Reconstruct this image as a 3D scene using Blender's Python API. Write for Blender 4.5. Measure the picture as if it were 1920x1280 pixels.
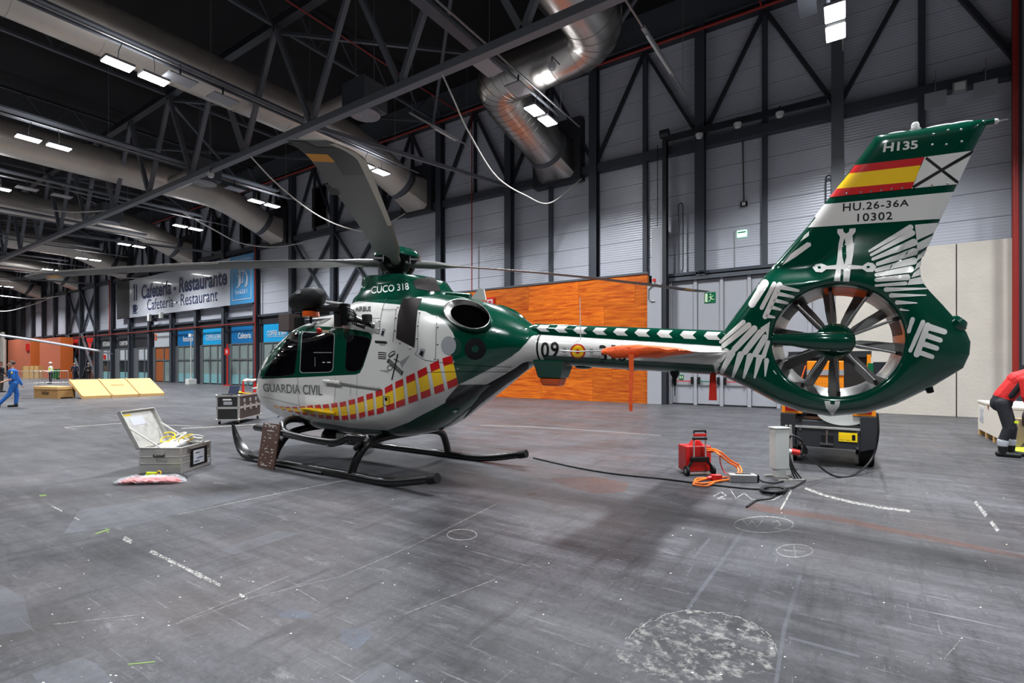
import bpy, bmesh, math, random
from mathutils import Vector, Matrix
from mathutils.bvhtree import BVHTree
from mathutils.geometry import tessellate_polygon
random.seed(7)
for o in list(bpy.data.objects): bpy.data.objects.remove(o)
SC = bpy.context.scene
COL = SC.collection
V = Vector
# ---------------------------------------------------------------- camera
# the hall's long wall runs along X, its inside faces -Y; the camera stands at the origin
FPX, HZ, CXP, CAMH = 945.0, 683.0, 960.0, 1.62
TH = math.atan2(630, 945)
CT, ST = math.cos(TH), math.sin(TH)
camd = bpy.data.cameras.new('camera'); cam = bpy.data.objects.new('camera', camd); COL.objects.link(cam)
cam.location = (0, 0, CAMH); cam.rotation_euler = (math.pi/2, 0, TH)
camd.sensor_width = 36; camd.lens = 36*FPX/1920; camd.shift_y = (HZ-640)/1920
camd.clip_start = .05; camd.clip_end = 400
SC.camera = cam
# ---------------------------------------------------------------- world, exposure
w = bpy.data.worlds.new('world'); SC.world = w; w.use_nodes = True
w.node_tree.nodes['Background'].inputs[0].default_value = (.72, .80, 1, 1)
w.node_tree.nodes['Background'].inputs[1].default_value = .012
vs = SC.view_settings
vs.view_transform = 'Standard'; vs.look = 'None'; vs.exposure = 0.25; vs.gamma = 1; vs.use_curve_mapping = False
LAMP_W = 700.0          # light of one pair of lamp heads
# ---------------------------------------------------------------- photo pixel -> place
def ray(px, py):
    xc = (px-CXP)/FPX; zc = (HZ-py)/FPX
    return V((xc*CT-ST, xc*ST+CT, zc))
CAM = V((0, 0, CAMH))
def onY(px, py, Y): d = ray(px, py); return CAM+d*(Y/d.y)
def onX(px, py, X): d = ray(px, py); return CAM+d*(X/d.x)
def onZ(px, py, Z=0): d = ray(px, py); return CAM+d*((Z-CAMH)/d.z)
def atD(px, py, D): return CAM+ray(px, py)*D
# ---------------------------------------------------------------- materials
MATS = {}
def s2l(c): return tuple(((v/255/12.92) if v/255 <= .04045 else ((v/255+.055)/1.055)**2.4) for v in c)
def mat(name, rgb, rough=.5, metal=0, var=.0, scale=4, bump=0, bscale=None, coat=0, emit=0, alpha=1, trans=0, spec=.5, rvar=0, stretch=(1, 1, 1)):
    m = bpy.data.materials.new(name); m.use_nodes = True; nt = m.node_tree; b = nt.nodes['Principled BSDF']
    c = s2l(rgb)+(1,)
    b.inputs['Base Color'].default_value = c; b.inputs['Roughness'].default_value = rough; b.inputs['Metallic'].default_value = metal
    b.inputs['Specular IOR Level'].default_value = spec
    b.inputs['Coat Weight'].default_value = coat; b.inputs['Coat Roughness'].default_value = .04
    b.inputs['Alpha'].default_value = alpha; b.inputs['Transmission Weight'].default_value = trans
    if emit: b.inputs['Emission Color'].default_value = c; b.inputs['Emission Strength'].default_value = emit
    if var or bump or rvar:
        tc = nt.nodes.new('ShaderNodeTexCoord'); mp = nt.nodes.new('ShaderNodeMapping'); mp.inputs['Scale'].default_value = stretch
        nt.links.new(tc.outputs['Object'], mp.inputs[0])
        n = nt.nodes.new('ShaderNodeTexNoise'); n.inputs['Scale'].default_value = scale; n.inputs['Detail'].default_value = 6
        nt.links.new(mp.outputs[0], n.inputs['Vector'])
        if var:
            r = nt.nodes.new('ShaderNodeMix'); r.data_type = 'RGBA'; r.blend_type = 'MIX'
            r.inputs[6].default_value = tuple(max(0, v*(1-var)) for v in c[:3])+(1,); r.inputs[7].default_value = tuple(min(1, v*(1+var)) for v in c[:3])+(1,)
            nt.links.new(n.outputs['Fac'], r.inputs[0]); nt.links.new(r.outputs[2], b.inputs['Base Color'])
        if rvar:
            mr = nt.nodes.new('ShaderNodeMapRange'); mr.inputs[1].default_value = .3; mr.inputs[2].default_value = .7
            mr.inputs[3].default_value = max(0, rough-rvar); mr.inputs[4].default_value = min(1, rough+rvar)
            nt.links.new(n.outputs['Fac'], mr.inputs[0]); nt.links.new(mr.outputs[0], b.inputs['Roughness'])
        if bump:
            n2 = n
            if bscale:
                n2 = nt.nodes.new('ShaderNodeTexNoise'); n2.inputs['Scale'].default_value = bscale; n2.inputs['Detail'].default_value = 4
                nt.links.new(mp.outputs[0], n2.inputs['Vector'])
            bp = nt.nodes.new('ShaderNodeBump'); bp.inputs['Strength'].default_value = bump; bp.inputs['Distance'].default_value = .02
            nt.links.new(n2.outputs['Fac'], bp.inputs['Height']); nt.links.new(bp.outputs[0], b.inputs['Normal'])
    MATS[name] = m
    return m
M = MATS
mat('heli_white', (214, 213, 208), .22, coat=.6)
mat('heli_green', (0, 62, 45), .16, coat=.8)
mat('green_matte', (8, 58, 46), .4)
mat('flag_red', (196, 22, 28), .3, coat=.4)
mat('flag_yellow', (246, 200, 20), .3, coat=.4)
mat('decal_black', (10, 10, 11), .5, spec=.3)
mat('decal_white', (216, 215, 210), .3, coat=.4)
mat('decal_grey', (150, 152, 156), .4)
mat('dark_green_text', (14, 36, 30), .4)
mat('glass_dark', (8, 8, 11), .04, coat=1.0, spec=.8)
mat('rubber', (15, 15, 16), .6, var=.2, spec=.3)
mat('skid_black', (8, 8, 9), .3, coat=.2)
mat('steel', (170, 170, 168), .3, 1, var=.12, scale=20)
mat('steel_brushed', (186, 184, 180), .32, 1, var=.1, scale=6, stretch=(1, 1, 12))
mat('alu', (198, 197, 192), .38, .6, var=.12, scale=14, rvar=.1)
mat('hole_shade', (3, 3, 3), 1, spec=0)  # near-black colour stands in for the shade inside openings
mat('mesh_dark', (36, 31, 30), .8, var=.25, scale=160, spec=.2)
mat('blade_grey', (92, 92, 90), .45, var=.08, scale=3)
mat('blade_dark', (32, 33, 34), .4, var=.1, scale=3)
mat('blade_edge', (186, 180, 166), .4)
mat('blade_yellow', (226, 152, 20), .45)
mat('orange_cloth', (238, 92, 32), .75, var=.12, scale=30, bump=.5, bscale=22)
mat('red_cloth', (225, 45, 25), .7, var=.1)
mat('beam_grey', (64, 68, 76), .5, var=.08, scale=2)
mat('beam_mid', (86, 90, 96), .5, var=.08, scale=2)
mat('beam_dark', (46, 48, 54), .5, var=.1, scale=2)
mat('roof_dark', (16, 16, 19), .9, var=.2)
mat('duct_galv', (205, 198, 188), .42, .45, var=.12, scale=3, rvar=.1, stretch=(1, 1, 1))
mat('duct_shiny', (186, 182, 176), .3, 1, var=.05, scale=1.2)
mat('beam_light', (116, 119, 125), .5, var=.08, scale=2)
mat('pipe_red', (150, 40, 34), .45, var=.12)
mat('pipe_grey', (142, 142, 142), .4, .4, var=.1)
mat('concrete', (206, 199, 187), .85, var=.16, scale=1.3, bump=.25, bscale=14)
mat('door_grey', (168, 169, 175), .5, var=.04, scale=3)
mat('white_plastic', (215, 215, 212), .4)
mat('white_cable', (225, 222, 214), .5)
mat('black_cable', (22, 22, 23), .5)
mat('orange_cable', (240, 118, 34), .45)
mat('exit_green', (0, 104, 66), .4)
mat('exit_pale', (214, 232, 190), .5)
mat('exit_lit', (190, 245, 215), .4, emit=1.2)
mat('sign_red', (200, 36, 30), .4)
mat('sign_white', (203, 206, 214), .22, coat=.5)
mat('sign_navy', (30, 44, 84), .4)
mat('sign_blue', (66, 142, 192), .35)
mat('shop_blue', (18, 108, 168), .4)
mat('shop_cyan', (28, 158, 214), .4)
mat('fascia_dark', (44, 42, 46), .5)
mat('frame_alu', (128, 131, 134), .4, .5)
mat('shop_glass', (132, 146, 142), .08, spec=.7, var=.35, scale=.5)
mat('shop_glass_dark', (48, 52, 56), .1, spec=.7, var=.4, scale=.7)
mat('frost_glass', (178, 182, 186), .5)
mat('sill_glass', (120, 168, 172), .2)
mat('wood_door', (150, 82, 40), .5, var=.2, scale=3)
mat('plywood', (206, 164, 104), .7, var=.14, scale=2.2, stretch=(1, 6, 1))
mat('plywood_dark', (168, 126, 74), .7, var=.16, scale=3, stretch=(1, 1, 5))
mat('brick_orange', (176, 92, 62), .8, var=.12, scale=6)
mat('kiosk_orange', (198, 96, 34), .6, var=.1, scale=2)
mat('case_brown', (62, 52, 50), .55, var=.12, scale=30)
mat('case_black', (30, 29, 30), .55, var=.1, scale=30)
mat('board_brown', (88, 62, 52), .55, var=.15, scale=12)
mat('film', (205, 208, 212), .12, alpha=.45, spec=.9, bump=1, bscale=18)
mat('red_gloss', (205, 32, 30), .35, var=.05)
mat('cab_grey', (186, 188, 184), .45, var=.05)
mat('gpu_orange', (236, 140, 22), .4, var=.05)
mat('gpu_black', (40, 42, 46), .5, var=.12)
mat('yellow', (240, 206, 22), .45)
mat('hi_vis', (216, 240, 30), .6)
mat('tail_light', (150, 16, 18), .25)
mat('amber', (226, 92, 30), .3, coat=.4)
mat('skin', (196, 142, 116), .55, var=.06)
mat('hair_dark', (48, 36, 30), .7, var=.2, scale=60)
mat('hair_grey', (150, 146, 142), .7, var=.2, scale=60)
mat('suit_navy', (30, 34, 52), .75, var=.12, scale=10)
mat('suit_black', (26, 26, 30), .75, var=.12, scale=10)
mat('overall_blue', (24, 92, 168), .7, var=.12, scale=9, bump=.4, bscale=14)
mat('jacket_red', (216, 36, 34), .65, var=.1, scale=9, bump=.4, bscale=14)
mat('trouser_black', (30, 32, 38), .75, var=.14, scale=10, bump=.4, bscale=14)
mat('boot_black', (20, 20, 20), .5)
mat('shirt_white', (224, 222, 216), .7)
mat('reflective', (186, 190, 196), .4)
mat('eye_white', (235, 232, 228), .3)
mat('lip', (168, 98, 88), .5)
mat('crate_white', (222, 214, 200), .6, var=.05)
mat('bag_tan', (172, 152, 120), .8, var=.1)
mat('bin_green', (34, 110, 46), .5)
mat('marking_green', (112, 138, 70), .8)
mat('lamp_lens', (255, 255, 255), .3, emit=16)
mat('lamp_case', (150, 152, 156), .4)
mat('screen', (60, 66, 84), .15)
# ---------------------------------------------------------------- mesh building
def stain(name, rgb, amount, scale, soft=.18, mid=.5):
    m = mat(name, rgb, .7, var=.15, scale=6); nt = m.node_tree; b = nt.nodes['Principled BSDF']; tc = nt.nodes.new('ShaderNodeTexCoord'); n = nt.nodes.new('ShaderNodeTexNoise')
    n.inputs['Scale'].default_value = scale; n.inputs['Detail'].default_value = 9; n.inputs['Roughness'].default_value = .72; nt.links.new(tc.outputs['Object'], n.inputs['Vector'])
    mr = nt.nodes.new('ShaderNodeMapRange'); mr.inputs[1].default_value = mid-soft/2; mr.inputs[2].default_value = mid+soft/2; mr.inputs[3].default_value = 0; mr.inputs[4].default_value = amount
    nt.links.new(n.outputs['Fac'], mr.inputs[0]); nt.links.new(mr.outputs[0], b.inputs['Alpha'])
stain('marking_white', (188, 186, 180), .85, 30)
stain('marking_chalk', (165, 163, 158), .7, 26, .3, .46)
stain('marking_rust', (112, 76, 64), .6, 2.2, .5)
stain('marking_dark', (60, 60, 64), .7, 2, .5)
stain('marking_light', (128, 130, 138), .45, 1.4, .5)
stain('marking_blue', (112, 124, 142), .45, 5, .4)
stain('marking_plaster', (164, 163, 158), .6, 13, .16, .57)
mat('marking_fleck', (182, 180, 174), .8)
class MB:
    def __init__(s): s.v = []; s.f = []
    def add(s, vs, fs):
        n = len(s.v); s.v += [V(p) for p in vs]; s.f += [tuple(i+n for i in f) for f in fs]; return s
    def box(s, lo, hi):
        x0, y0, z0 = lo; x1, y1, z1 = hi
        return s.add([(x0,y0,z0),(x1,y0,z0),(x1,y1,z0),(x0,y1,z0),(x0,y0,z1),(x1,y0,z1),(x1,y1,z1),(x0,y1,z1)],
                     [(0,3,2,1),(4,5,6,7),(0,1,5,4),(1,2,6,5),(2,3,7,6),(3,0,4,7)])
    def cbox(s, c, sz): return s.box([c[i]-sz[i]/2 for i in range(3)], [c[i]+sz[i]/2 for i in range(3)])
    def hexa(s, pts): return s.add(pts, [(0,3,2,1),(4,5,6,7),(0,1,5,4),(1,2,6,5),(2,3,7,6),(3,0,4,7)])
    def bar(s, p0, p1, a, b, up=(0, 0, 1)):
        p0 = V(p0); p1 = V(p1); d = (p1-p0).normalized(); u = V(up)
        if abs(d.dot(u)) > .98: u = V((0, 1, 0))
        x = d.cross(u).normalized(); y = x.cross(d).normalized()
        q = []
        for p in (p0, p1):
            for i, j in ((-1,-1),(1,-1),(1,1),(-1,1)): q.append(p+x*(a/2*i)+y*(b/2*j))
        return s.hexa(q)
    def ring(s, c, x, y, rx, ry, n): return [V(c)+x*(rx*math.cos(2*math.pi*k/n))+y*(ry*math.sin(2*math.pi*k/n)) for k in range(n)]
    def loft(s, rings, cap=True, closed=True):
        n0 = len(s.v); k = len(rings[0])
        for r in rings: s.v += [V(p) for p in r]
        m = k if closed else k-1
        for i in range(len(rings)-1):
            for j in range(m):
                a = n0+i*k+j; b = n0+i*k+(j+1) % k; s.f.append((a, b, b+k, a+k))
        if cap:
            s.f.append(tuple(n0+j for j in reversed(range(k)))); e = n0+(len(rings)-1)*k; s.f.append(tuple(e+j for j in range(k)))
        return s
    def tube(s, path, r, n=10, cap=True):
        P = [V(p) for p in path]; rs = r if isinstance(r, (list, tuple)) else [r]*len(P)
        rings = []; x = None
        for i, p in enumerate(P):
            d = (P[min(i+1, len(P)-1)]-P[max(i-1, 0)])
            d = d.normalized() if d.length > 1e-9 else V((0,0,1))
            if x is None:
                u = V((0, 0, 1)) if abs(d.z) < .9 else V((1, 0, 0)); x = d.cross(u).normalized()
            else:
                x = (x-d*x.dot(d)).normalized()
            y = d.cross(x)
            rings.append(s.ring(p, x, y, rs[i], rs[i], n))
        return s.loft(rings, cap)
    def cyl(s, p0, p1, r, n=16, r1=None): return s.tube([p0, p1], [r, r if r1 is None else r1], n)
    def lathe(s, prof, c, axis=(0, 0, 1), n=24, sx=1, sy=1):
        a = V(axis).normalized(); u = V((0, 0, 1)) if abs(a.z) < .9 else V((1, 0, 0)); x = a.cross(u).normalized(); y = a.cross(x)
        return s.loft([s.ring(V(c)+a*h, x, y, max(r, 1e-4)*sx, max(r, 1e-4)*sy, n) for r, h in prof])
    def ball(s, c, r, n=16, m=10):
        r = (r, r, r) if not hasattr(r, '__len__') else r
        rings = []
        for i in range(m+1):
            t = math.pi*i/m; q = max(math.sin(t), 1e-3)
            rings.append([V((c[0]+r[0]*q*math.cos(2*math.pi*k/n), c[1]+r[1]*q*math.sin(2*math.pi*k/n), c[2]-r[2]*math.cos(t))) for k in range(n)])
        return s.loft(rings)
    def prism(s, poly, vec):
        vec = V(vec); P = [V(p) for p in poly]; k = len(P); n0 = len(s.v)
        s.v += P+[p+vec for p in P]
        tri = tessellate_polygon([P])
        for t in tri: s.f.append((n0+t[0], n0+t[1], n0+t[2])); s.f.append((n0+k+t[2], n0+k+t[1], n0+k+t[0]))
        for i in range(k): j = (i+1) % k; s.f.append((n0+i, n0+j, n0+k+j, n0+k+i))
        return s
    def flat(s, poly):
        P = [V(p) for p in poly]; n0 = len(s.v); s.v += P
        for t in tessellate_polygon([P]): s.f.append((n0+t[0], n0+t[1], n0+t[2]))
        return s
    def xf(s, mtx): s.v = [mtx @ p for p in s.v]; return s
    def build(s, name, m, parent=None, smooth=False, bevel=0, fix=True, org=None):
        me = bpy.data.meshes.new(name)
        if org is not None: s.v = [p-V(org) for p in s.v]
        me.from_pydata([tuple(p) for p in s.v], [], s.f)
        if fix:
            bm = bmesh.new(); bm.from_mesh(me); bmesh.ops.recalc_face_normals(bm, faces=bm.faces); bm.to_mesh(me); bm.free()
        ms = m if isinstance(m, (list, tuple)) else [m]
        for q in ms: me.materials.append(MATS[q] if isinstance(q, str) else q)
        o = bpy.data.objects.new(name, me); COL.objects.link(o)
        if org is not None: o.location = org
        if parent: o.parent = parent
        if smooth:
            me.shade_smooth()
            me.set_sharp_from_angle(angle=math.radians(40 if smooth is True else smooth))
        if bevel:
            b = o.modifiers.new('bevel', 'BEVEL'); b.width = bevel; b.segments = 2; b.limit_method = 'ANGLE'; b.angle_limit = .6
            b.harden_normals = False
        return o
def thing(name, label, cat, loc=(0,0,0), rz=0, group=None):
    o = bpy.data.objects.new(name, None); COL.objects.link(o); o.location = loc; o.rotation_euler = (0, 0, rz); o.empty_display_size = .2
    o['label'] = label; o['category'] = cat
    if group: o['group'] = group
    return o
def tag(o, label, cat, group=None):
    o['label'] = label; o['category'] = cat
    if group: o['group'] = group
    return o
def struct(o): o['kind'] = 'structure'; return o
def stuff(o): o['kind'] = 'stuff'; return o
def dup(o, loc=None, rz=None, label=None, parent=None):
    c = o.copy(); COL.objects.link(c)
    if loc is not None: c.location = loc
    if rz is not None: c.rotation_euler = (0, 0, rz)
    if label: c['label'] = label
    if parent is not None: c.parent = parent
    for ch in list(o.children): dup(ch, parent=c)
    return c
def text_mesh(txt, font_bold=False, spacing=1.0, shear=0, offset=0):
    cu = bpy.data.curves.new('t', 'FONT'); cu.body = txt; cu.size = 1; cu.space_character = spacing; cu.shear = shear; cu.offset = offset
    cu.resolution_u = 4; cu.fill_mode = 'FRONT'
    ob = bpy.data.objects.new('t', cu); COL.objects.link(ob)
    dg = bpy.context.evaluated_depsgraph_get(); me = bpy.data.meshes.new_from_object(ob.evaluated_get(dg))
    vs = [V((v.co.x, v.co.y)) for v in me.vertices]; fs = [tuple(p.vertices) for p in me.polygons]
    bpy.data.objects.remove(ob); bpy.data.meshes.remove(me)
    x0 = min(v.x for v in vs); x1 = max(v.x for v in vs); y0 = min(v.y for v in vs); y1 = max(v.y for v in vs)
    return [((v.x-x0)/(x1-x0), (v.y-y0)/(y1-y0)) for v in vs], fs
def text_on(name, txt, o, ux, uy, m, parent, lift=.004, gap=.012, **k):
    """lettering lying on a plane: o lower-left corner, ux/uy the full width/height vectors"""
    vs, fs = text_mesh(txt, **k); o = V(o); ux = V(ux); uy = V(uy); n = ux.cross(uy).normalized()
    k_ = sorted(range(len(vs)), key=lambda i: vs[i][0]); cut = []; hi = {}
    for f in fs:
        a, b = min(vs[i][0] for i in f), max(vs[i][0] for i in f); hi[f] = (a, b)
    out = []; end = -9; cur = None
    for f in sorted(fs, key=lambda f: hi[f][0]):
        if cur is None or hi[f][0]-end > gap: cur = []; out.append(cur)
        cur.append(f); end = max(end, hi[f][1])
    ob = None
    for grp in out:
        us = sorted({i for f in grp for i in f}); ix = {i: j for j, i in enumerate(us)}
        ob = MB().add([o+ux*vs[i][0]+uy*vs[i][1]+n*lift for i in us], [tuple(ix[i] for i in f) for f in grp]).build(name, m, parent, fix=False)
    return ob
# ================================================================ hall materials
def floor_material():
    m = bpy.data.materials.new('floor_concrete'); m.use_nodes = True; nt = m.node_tree; b = nt.nodes['Principled BSDF']; N = nt.nodes.new; L = nt.links.new
    tc = N('ShaderNodeTexCoord')
    def noise(sc, det=6, st=(1,1,1), rough=.6):
        mp = N('ShaderNodeMapping'); mp.inputs['Scale'].default_value = st; L(tc.outputs['Object'], mp.inputs[0])
        n = N('ShaderNodeTexNoise'); n.inputs['Scale'].default_value = sc; n.inputs['Detail'].default_value = det; n.inputs['Roughness'].default_value = rough
        L(mp.outputs[0], n.inputs['Vector']); return n.outputs['Fac']
    def ramp(f, stops):
        r = N('ShaderNodeValToRGB'); e = r.color_ramp.elements
        e[0].position, e[0].color = stops[0]; e[1].position, e[1].color = stops[-1]
        for p, c in stops[1:-1]: q = e.new(p); q.color = c
        L(f, r.inputs[0]); return r.outputs[0]
    def g(v, t=(1,1,1.03)): return (v*t[0], v*t[1], v*t[2], 1)
    base = ramp(noise(.35, 10, rough=.78), [(.3, g(.032)), (.5, g(.058)), (.72, g(.105))])
    def mixc(f, a, c, mode='MIX'):
        x = N('ShaderNodeMix'); x.data_type = 'RGBA'; x.blend_type = mode
        if hasattr(f, 'default_value') or not isinstance(f, float): L(f, x.inputs[0])
        else: x.inputs[0].default_value = f
        L(a, x.inputs[6])
        if isinstance(c, tuple): x.inputs[7].default_value = c
        else: L(c, x.inputs[7])
        return x.outputs[2]
    # scraped streaks along both hall directions
    s1 = ramp(noise(2.2, 7, (.25, 2.2, 1), .75), [(.45, (0,0,0,1)), (.75, (1,1,1,1))])
    s2 = ramp(noise(3.1, 7, (2.4, .3, 1), .75), [(.5, (0,0,0,1)), (.78, (1,1,1,1))])
    col = mixc(s1, base, g(.115)); col = mixc(s2, col, g(.03))
    # thin scratches both ways, scuffs and grit
    for sc_, st_, lo_, c_ in ((9, (.12, 3.4, 1), .63, .24), (11, (3.2, .14, 1), .65, .22), (3.5, (.5, 1.6, 1), .62, .15), (48, (1, 1, 1), .66, .32), (19, (1, 1, 1), .69, .3)):
        col = mixc(ramp(noise(sc_, 5, st_, .65), [(lo_, (0,0,0,1)), (lo_+.09, (.8,.8,.8,1))]), col, g(c_, (1, 1, 1)))
    col = mixc(ramp(noise(5.5, 8, (1, 1, 1), .8), [(.56, (0,0,0,1)), (.7, (.75,.75,.75,1))]), col, g(.04))
    fine = ramp(noise(26, 8, (1,1,1), .8), [(.3, g(.6)), (.7, g(1.4))])
    col = mixc(.8, col, fine, 'MULTIPLY')
    # rectangular repaired slabs
    br = N('ShaderNodeTexBrick'); br.inputs['Scale'].default_value = .33; br.inputs['Color1'].default_value = g(.86); br.inputs['Color2'].default_value = g(1.18); br.inputs['Mortar'].default_value = g(1.02)
    br.inputs['Mortar Size'].default_value = .004; br.inputs['Brick Width'].default_value = 1.1; br.inputs['Row Height'].default_value = .62; L(tc.outputs['Object'], br.inputs['Vector'])
    col = mixc(.75, col, br.outputs[0], 'MULTIPLY')
    # brown tint patches and white specks
    col = mixc(ramp(noise(.22, 3), [(.56, (0,0,0,1)), (.8, (.35,.35,.35,1))]), col, (.16, .105, .085, 1))
    sp = N('ShaderNodeTexVoronoi'); sp.inputs['Scale'].default_value = 5.5; L(tc.outputs['Object'], sp.inputs['Vector'])
    spk = ramp(sp.outputs['Distance'], [(.0, (1,1,1,1)), (.018, (1,1,1,1)), (.04, (0,0,0,1))])
    gate = ramp(noise(1.7, 4), [(.5, (0,0,0,1)), (.62, (1,1,1,1))])
    col = mixc(mixc(1.0, spk, gate, 'MULTIPLY'), col, g(.42, (1, .98, .95)))
    L(col, b.inputs['Base Color'])
    rr = N('ShaderNodeMapRange'); L(noise(1.1, 6), rr.inputs[0]); rr.inputs[1].default_value = .3; rr.inputs[2].default_value = .7; rr.inputs[3].default_value = .34; rr.inputs[4].default_value = .58
    L(rr.outputs[0], b.inputs['Roughness'])
    b.inputs['Specular IOR Level'].default_value = .28
    bp = N('ShaderNodeBump'); bp.inputs['Strength'].default_value = .3; bp.inputs['Distance'].default_value = .01; L(noise(14, 6), bp.inputs['Height']); L(bp.outputs[0], b.inputs['Normal'])
    MATS['floor_concrete'] = m
floor_material()
def panel_material(name, rgb, rough=.42):
    m = mat(name, rgb, rough, .1, var=.06, scale=1.2); nt = m.node_tree; b = nt.nodes['Principled BSDF']
    tc = nt.nodes.new('ShaderNodeTexCoord'); wv = nt.nodes.new('ShaderNodeTexWave'); wv.bands_direction = 'Z'; wv.inputs['Scale'].default_value = 3.2; wv.inputs['Distortion'].default_value = .25
    nt.links.new(tc.outputs['Object'], wv.inputs['Vector']); bp = nt.nodes.new('ShaderNodeBump'); bp.inputs['Strength'].default_value = .3; bp.inputs['Distance'].default_value = .012
    nt.links.new(wv.outputs['Fac'], bp.inputs['Height']); nt.links.new(bp.outputs[0], b.inputs['Normal'])
panel_material('wall_panel', (196, 199, 209), .34)
def orange_ply():
    m = mat('orange_ply', (206, 92, 14), .42, coat=.15); nt = m.node_tree; b = nt.nodes['Principled BSDF']; N = nt.nodes.new; L = nt.links.new
    tc = N('ShaderNodeTexCoord'); oi = N('ShaderNodeObjectInfo'); mp = N('ShaderNodeMapping'); mp.inputs['Scale'].default_value = (.7, 1, 7)
    ad = N('ShaderNodeVectorMath'); ad.operation = 'ADD'; L(tc.outputs['Object'], ad.inputs[0]); cb = N('ShaderNodeCombineXYZ')
    mu = N('ShaderNodeMath'); mu.operation = 'MULTIPLY'; mu.inputs[1].default_value = 37; L(oi.outputs['Random'], mu.inputs[0]); L(mu.outputs[0], cb.inputs[0]); L(cb.outputs[0], ad.inputs[1])
    L(ad.outputs[0], mp.inputs[0]); n = N('ShaderNodeTexNoise'); n.inputs['Scale'].default_value = 1.6; n.inputs['Detail'].default_value = 7; n.inputs['Distortion'].default_value = .8; L(mp.outputs[0], n.inputs['Vector'])
    r = N('ShaderNodeValToRGB'); r.color_ramp.elements[0].color = s2l((176, 62, 8))+(1,); r.color_ramp.elements[1].color = s2l((238, 128, 26))+(1,); r.color_ramp.elements[0].position = .3; r.color_ramp.elements[1].position = .7
    L(n.outputs['Fac'], r.inputs[0]); hs = N('ShaderNodeHueSaturation'); mr = N('ShaderNodeMapRange'); mr.inputs[3].default_value = .72; mr.inputs[4].default_value = 1.18; L(oi.outputs['Random'], mr.inputs[0]); L(mr.outputs[0], hs.inputs['Value'])
    L(r.outputs[0], hs.inputs['Color']); L(hs.outputs[0], b.inputs['Base Color'])
orange_ply()
# ================================================================ shell
YW, XR, XL, ZT = 21.0, 14.0, -112.0, 16.6
MOD = 4.55
def colx(k): return -.3-MOD*k
floor = struct(MB().box((XL, -34, -.3), (XR, YW+.3, 0)).build('floor', 'floor_concrete'))
wall = struct(MB().box((XL, YW, 0), (XR, YW+.3, ZT)).build('wall_back', 'beam_mid'))
struct(MB().box((XL-.3, -34, 0), (XL, YW+.3, ZT)).build('wall_left', 'beam_mid'))
struct(MB().box((XR, -34, 0), (XR+.3, YW+.3, ZT)).build('wall_right', 'beam_mid'))
struct(MB().box((XL, -34.3, 0), (XR, -34, ZT)).build('wall_front', 'beam_mid'))
struct(MB().box((XL, -34, ZT), (XR, YW+.3, ZT+.3)).build('ceiling', 'roof_dark'))
# cladding panels, one mesh shared
ROW = (10.15-5.3)/6
pm = None
for k in range(-2, 15):
    for r in range(12):
        x = (colx(k)+colx(k+1))/2; z = 5.3+ROW*(r+.5)
        if r >= 6: z += .3
        if pm is None:
            o = MB().box((-MOD/2+.008, -.04, -ROW/2+.008), (MOD/2-.008, .02, ROW/2-.008)).build('cladding_panel', 'wall_panel', wall, bevel=.008); pm = o.data
        else:
            o = bpy.data.objects.new('cladding_panel', pm); COL.objects.link(o); o.parent = wall
        o.location = (x, YW-.03, z)
for k in range(15, 24):
    for r in range(3):
        MB().box((-MOD/2+.01, -.04, -1.6), (MOD/2-.01, .02, 1.6)).build('cladding_panel', 'wall_panel', wall).location = ((colx(k)+colx(k+1))/2, YW-.03, 6.92+3.24*r)
# columns, posts, beams, wall truss
def hcol(x, y, z0, z1, w=.36, d=.36, t=.03):
    m = MB(); m.box((x-w/2, y, z0), (x+w/2, y+t, z1)); m.box((x-w/2, y+d-t, z0), (x+w/2, y+d, z1)); m.box((x-t/2, y+t, z0), (x+t/2, y+d-t, z1)); return m
for k in range(-2, 25):
    hcol(colx(k), 20.5, 5.3 if k in (0, 1) else 0, 15, w=.36 if k > -3 else .4).build('column', 'beam_grey' if k else 'beam_mid', wall)
for k in range(-2, 3):
    x = colx(k)-MOD/2
    MB().box((x-.09, 20.75, 5.3), (x+.09, 20.95, 15)).build('post', 'beam_grey', wall)
for k in range(3, 20):
    x = colx(k)-MOD/2
    MB().box((x-.07, 20.8, 10.4), (x+.07, 20.95, 14.8)).build('post', 'beam_dark', wall)
for k in range(-2, 24):
    xa, xb = colx(k), colx(k+1)
    MB().box((xb+.18, 20.62, 10.15), (xa-.18, 20.95, 10.5)).build('beam', 'beam_grey', wall)
    MB().box((xb, 20.6, 14.75), (xa, 20.95, 15.0)).build('beam', 'beam_dark', wall)
    MB().box((xb+.18, 20.7, 5.15), (xa-.18, 20.98, 5.32)).build('transom', 'beam_grey', wall)
    for a, b in ((xa, (xa+xb)/2), (xb, (xa+xb)/2)):
        MB().bar((a, 20.78, 10.5), (b, 20.78, 14.8), .13, .16, up=(0, 1, 0)).build('brace', 'beam_dark', wall)
for k in (5, 6, 15, 16):
    xa, xb = colx(k)-.1, colx(k+1)+.1
    for z0, z1 in (((5.32, 10.15),) if k < 9 else ((5.32, 10.15), (0.05, 5.15))):
        MB().bar((xa, 20.66, z0), (xb, 20.66, z1), .14, .2, up=(0, 1, 0)).build('cross_brace', 'beam_grey' if z0 > 1 else 'frame_alu', wall)
        MB().bar((xb, 20.76, z0), (xa, 20.76, z1), .14, .2, up=(0, 1, 0)).build('cross_brace', 'beam_grey', wall)
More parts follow.
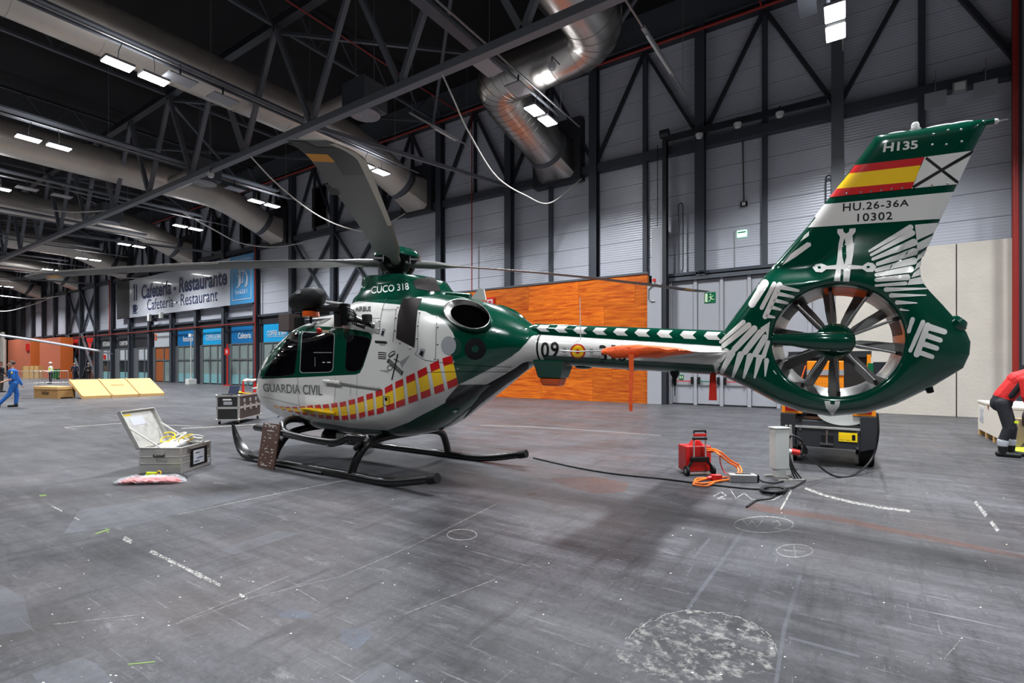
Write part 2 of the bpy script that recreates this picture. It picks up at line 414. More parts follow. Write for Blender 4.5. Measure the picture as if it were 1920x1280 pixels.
# louvres in the wall truss
for X in (-29.4, -33.8, -38.6, -43.0):
    lv = MB().box((X-.85, 20.9, 10.75), (X+.85, 20.99, 13.6)).build('louvre', 'frame_alu', wall)
    MB().box((X-.7, 20.85, 10.9), (X+.7, 20.9, 13.45)).build('louvre_shade', 'hole_shade', lv)  # black sheet painted as the shade behind the slats
    for i in range(20):
        z = 10.95+i*.128
        MB().hexa([(X-.7,20.78,z),(X+.7,20.78,z),(X+.7,20.88,z+.07),(X-.7,20.88,z+.07),(X-.7,20.78,z+.012),(X+.7,20.78,z+.012),(X+.7,20.88,z+.082),(X-.7,20.88,z+.082)]).build('slat', 'beam_dark', lv)
# ---------------- lower wall: orange plywood hoarding
hoard = struct(MB().box((-17.2, 20.44, 0), (-6.88, 20.62, 5.3)).build('wall_hoarding', 'plywood_dark'))
rows = [0, .95, 1.9, 2.9, 4.15, 5.38]; offs = [0, 1.25, .4, 1.6, .7]
for r in range(5):
    x = -17.2-offs[r] if offs[r] else -17.2
    first = True
    while x < -6.9:
        wd = 2.5 if r % 2 else 2.62
        a, b = max(x, -17.2), min(x+wd, -6.88)
        if b-a > .15: 
            cx, cz = (a+b)/2, (rows[r]+rows[r+1])/2
            MB().box((a+.004-cx, -.012, rows[r]+.004-cz), (b-.004-cx, .008, rows[r+1]-.004-cz)).build('plywood_sheet', 'orange_ply', hoard).location = (cx, 20.428, cz)
        x += wd
MB().box((-17.25, 20.38, 5.36), (-6.88, 20.64, 5.44)).build('cap_rail', 'beam_mid', hoard)
# ---------------- tall grey post and sliding-door track
gp = struct(MB().box((-6.86, 20.3, 0), (-6.28, 20.9, 4.9)).build('trim_1', 'door_grey', bevel=.01))
MB().box((-6.72, 20.45, 4.9), (-6.28, 20.85, 7.25)).build('upper_post', 'door_grey', gp)
tube = MB().tube([(-6.55, 20.28, 4.2), (-6.7, 20.28, 4.2), (-6.8, 20.28, 4.3), (-6.8, 20.28, 4.7), (-6.6, 20.28, 4.85), (-6.5, 20.28, 5.0)], .025, 8).build('conduit', 'pipe_grey', gp, smooth=True)
MB().box((-6.62, 20.22, 4.98), (-6.5, 20.3, 5.1)).build('alarm_button', 'sign_red', gp)
MB().cyl((-6.5, 20.5, 7.25), (-6.5, 20.5, 10.6), .015).build('cable', 'black_cable', gp)
tr = struct(hcol(-6.18, 20.35, 0, 10.9, .16, .3).build('trim_2', 'beam_dark'))
MB().cyl((-6.35, 20.4, 10.95), (-6.0, 20.4, 10.95), .17).build('pulley', 'beam_dark', tr, smooth=True)
MB().bar((-6.2, 20.45, 10.75), (-.6, 20.45, 10.75), .16, .2).build('track_rail', 'beam_dark', tr)
# ---------------- folding door wall
dw = struct(MB().box((-6.1, 20.92, 0), (-.4, 21.0, 5.2)).build('door_1', 'door_grey'))
MB().box((-6.1, 20.7, 5.0), (-.4, 20.95, 5.2)).build('head_rail', 'beam_mid', dw)
lx = [-6.05+.985*i for i in range(6)]
for i, x in enumerate(lx):
    lf = MB().box((x+.07, 20.84, .05), (x+.915, 20.93, 4.98)).build('leaf', 'door_grey', dw, bevel=.012)
    MB().box((x-.07, 20.78, 0), (x+.06, 20.93, 5.0)).build('stile', 'door_grey', dw, bevel=.008)
    MB().bar((x+.13, 20.74, .95), (x+.86, 20.74, .95), .035, .035).build('push_bar', 'sign_red' if i in (0, 2) else 'exit_green', lf)
    for q in (x+.13, x+.86): MB().box((q-.04, 20.72, .84), (q+.04, 20.85, 1.12)).build('bar_latch', 'rubber', lf)
# door signs (running man with doorway; two arrows)
def exit_sign(c, w, h, parent, lit=False):
    x, y, z = c; s = MB().box((x-w/2, y-.015, z-h/2), (x+w/2, y, z+h/2)).build('exit_sign', 'exit_lit' if lit else 'exit_green', parent)
    if lit:
        MB().box((x-w*.42, y-.02, z+h*.12), (x+w*.42, y-.016, z+h*.3)).build('arrow', 'exit_green', s); return s
    u = lambda a, b: V((x+(a-.5)*w, y-.02, z+(b-.5)*h))
    def st(p, q, t): return MB().bar(u(*p), u(*q), t*w, .004, up=(0,1,0))
    m = MB()
    for p, q, t in (((.50,.62),(.62,.42),.12), ((.62,.42),(.78,.30),.07), ((.78,.30),(.90,.30),.06), ((.60,.42),(.50,.22),.07), ((.50,.22),(.36,.12),.06), ((.52,.62),(.40,.52),.05), ((.54,.64),(.72,.60),.05), ((.72,.60),(.80,.68),.05)):
        m.bar(u(*p), u(*q), t*w, .006, up=(0, 1, 0))
    m.lathe([(.0, -.002), (.07*w, -.002), (.07*w, .002), (0, .002)], u(.55, .8), (0, 1, 0), 12)
    m.build('pictogram', 'exit_pale', s); MB().box((x-w*.44, y-.022, z-h*.4), (x-w*.22, y-.016, z+h*.4)).build('doorway', 'exit_pale', s)
    return s
tag(exit_sign((-4.52, 20.84, 4.25), .42, .42, None), 'green running man exit sign high on grey folding doors', 'sign')
s = MB().box((-5.72, 20.825, 1.0), (-5.54, 20.84, 1.2)).build('push_sign', 'exit_green'); tag(s, 'small green push pictogram sign on grey door leaf', 'sign')
MB().box((-5.69, 20.815, 1.05), (-5.65, 20.825, 1.15)).build('pictogram', 'exit_pale', s); MB().box((-5.61, 20.815, 1.05), (-5.57, 20.825, 1.15)).build('pictogram', 'exit_pale', s)
# lit exit sign and conduit on the cladding, drop box
P = onY(1391, 438, 20.9); s = exit_sign((P.x, 20.9, P.z), .34, .26, None, True); tag(s, 'lit emergency exit box on grey cladding above the doors', 'sign')
o = MB().tube([(P.x-.2, 20.92, P.z+.12), (P.x-.27, 20.92, P.z+.1), (P.x-.27, 20.92, 5.3)], .018, 8).build('conduit', 'pipe_grey', s)
P = onY(1395, 383, 20.9)
o = thing('drop_cable', 'dark cable hanging down the cladding to a socket box', 'cable', (P.x, 20.88, P.z)); MB().cyl((0, 0, .1), (-.04, 0, 2.45), .02).build('cable', 'black_cable', o); MB().box((-.12, -.05, -.08), (.12, .06, .1)).build('socket_box', 'rubber', o, bevel=.01)
MB().box((-.06, -.07, -.06), (.06, -.05, .06)).build('socket_face', 'white_plastic', o)
for q, zt in ((1272, 382), (1548, 330)):
    P = onY(q, zt, 20.75)
    pts = [(0, 0, -(P.z-5.35)), (0, 0, -.1), (.03, 0, -.02), (.09, 0, .02), (.15, 0, -.02), (.18, 0, -.1), (.18, 0, -(P.z-5.5)), (.1, 0, -(P.z-5.35))]
    o = MB().tube(pts, .03, 8).build('looped_pipe', 'beam_mid', smooth=True); o.location = P
    tag(o, 'thin hairpin conduit loop on cladding %s' % ('beside the sliding door track' if q < 1400 else 'behind the tail fin'), 'pipe')
# ---------------- concrete wall at the right
cw = struct(MB().box((-.35, 20.7, 0), (XR, 21.0, 5.36)).build('wall_concrete', 'beam_dark'))
for a, b in ((-.35, 2.78), (2.81, 4.72), (4.9, 8.0), (8.02, 11), (11.02, XR)):
    MB().box((a, 20.6, 0), (b, 20.72, 5.36)).build('concrete_panel', 'concrete', cw, bevel=.01)
# ---------------- red pipes
def pipe(name, path, r, m, label, cat='pipe', group=None, **k):
    o = MB().tube(path, r, 10).build(name, m, smooth=True, org=path[0]); tag(o, label, cat, group); return o
pipe('riser_pipe', [(4.05, 20.3, 1.4), (4.05, 20.3, 15.2)], .075, 'pipe_red', 'thick red vertical riser pipe beside the concrete wall')
pipe('riser_pipe', [(4.22, 20.35, 1.6), (4.22, 20.35, 15.2)], .03, 'pipe_grey', 'thin grey pipe next to the red riser')
v = thing('valve', 'small brass drain valve under the red riser pipe', 'valve', (4.05, 20.3, 1.3)); MB().cyl((0, 0, -.15), (0, 0, .12), .04).build('body', 'pipe_red', v); MB().bar((-.1, 0, 0), (.1, 0, 0), .03, .03).build('lever', 'steel', v); MB().cyl((0, 0, -1.3), (0, 0, -.15), .025).build('pipe', 'pipe_grey', v)
pipe('sprinkler_main', [(XR, 20.3, 14.62), (-60, 20.3, 14.62)], .06, 'pipe_red', 'long red sprinkler main along the top of the wall')
pipe('sprinkler_main', [(-36.5, 20.4, 4.72), (-55, 20.4, 4.72), (-77, 20.4, 4.72)], .045, 'pipe_red', 'red pipe running above the shop signs')
pipe('riser_pipe', [(-36.25, 20.35, 0), (-36.25, 20.35, 10.4)], .05, 'pipe_red', 'red vertical pipe beside the bakery banner')
pipe('riser_pipe', [(-63.8, 20.35, 4.7), (-63.8, 20.35, 10.4)], .05, 'pipe_red', 'red vertical pipe beside the dark glossy panel')
pipe('riser_pipe', [(-16.2, 20.55, 5.44), (-16.2, 20.55, 14.6)], .03, 'pipe_red', 'thin red vertical pipe rising above the orange hoarding')
# ---------------- shop bays
names = {7: ('shop_cyan', 'COFFEE & BAR'), 8: ('shop_blue', 'Cafetería'), 9: ('shop_cyan', 'COFFEE & BAR'), 10: ('shop_blue', 'Restaurante'), 11: None, 12: ('fascia_dark', ''), 13: ('fascia_dark', 'CAFETERÍA'), 14: ('fascia_dark', 'RESTAURANTE')}
wn = 1
for k in range(3, 24):
    xa, xb = colx(k)-.18, colx(k+1)+.18           # right and left jamb
    if k < 5 and k < 4: continue
    fr = struct(MB().box((xb, 20.93, 0), (xa, 21.0, 5.15)).build('window_%d' % wn, 'beam_dark' if k < 17 else 'beam_mid')); wn += 1
    if k < 7 or k in (15, 16) or k > 16:
        if k in (15, 16):
            MB().prism([(xb+.5, 20.9, 4.6), (xa-.5, 20.9, 4.6), (xa-1.4, 20.9, 2.9), (xb+2.0, 20.9, 2.9)], (0, .02, 0)).build('red_banner', 'sign_red', fr)
            MB().box((xb+1.2, 20.88, 0), (xa-.6, 20.92, 2.1)).build('pane', 'shop_glass_dark', fr)
        continue
    nm = names[k]; dark = k >= 12
    MB().box((xb, 20.86, 4.6), (xa, 20.93, 5.15)).build('fascia', 'fascia_dark', fr)
    if nm:
        sx0, sx1 = xb+(.55 if k < 13 else 1.1), xa-.12
        sg = MB().box((sx0, 20.82, 3.24), (sx1, 20.9, 4.56)).build('sign_board', nm[0], fr)
        wd = sx1-sx0
        if nm[1]:
            th = .34 if k >= 13 else .46
            if k in (8, 10):
                o0 = (sx0+wd*.3, 20.80, 3.62); ux = (wd*.52, 0, 0)
            elif k in (7, 9): o0 = (sx0+wd*.14, 20.80, 3.72); ux = (wd*.72, 0, 0); th = .36
            else: o0 = (sx0+wd*.08, 20.80, 3.56); ux = (wd*.86, 0, 0); th = .52
            text_on('lettering', nm[1], o0, ux, (0, 0, th), 'white_plastic', sg, offset=.012)
            if k in (7, 9): MB().box((o0[0], 20.8, 3.62), (o0[0]+ux[0], 20.81, 3.65)).build('underline', 'white_plastic', sg)
            if k in (8, 10): MB().box((sx1-.05, 20.72, 3.5), (sx1+.0, 20.82, 4.2)).build('blade_edge', 'sign_navy', sg)
    else:
        MB().box((xb+.3, 20.84, 3.2), (xa-.1, 20.9, 4.56)).build('pane', 'frost_glass', fr)
        sg = MB().box((xb+.42, 20.8, 3.9), (xb+.85, 20.84, 4.45)).build('sign_plate', 'amber', fr); MB().box((xb+.53, 20.79, 4.05), (xb+.74, 20.8, 4.3)).build('sign_mark', 'sign_white', sg)
    jl = xb+(.55 if k < 12 else 1.25)
    wds = xa-jl
    n = 3 if k < 11 else 2
    for i in range(n):
        a, b = jl+wds*i/n, jl+wds*(i+1)/n
        MB().box((a-.05, 20.78, 0), (a+.05, 20.93, 3.2)).build('mullion', 'frame_alu', fr)
        for z0, z1, mm in ((2.08, 3.18, 'frost_glass' if dark else 'shop_glass'), (.85, 1.95, 'shop_glass_dark' if dark else 'shop_glass'), (.08, .85, 'sill_glass')):
            if nm is None: mm = 'wood_door' if i == 0 or z1 > 2 else 'shop_glass'
            MB().box((a+.05, 20.86, z0), (b-.05, 20.89, z1)).build('pane', mm, fr)
    MB().box((xa-.06, 20.78, 0), (xa, 20.93, 3.2)).build('mullion', 'frame_alu', fr)
    MB().box((jl, 20.8, 1.96), (xa, 20.92, 2.07)).build('transom_bar', 'frame_alu', fr)
    MB().box((xb, 20.84, 0), (jl-.05, 20.93, 3.24)).build('side_panel', 'frame_alu', fr)
    MB().box((jl, 20.8, 3.18), (xa, 20.93, 3.26)).build('head_bar', 'frame_alu', fr)
    if k == 14: MB().box((jl+.25, 20.8, 2.2), (jl+.8, 20.84, 2.65)).build('red_notice', 'sign_red', fr)
    # stretch of light cladding just above the transom
# ---------------- banner
KB = 20.38/21.0
bn = thing('banner', 'long white wall banner for cafeteria and restaurant with blue bakery end', 'banner', (-37.6*KB, 20.38, 6.2))
def bl(p): return (KB*(p[0]+37.6), p[1]-20.38, KB*(p[2]-6.35))
MB().box(bl((-60.6, 20.38, 6.35)), bl((-41.05, 20.43, 10.12))).build('white_panel', 'sign_white', bn)
bp_ = MB().box(bl((-41.05, 20.37, 6.35)), bl((-37.6, 20.43, 10.14))).build('blue_panel', 'sign_blue', bn)
text_on('lettering', 'Cafetería - Restaurante', bl((-57.7, 20.37, 8.0)), (16.2*KB, 0, 0), (0, 0, 1.42*KB), 'sign_navy', bn, offset=.032)
text_on('lettering', 'Cafeteria - Restaurant', bl((-56.4, 20.37, 6.85)), (13.4*KB, 0, 0), (0, 0, 1.05*KB), 'sign_navy', bn, offset=.0)
g = MB(); g.box(bl((-59.5, 20.36, 8.0)), bl((-59.3, 20.375, 9.4))); g.box(bl((-59.0, 20.36, 8.0)), bl((-58.75, 20.375, 9.6)))
for i in range(3): g.box(bl((-59.62+i*.16, 20.36, 9.25)), bl((-59.55+i*.16, 20.375, 9.65)))
g.build('cutlery_symbol', 'sign_navy', bn)
g = MB(); g.box(bl((-59.7, 20.36, 6.85)), bl((-58.95, 20.375, 7.6))); g.box(bl((-59.8, 20.36, 6.7)), bl((-58.7, 20.375, 6.78))); g.tube([bl((-58.95, 20.37, 7.5)), bl((-58.7, 20.37, 7.45)), bl((-58.65, 20.37, 7.2)), bl((-58.95, 20.37, 7.0))], .04, 6)
g.build('cup_symbol', 'sign_navy', bn)
g = MB()
X0, X1, Z0, Z1 = -40.7, -37.95, 6.7, 9.8
for a, b in (((X0,Z0),(X1,Z0)), ((X1,Z0),(X1,Z1)), ((X1,Z1),(X0,Z1)), ((X0,Z1),(X0,Z0))): g.bar(bl((a[0],20.355,a[1])), bl((b[0],20.355,b[1])), .05, .01, up=(0,1,0))
g.build('border_line', 'sign_white', bp_)
g = MB(); cx, cz = -39.3, 8.35
def arc(c, r0, r1, a0, a1, n=10): return [bl((c[0]+r0*math.cos(a0+(a1-a0)*i/n), 20.355, c[1]+r1*math.sin(a0+(a1-a0)*i/n))) for i in range(n+1)]
for sgn in (-1, 1):
    g.tube(arc((cx+sgn*.45, cz-.05), .35, .6, -1.4, 1.9 if sgn > 0 else 1.6), .05, 5)
    g.tube(arc((cx+sgn*.62, cz-.2), .28, .5, -1.8, 1.8), .05, 5)
    g.tube([bl((cx+sgn*.3, 20.355, cz+.6)), bl((cx+sgn*.2, 20.355, cz-.35))], .05, 5)
g.tube(arc((cx, cz+.65), .3, .12, 0, 6.283, 14), .05, 5); g.tube([bl((cx-.2, 20.355, cz-.35)), bl((cx+.2, 20.355, cz-.35))], .05, 5)
g.build('croissant_drawing', 'sign_white', bp_)
text_on('lettering', 'BAKERY', bl((-40.2, 20.37, 7.15)), (1.75*KB, 0, 0), (0, 0, .3), 'sign_white', bp_, offset=.01, spacing=1.5)
o = MB().box((-62.0, 20.4, 6.2), (-58.9, 20.46, 9.9)).build('dark_panel', 'fascia_dark'); tag(o, 'dark glossy panel left blank next to the restaurant banner', 'panel')
# speaker and projector boxes under the banner
for X, z0, z1 in ((-53.6, 5.45, 6.3), (-51.2, 5.6, 6.35)):
    o = thing('loudspeaker', 'white loudspeaker on a bracket under the banner' if X > -52 else 'pale projector box on a bracket under the banner', 'speaker', (X, 20.1, z0))
    MB().box((-.2, -.1, .15), (.2, .12, z1-z0-.05)).build('cabinet', 'white_plastic', o, bevel=.03); MB().bar((.35, .1, .3), (.35, .5, .3), .06, .3).build('bracket', 'beam_dark', o); MB().bar((.0, .05, .3), (.36, .2, .3), .05, .06).build('arm', 'beam_dark', o)
P = onY(541, 604, 19.9)
o = thing('box_unit', 'brown wooden box fixed on the column behind the cockpit', 'box', (P.x, 19.9, P.z)); MB().box((-.7, -.3, -.6), (.5, .6, .55)).build('shell', 'case_brown', o, bevel=.02); MB().box((.5, .1, -.4), (.9, .6, .3)).build('bracket', 'rubber', o)
o = thing('hose_sign', 'small white and red fire hose sign projecting from the hoarding', 'sign', (onY(918, 567, 20.3).x, 20.35, onY(918, 567, 20.3).z))
MB().box((-.25, -.02, -.25), (.25, .06, .25)).build('plate', 'sign_red', o); MB().box((-.16, -.03, -.16), (.16, -.02, .16)).build('inner_plate', 'sign_white', o); MB().lathe([(0, 0), (.1, 0), (.1, .015), (0, .015)], (0, -.03, 0), (0, -1, 0), 16).build('reel_mark', 'sign_red', o)
# ================================================================ roof steel
def truss(Y, x0, x1, label):
    t = thing('roof_truss', label, 'truss', (0, Y, 10.15))
    for k in range(-2, 24): 
        xa, xb = colx(k)-MOD/2, colx(k+1)-MOD/2
        if xa > x1+5 or xb < x0-5: continue
        MB().box((xb, -.13, 0), (xa, .13, .24)).build('bottom_chord', 'beam_light', t)
        MB().box((xb, -.15, 4.5), (xa, .15, 4.78)).build('top_chord', 'beam_dark', t)
        m = (xa+xb)/2
        for q in (xa, xb): MB().bar((q, 0, .2), (m, 0, 4.5), .17, .17, up=(0, 1, 0)).build('web_member', 'beam_light', t)
truss(11.2, -110, 10, 'long steel roof truss with V webs between helicopter and wall')
truss(1.6, -110, 10, 'long steel roof truss with V webs above the near floor')
for k in range(-1, 12):
    X = colx(2*k)+.0
    t = thing('purlin_truss', 'shallow dark purlin truss crossing under the roof deck', 'truss', (X, 0, 14.7), group='purlin trusses under the roof')
    MB().box((-.06, -12, 0), (.06, 20.46, .12)).build('bottom_chord', 'beam_mid', t); MB().box((-.06, -12, 1.35), (.06, 20.46, 1.47)).build('top_chord', 'beam_dark', t)
    g = 0
    for i in range(16):
        y0 = -11+i*2.0
        MB().bar((0, y0, .1), (0, y0+1, 1.4), .06, .06, up=(1, 0, 0)).build('web_member', 'beam_mid', t); MB().bar((0, y0+1, 1.4), (0, y0+2, .1), .06, .06, up=(1, 0, 0)).build('web_member', 'beam_mid', t)
for k in range(0, 7):
    X = colx(2*k)
    for a, b in (((X, 11.2), (X-9.1, 20.9)), ((X-9.1, 11.2), (X, 20.9))):
        zz = 14.35 if a[0] == X else 14.6
        o = MB().bar((a[0], a[1]+.2, zz), (b[0], b[1]-.8, zz), .12, .12).build('wind_brace', 'beam_mid'); tag(o, 'slim diagonal wind brace between truss and wall under the roof', 'brace', 'wind braces under the roof')
# inclined ties from the truss bottom chord to the wall
for k in (3, 9, 15):
    o = MB().bar((colx(k), 20.5, 10.4), (colx(k)-MOD/2, 11.3, 10.3), .13, .15).build('tie_beam', 'beam_light'); tag(o, 'tie beam running from a wall column to the main truss', 'beam', 'tie beams from wall to truss')
# ================================================================ ducts
def smooth_path(pts, n=8):
    out = []
    P = [V(p) for p in pts]
    for i in range(len(P)-1):
        p0 = P[max(i-1, 0)]; p1 = P[i]; p2 = P[i+1]; p3 = P[min(i+2, len(P)-1)]
        for j in range(n):
            t = j/n; out.append(.5*((2*p1)+(p2-p0)*t+(2*p0-5*p1+4*p2-p3)*t*t+(3*p1-p0-3*p2+p3)*t**3))
    out.append(P[-1]); return out
def arc_corner(path, r, n=6):
    P = [V(p) for p in path]; out = [P[0]]
    for i in range(1, len(P)-1):
        a = (P[i-1]-P[i]).normalized(); b = (P[i+1]-P[i]).normalized(); rr = min(r, (P[i-1]-P[i]).length*.49, (P[i+1]-P[i]).length*.49)
        s0, s1 = P[i]+a*rr, P[i]+b*rr
        for j in range(n+1):
            t = j/n; out.append(s0*(1-t)**2+P[i]*2*t*(1-t)+s1*t*t)
    out.append(P[-1]); return out
def duct(path, r, m, label, corner=1.2, seam=1.5, nozzle=True):
    d = thing('air_duct', label, 'duct', path[0]); o0 = V(path[0])
    pts = [p-o0 for p in arc_corner(path, corner)]
    MB().tube(pts, r, 28).build('duct_pipe', m, d, smooth=True)
    # seams
    acc = 0
    for i in range(len(pts)-1):
        seg = pts[i+1]-pts[i]; L_ = seg.length; dd = seg.normalized()
        if L_ < 1.0:
            MB().tube([pts[i]-dd*.012, pts[i]+dd*.012], r+.012, 28).build('seam_ring', m, d, smooth=True); continue
        q = .5
        while q < L_:
            c = pts[i]+dd*q; MB().tube([c-dd*.012, c+dd*.012], r+.012, 28).build('seam_ring', m, d, smooth=True); q += seam
    if nozzle:
        e = pts[-1]; dd = (pts[-1]-pts[-2]).normalized()
        u = dd.cross(V((1, 0, 0))).normalized()
        ra = [e+V((1,0,0))*(r*math.cos(2*math.pi*k/28))+u*(r*math.sin(2*math.pi*k/28)) for k in range(28)]
        y1 = 20.44-o0.y; zc = e.z-.25
        rb = []
        for k in range(28):
            a = 2*math.pi*k/28; cx_, sx_ = math.cos(a), math.sin(a); mx = max(abs(cx_), abs(sx_))
            rb.append(V((e.x+r*1.02*cx_/mx, y1, zc-(-1)*(u.z*sx_/mx)*r*1.0/max(abs(u.z), .3))))
        MB().loft([ra, rb]).build('nozzle', m, d, smooth=30)
        MB().tube([e-dd*.25, e], r+.02, 28).build('collar', 'beam_mid', d, smooth=True)
        MB().box((o0.x+e.x-r*1.35, 20.43, o0.z+zc-r*1.15), (o0.x+e.x+r*1.35, 20.97, o0.z+zc+r*1.9)).build('duct_flange', 'beam_dark', wall)
    return d
duct([(-20.6, -14, 12.75), (-20.6, 16.6, 12.75), (-20.1, 19.5, 11.3)], .85, 'duct_galv', 'straight galvanised air duct above the lamps, tipped down behind the raised rotor blade', 1.3, 2.2)
for X in (-34.0, -47.2, -60.8, -74.4, -88):
    duct([(X, -14, 12.6), (X, 16.8, 12.6), (X+.3, 19.6, 11.3)], .85, 'duct_galv', {-34.0: 'galvanised air duct ending over the bakery end of the banner', -47.2: 'galvanised air duct ending over the middle of the banner', -60.8: 'galvanised air duct ending over the far end of the banner'}.get(X, 'distant air duct before the crossed wall braces' if X > -80 else 'last air duct at the far end of the hall'), 1.2, 2.6)
duct([(-6.7, -6, 12.6), (-6.7, 15.6, 12.6), (-11.2, 15.6, 12.4), (-11.2, 17.2, 11.9), (-11.2, 19.7, 11.25)], .92, 'duct_shiny', 'large shiny duct with a double bend above the tail boom', 1.35, 1.7)
b_ = thing('air_duct', 'smaller shiny branch duct joining the large bent duct', 'duct', (-5.9, 14.4, 12.9)); MB().tube(arc_corner([(-.9, .2, 0), (.2, -.1, .3), (1.2, -1.2, .3), (2.4, -2.6, .3)], .6), .5, 20).build('duct_pipe', 'duct_shiny', b_, smooth=True)
# round ceiling diffusers with a box and stub duct
def diffuser(px, py, Y, label):
    c = onY(px, py, Y); d = thing('air_diffuser', label, 'vent', c)
    MB().lathe([(.0, .1), (.52, .1), (.55, .02), (.5, 0), (.42, .05), (.36, 0), (.28, .05), (.2, 0), (.12, .04), (0, .02)], (0, 0, 0), (0, 0, 1), 28).build('disc', 'lamp_case', d, smooth=30)
    MB().box((-.6, -.55, .12), (.6, .55, 1.1)).build('plenum_box', 'beam_mid', d, bevel=.02); MB().cyl((-.6, 0, .7), (-3.2, 0, .7), .36, 20).build('stub_duct', 'duct_galv', d, smooth=True)
    for sx in (-.5, .5): MB().cyl((sx, 0, 1.1), (sx, 0, ZT-c.z), .012, 6).build('hanger_rod', 'pipe_grey', d)
    return d
diffuser(684, 217, 12.4, 'round ceiling air diffuser under a grey box near the main truss')
diffuser(383, 345, 12.4, 'round ceiling air diffuser over the far part of the main truss')
diffuser(205, 418, 12.4, 'distant round ceiling air diffuser deep in the hall')
# ================================================================ rails, lamps
LX = [-.28-8.98*k for k in range(-1, 11)]
LY = [-2.8, 6.5, 15.8]
for k, X in enumerate(LX):
    o = thing('lighting_rail', 'slender lighting rail with twin tubes running across the hall', 'rail', (X, 0, 11.3), group='lighting rails across the hall')
    MB().cyl((.16, -24, 0), (.16, 18.6, 0), .035, 8).build('rail_tube', 'pipe_grey', o, smooth=True); MB().cyl((-.16, -24, .06), (-.16, 17.4, .06), .05, 8).build('rail_tube', 'beam_mid', o, smooth=True)
    MB().box((-.9, -24, .45), (-.45, 17 if k != 2 else 14.2, .53)).build('cable_tray', 'beam_mid', o)
    for y in (3.2, 8.6, 12.4, 17.0):
        MB().cyl((.16, y, 0), (.16, y, 4.6), .008, 6).build('hanger_wire', 'pipe_grey', o)
LAMPS = []
for k, X in enumerate(LX):
    for j, Y in enumerate(LY):
        vis = j >= 1
        lab = {(1, 2): 'twin LED lamp hanging before the wall above the grey folding doors', (2, 2): 'twin LED lamp hanging just below the bent shiny duct', (3, 2): 'twin LED lamp beside the tipped end of the straight duct', (3, 1): 'twin LED lamp hanging under the straight galvanised duct before the main truss', (4, 2): 'twin LED lamp before the crossed wall braces behind the rotor', (5, 2): 'twin LED lamp hanging before the bakery end of the banner', (6, 2): 'twin LED lamp hanging before the middle of the banner', (4, 1): 'twin LED lamp under the duct that ends over the bakery banner'}.get((k, j), 'twin white LED lamp hanging from a lighting rail')
        lt = thing('hall_lamp', lab, 'lamp', (X, Y, 10.62), group='twin LED lamps hanging in the hall')
        for s_ in (-1, 1):
            hd = MB().box((-.24, s_*.47-.38, .01), (.24, s_*.47+.38, .1)).build('lamp_head', 'lamp_case', lt, bevel=.03)
            MB().box((-.22, s_*.47-.36, -.012), (.22, s_*.47+.36, .015)).build('lens', 'lamp_lens', hd, bevel=.02)
            if vis: MB().tube([(0, s_*.47, .1), (.05, s_*.47, .4), (.16, s_*.4, .68)], .012, 6).build('cord', 'black_cable', hd)
        ld = bpy.data.lights.new('lamp_light', 'AREA'); ld.shape = 'RECTANGLE'; ld.size = .46; ld.size_y = 1.7; ld.energy = LAMP_W*(.68, 1, 1)[j]; ld.color = (.93, .96, 1.0); ld.spread = math.radians(128)
        lo = bpy.data.objects.new('lamp_light', ld); COL.objects.link(lo); lo.parent = lt; lo.location = (0, 0, -.03)
        lu = bpy.data.lights.new('added_uplight', 'AREA'); lu.shape = 'RECTANGLE'; lu.size = .4; lu.size_y = 1.5; lu.energy = LAMP_W*.03; lu.color = (.95, .95, 1.0)  # added upward fill light, brightens ducts and roof steel
        lo = bpy.data.objects.new('added_uplight', lu); COL.objects.link(lo); lo.parent = lt; lo.location = (0, 0, .13); lo.rotation_euler = (math.pi, 0, 0)
# slim tube fittings hanging
for (px, py, qx, qy, Y, lab) in ((810, 235, 858, 262, 15.5, 'slim unlit tube fitting hanging near the bent duct'), (1205, 50, 1262, 140, 15, 'slim unlit tube fitting hanging beyond the truss')):
    a = onZ(px, py, 10.4); b = onZ(qx, qy, 10.4)
    o = thing('tube_light', lab, 'lamp', a); dd = b-a; MB().bar((0,0,0), dd, .1, .08).build('housing', 'lamp_case', o); MB().cyl(dd*.1-V((0,0,.07)), dd*.9-V((0,0,.07)), .035, 10).build('tube', 'white_plastic', o); MB().bar(-dd*.8, dd*1.5, .04, .05).build('rail', 'pipe_grey', o)
    for q in (-.7, 1.4): MB().cyl(dd*q, dd*q+V((0, 0, 4.3)), .008, 6).build('hanger_wire', 'pipe_grey', o)
# flat grey sensor / reflector plates
for i, (px, py, Z) in enumerate(((915, 128, 10.9), (972, 168, 10.9), (338, 150, 10.9), (418, 187, 10.9), (51, 354, 10.9), (116, 368, 10.9), (440, 355, 10.9))):
    P = onZ(px, py, Z); o = thing('ceiling_plate', 'flat pale rectangular plate hanging from a lighting rail', 'panel', P, group='plates hanging from the rails'); MB().box((-.3, -.42, 0), (.3, .42, .04)).build('plate', 'lamp_case', o); MB().cyl((0, 0, .03), (0, 0, .5), .03, 8).build('stem', 'beam_dark', o)
for i, (px, py) in enumerate(((1754, 187), (1848, 167))):
    P = onY(px, py, 20.0); o = thing('ceiling_plate', 'flat pale rectangular plate hanging before the wall beam above the tail fin', 'panel', P, group='plates before the wall beam'); MB().box((-.26, -.02, -.24), (.26, .02, .24)).build('plate', 'lamp_case', o); MB().cyl((0, 0, .2), (0, 0, .9), .01, 6).build('stem', 'pipe_grey', o); MB().bar((0, 0, .6), (0, .7, .75), .04, .04).build('arm', 'beam_dark', o)
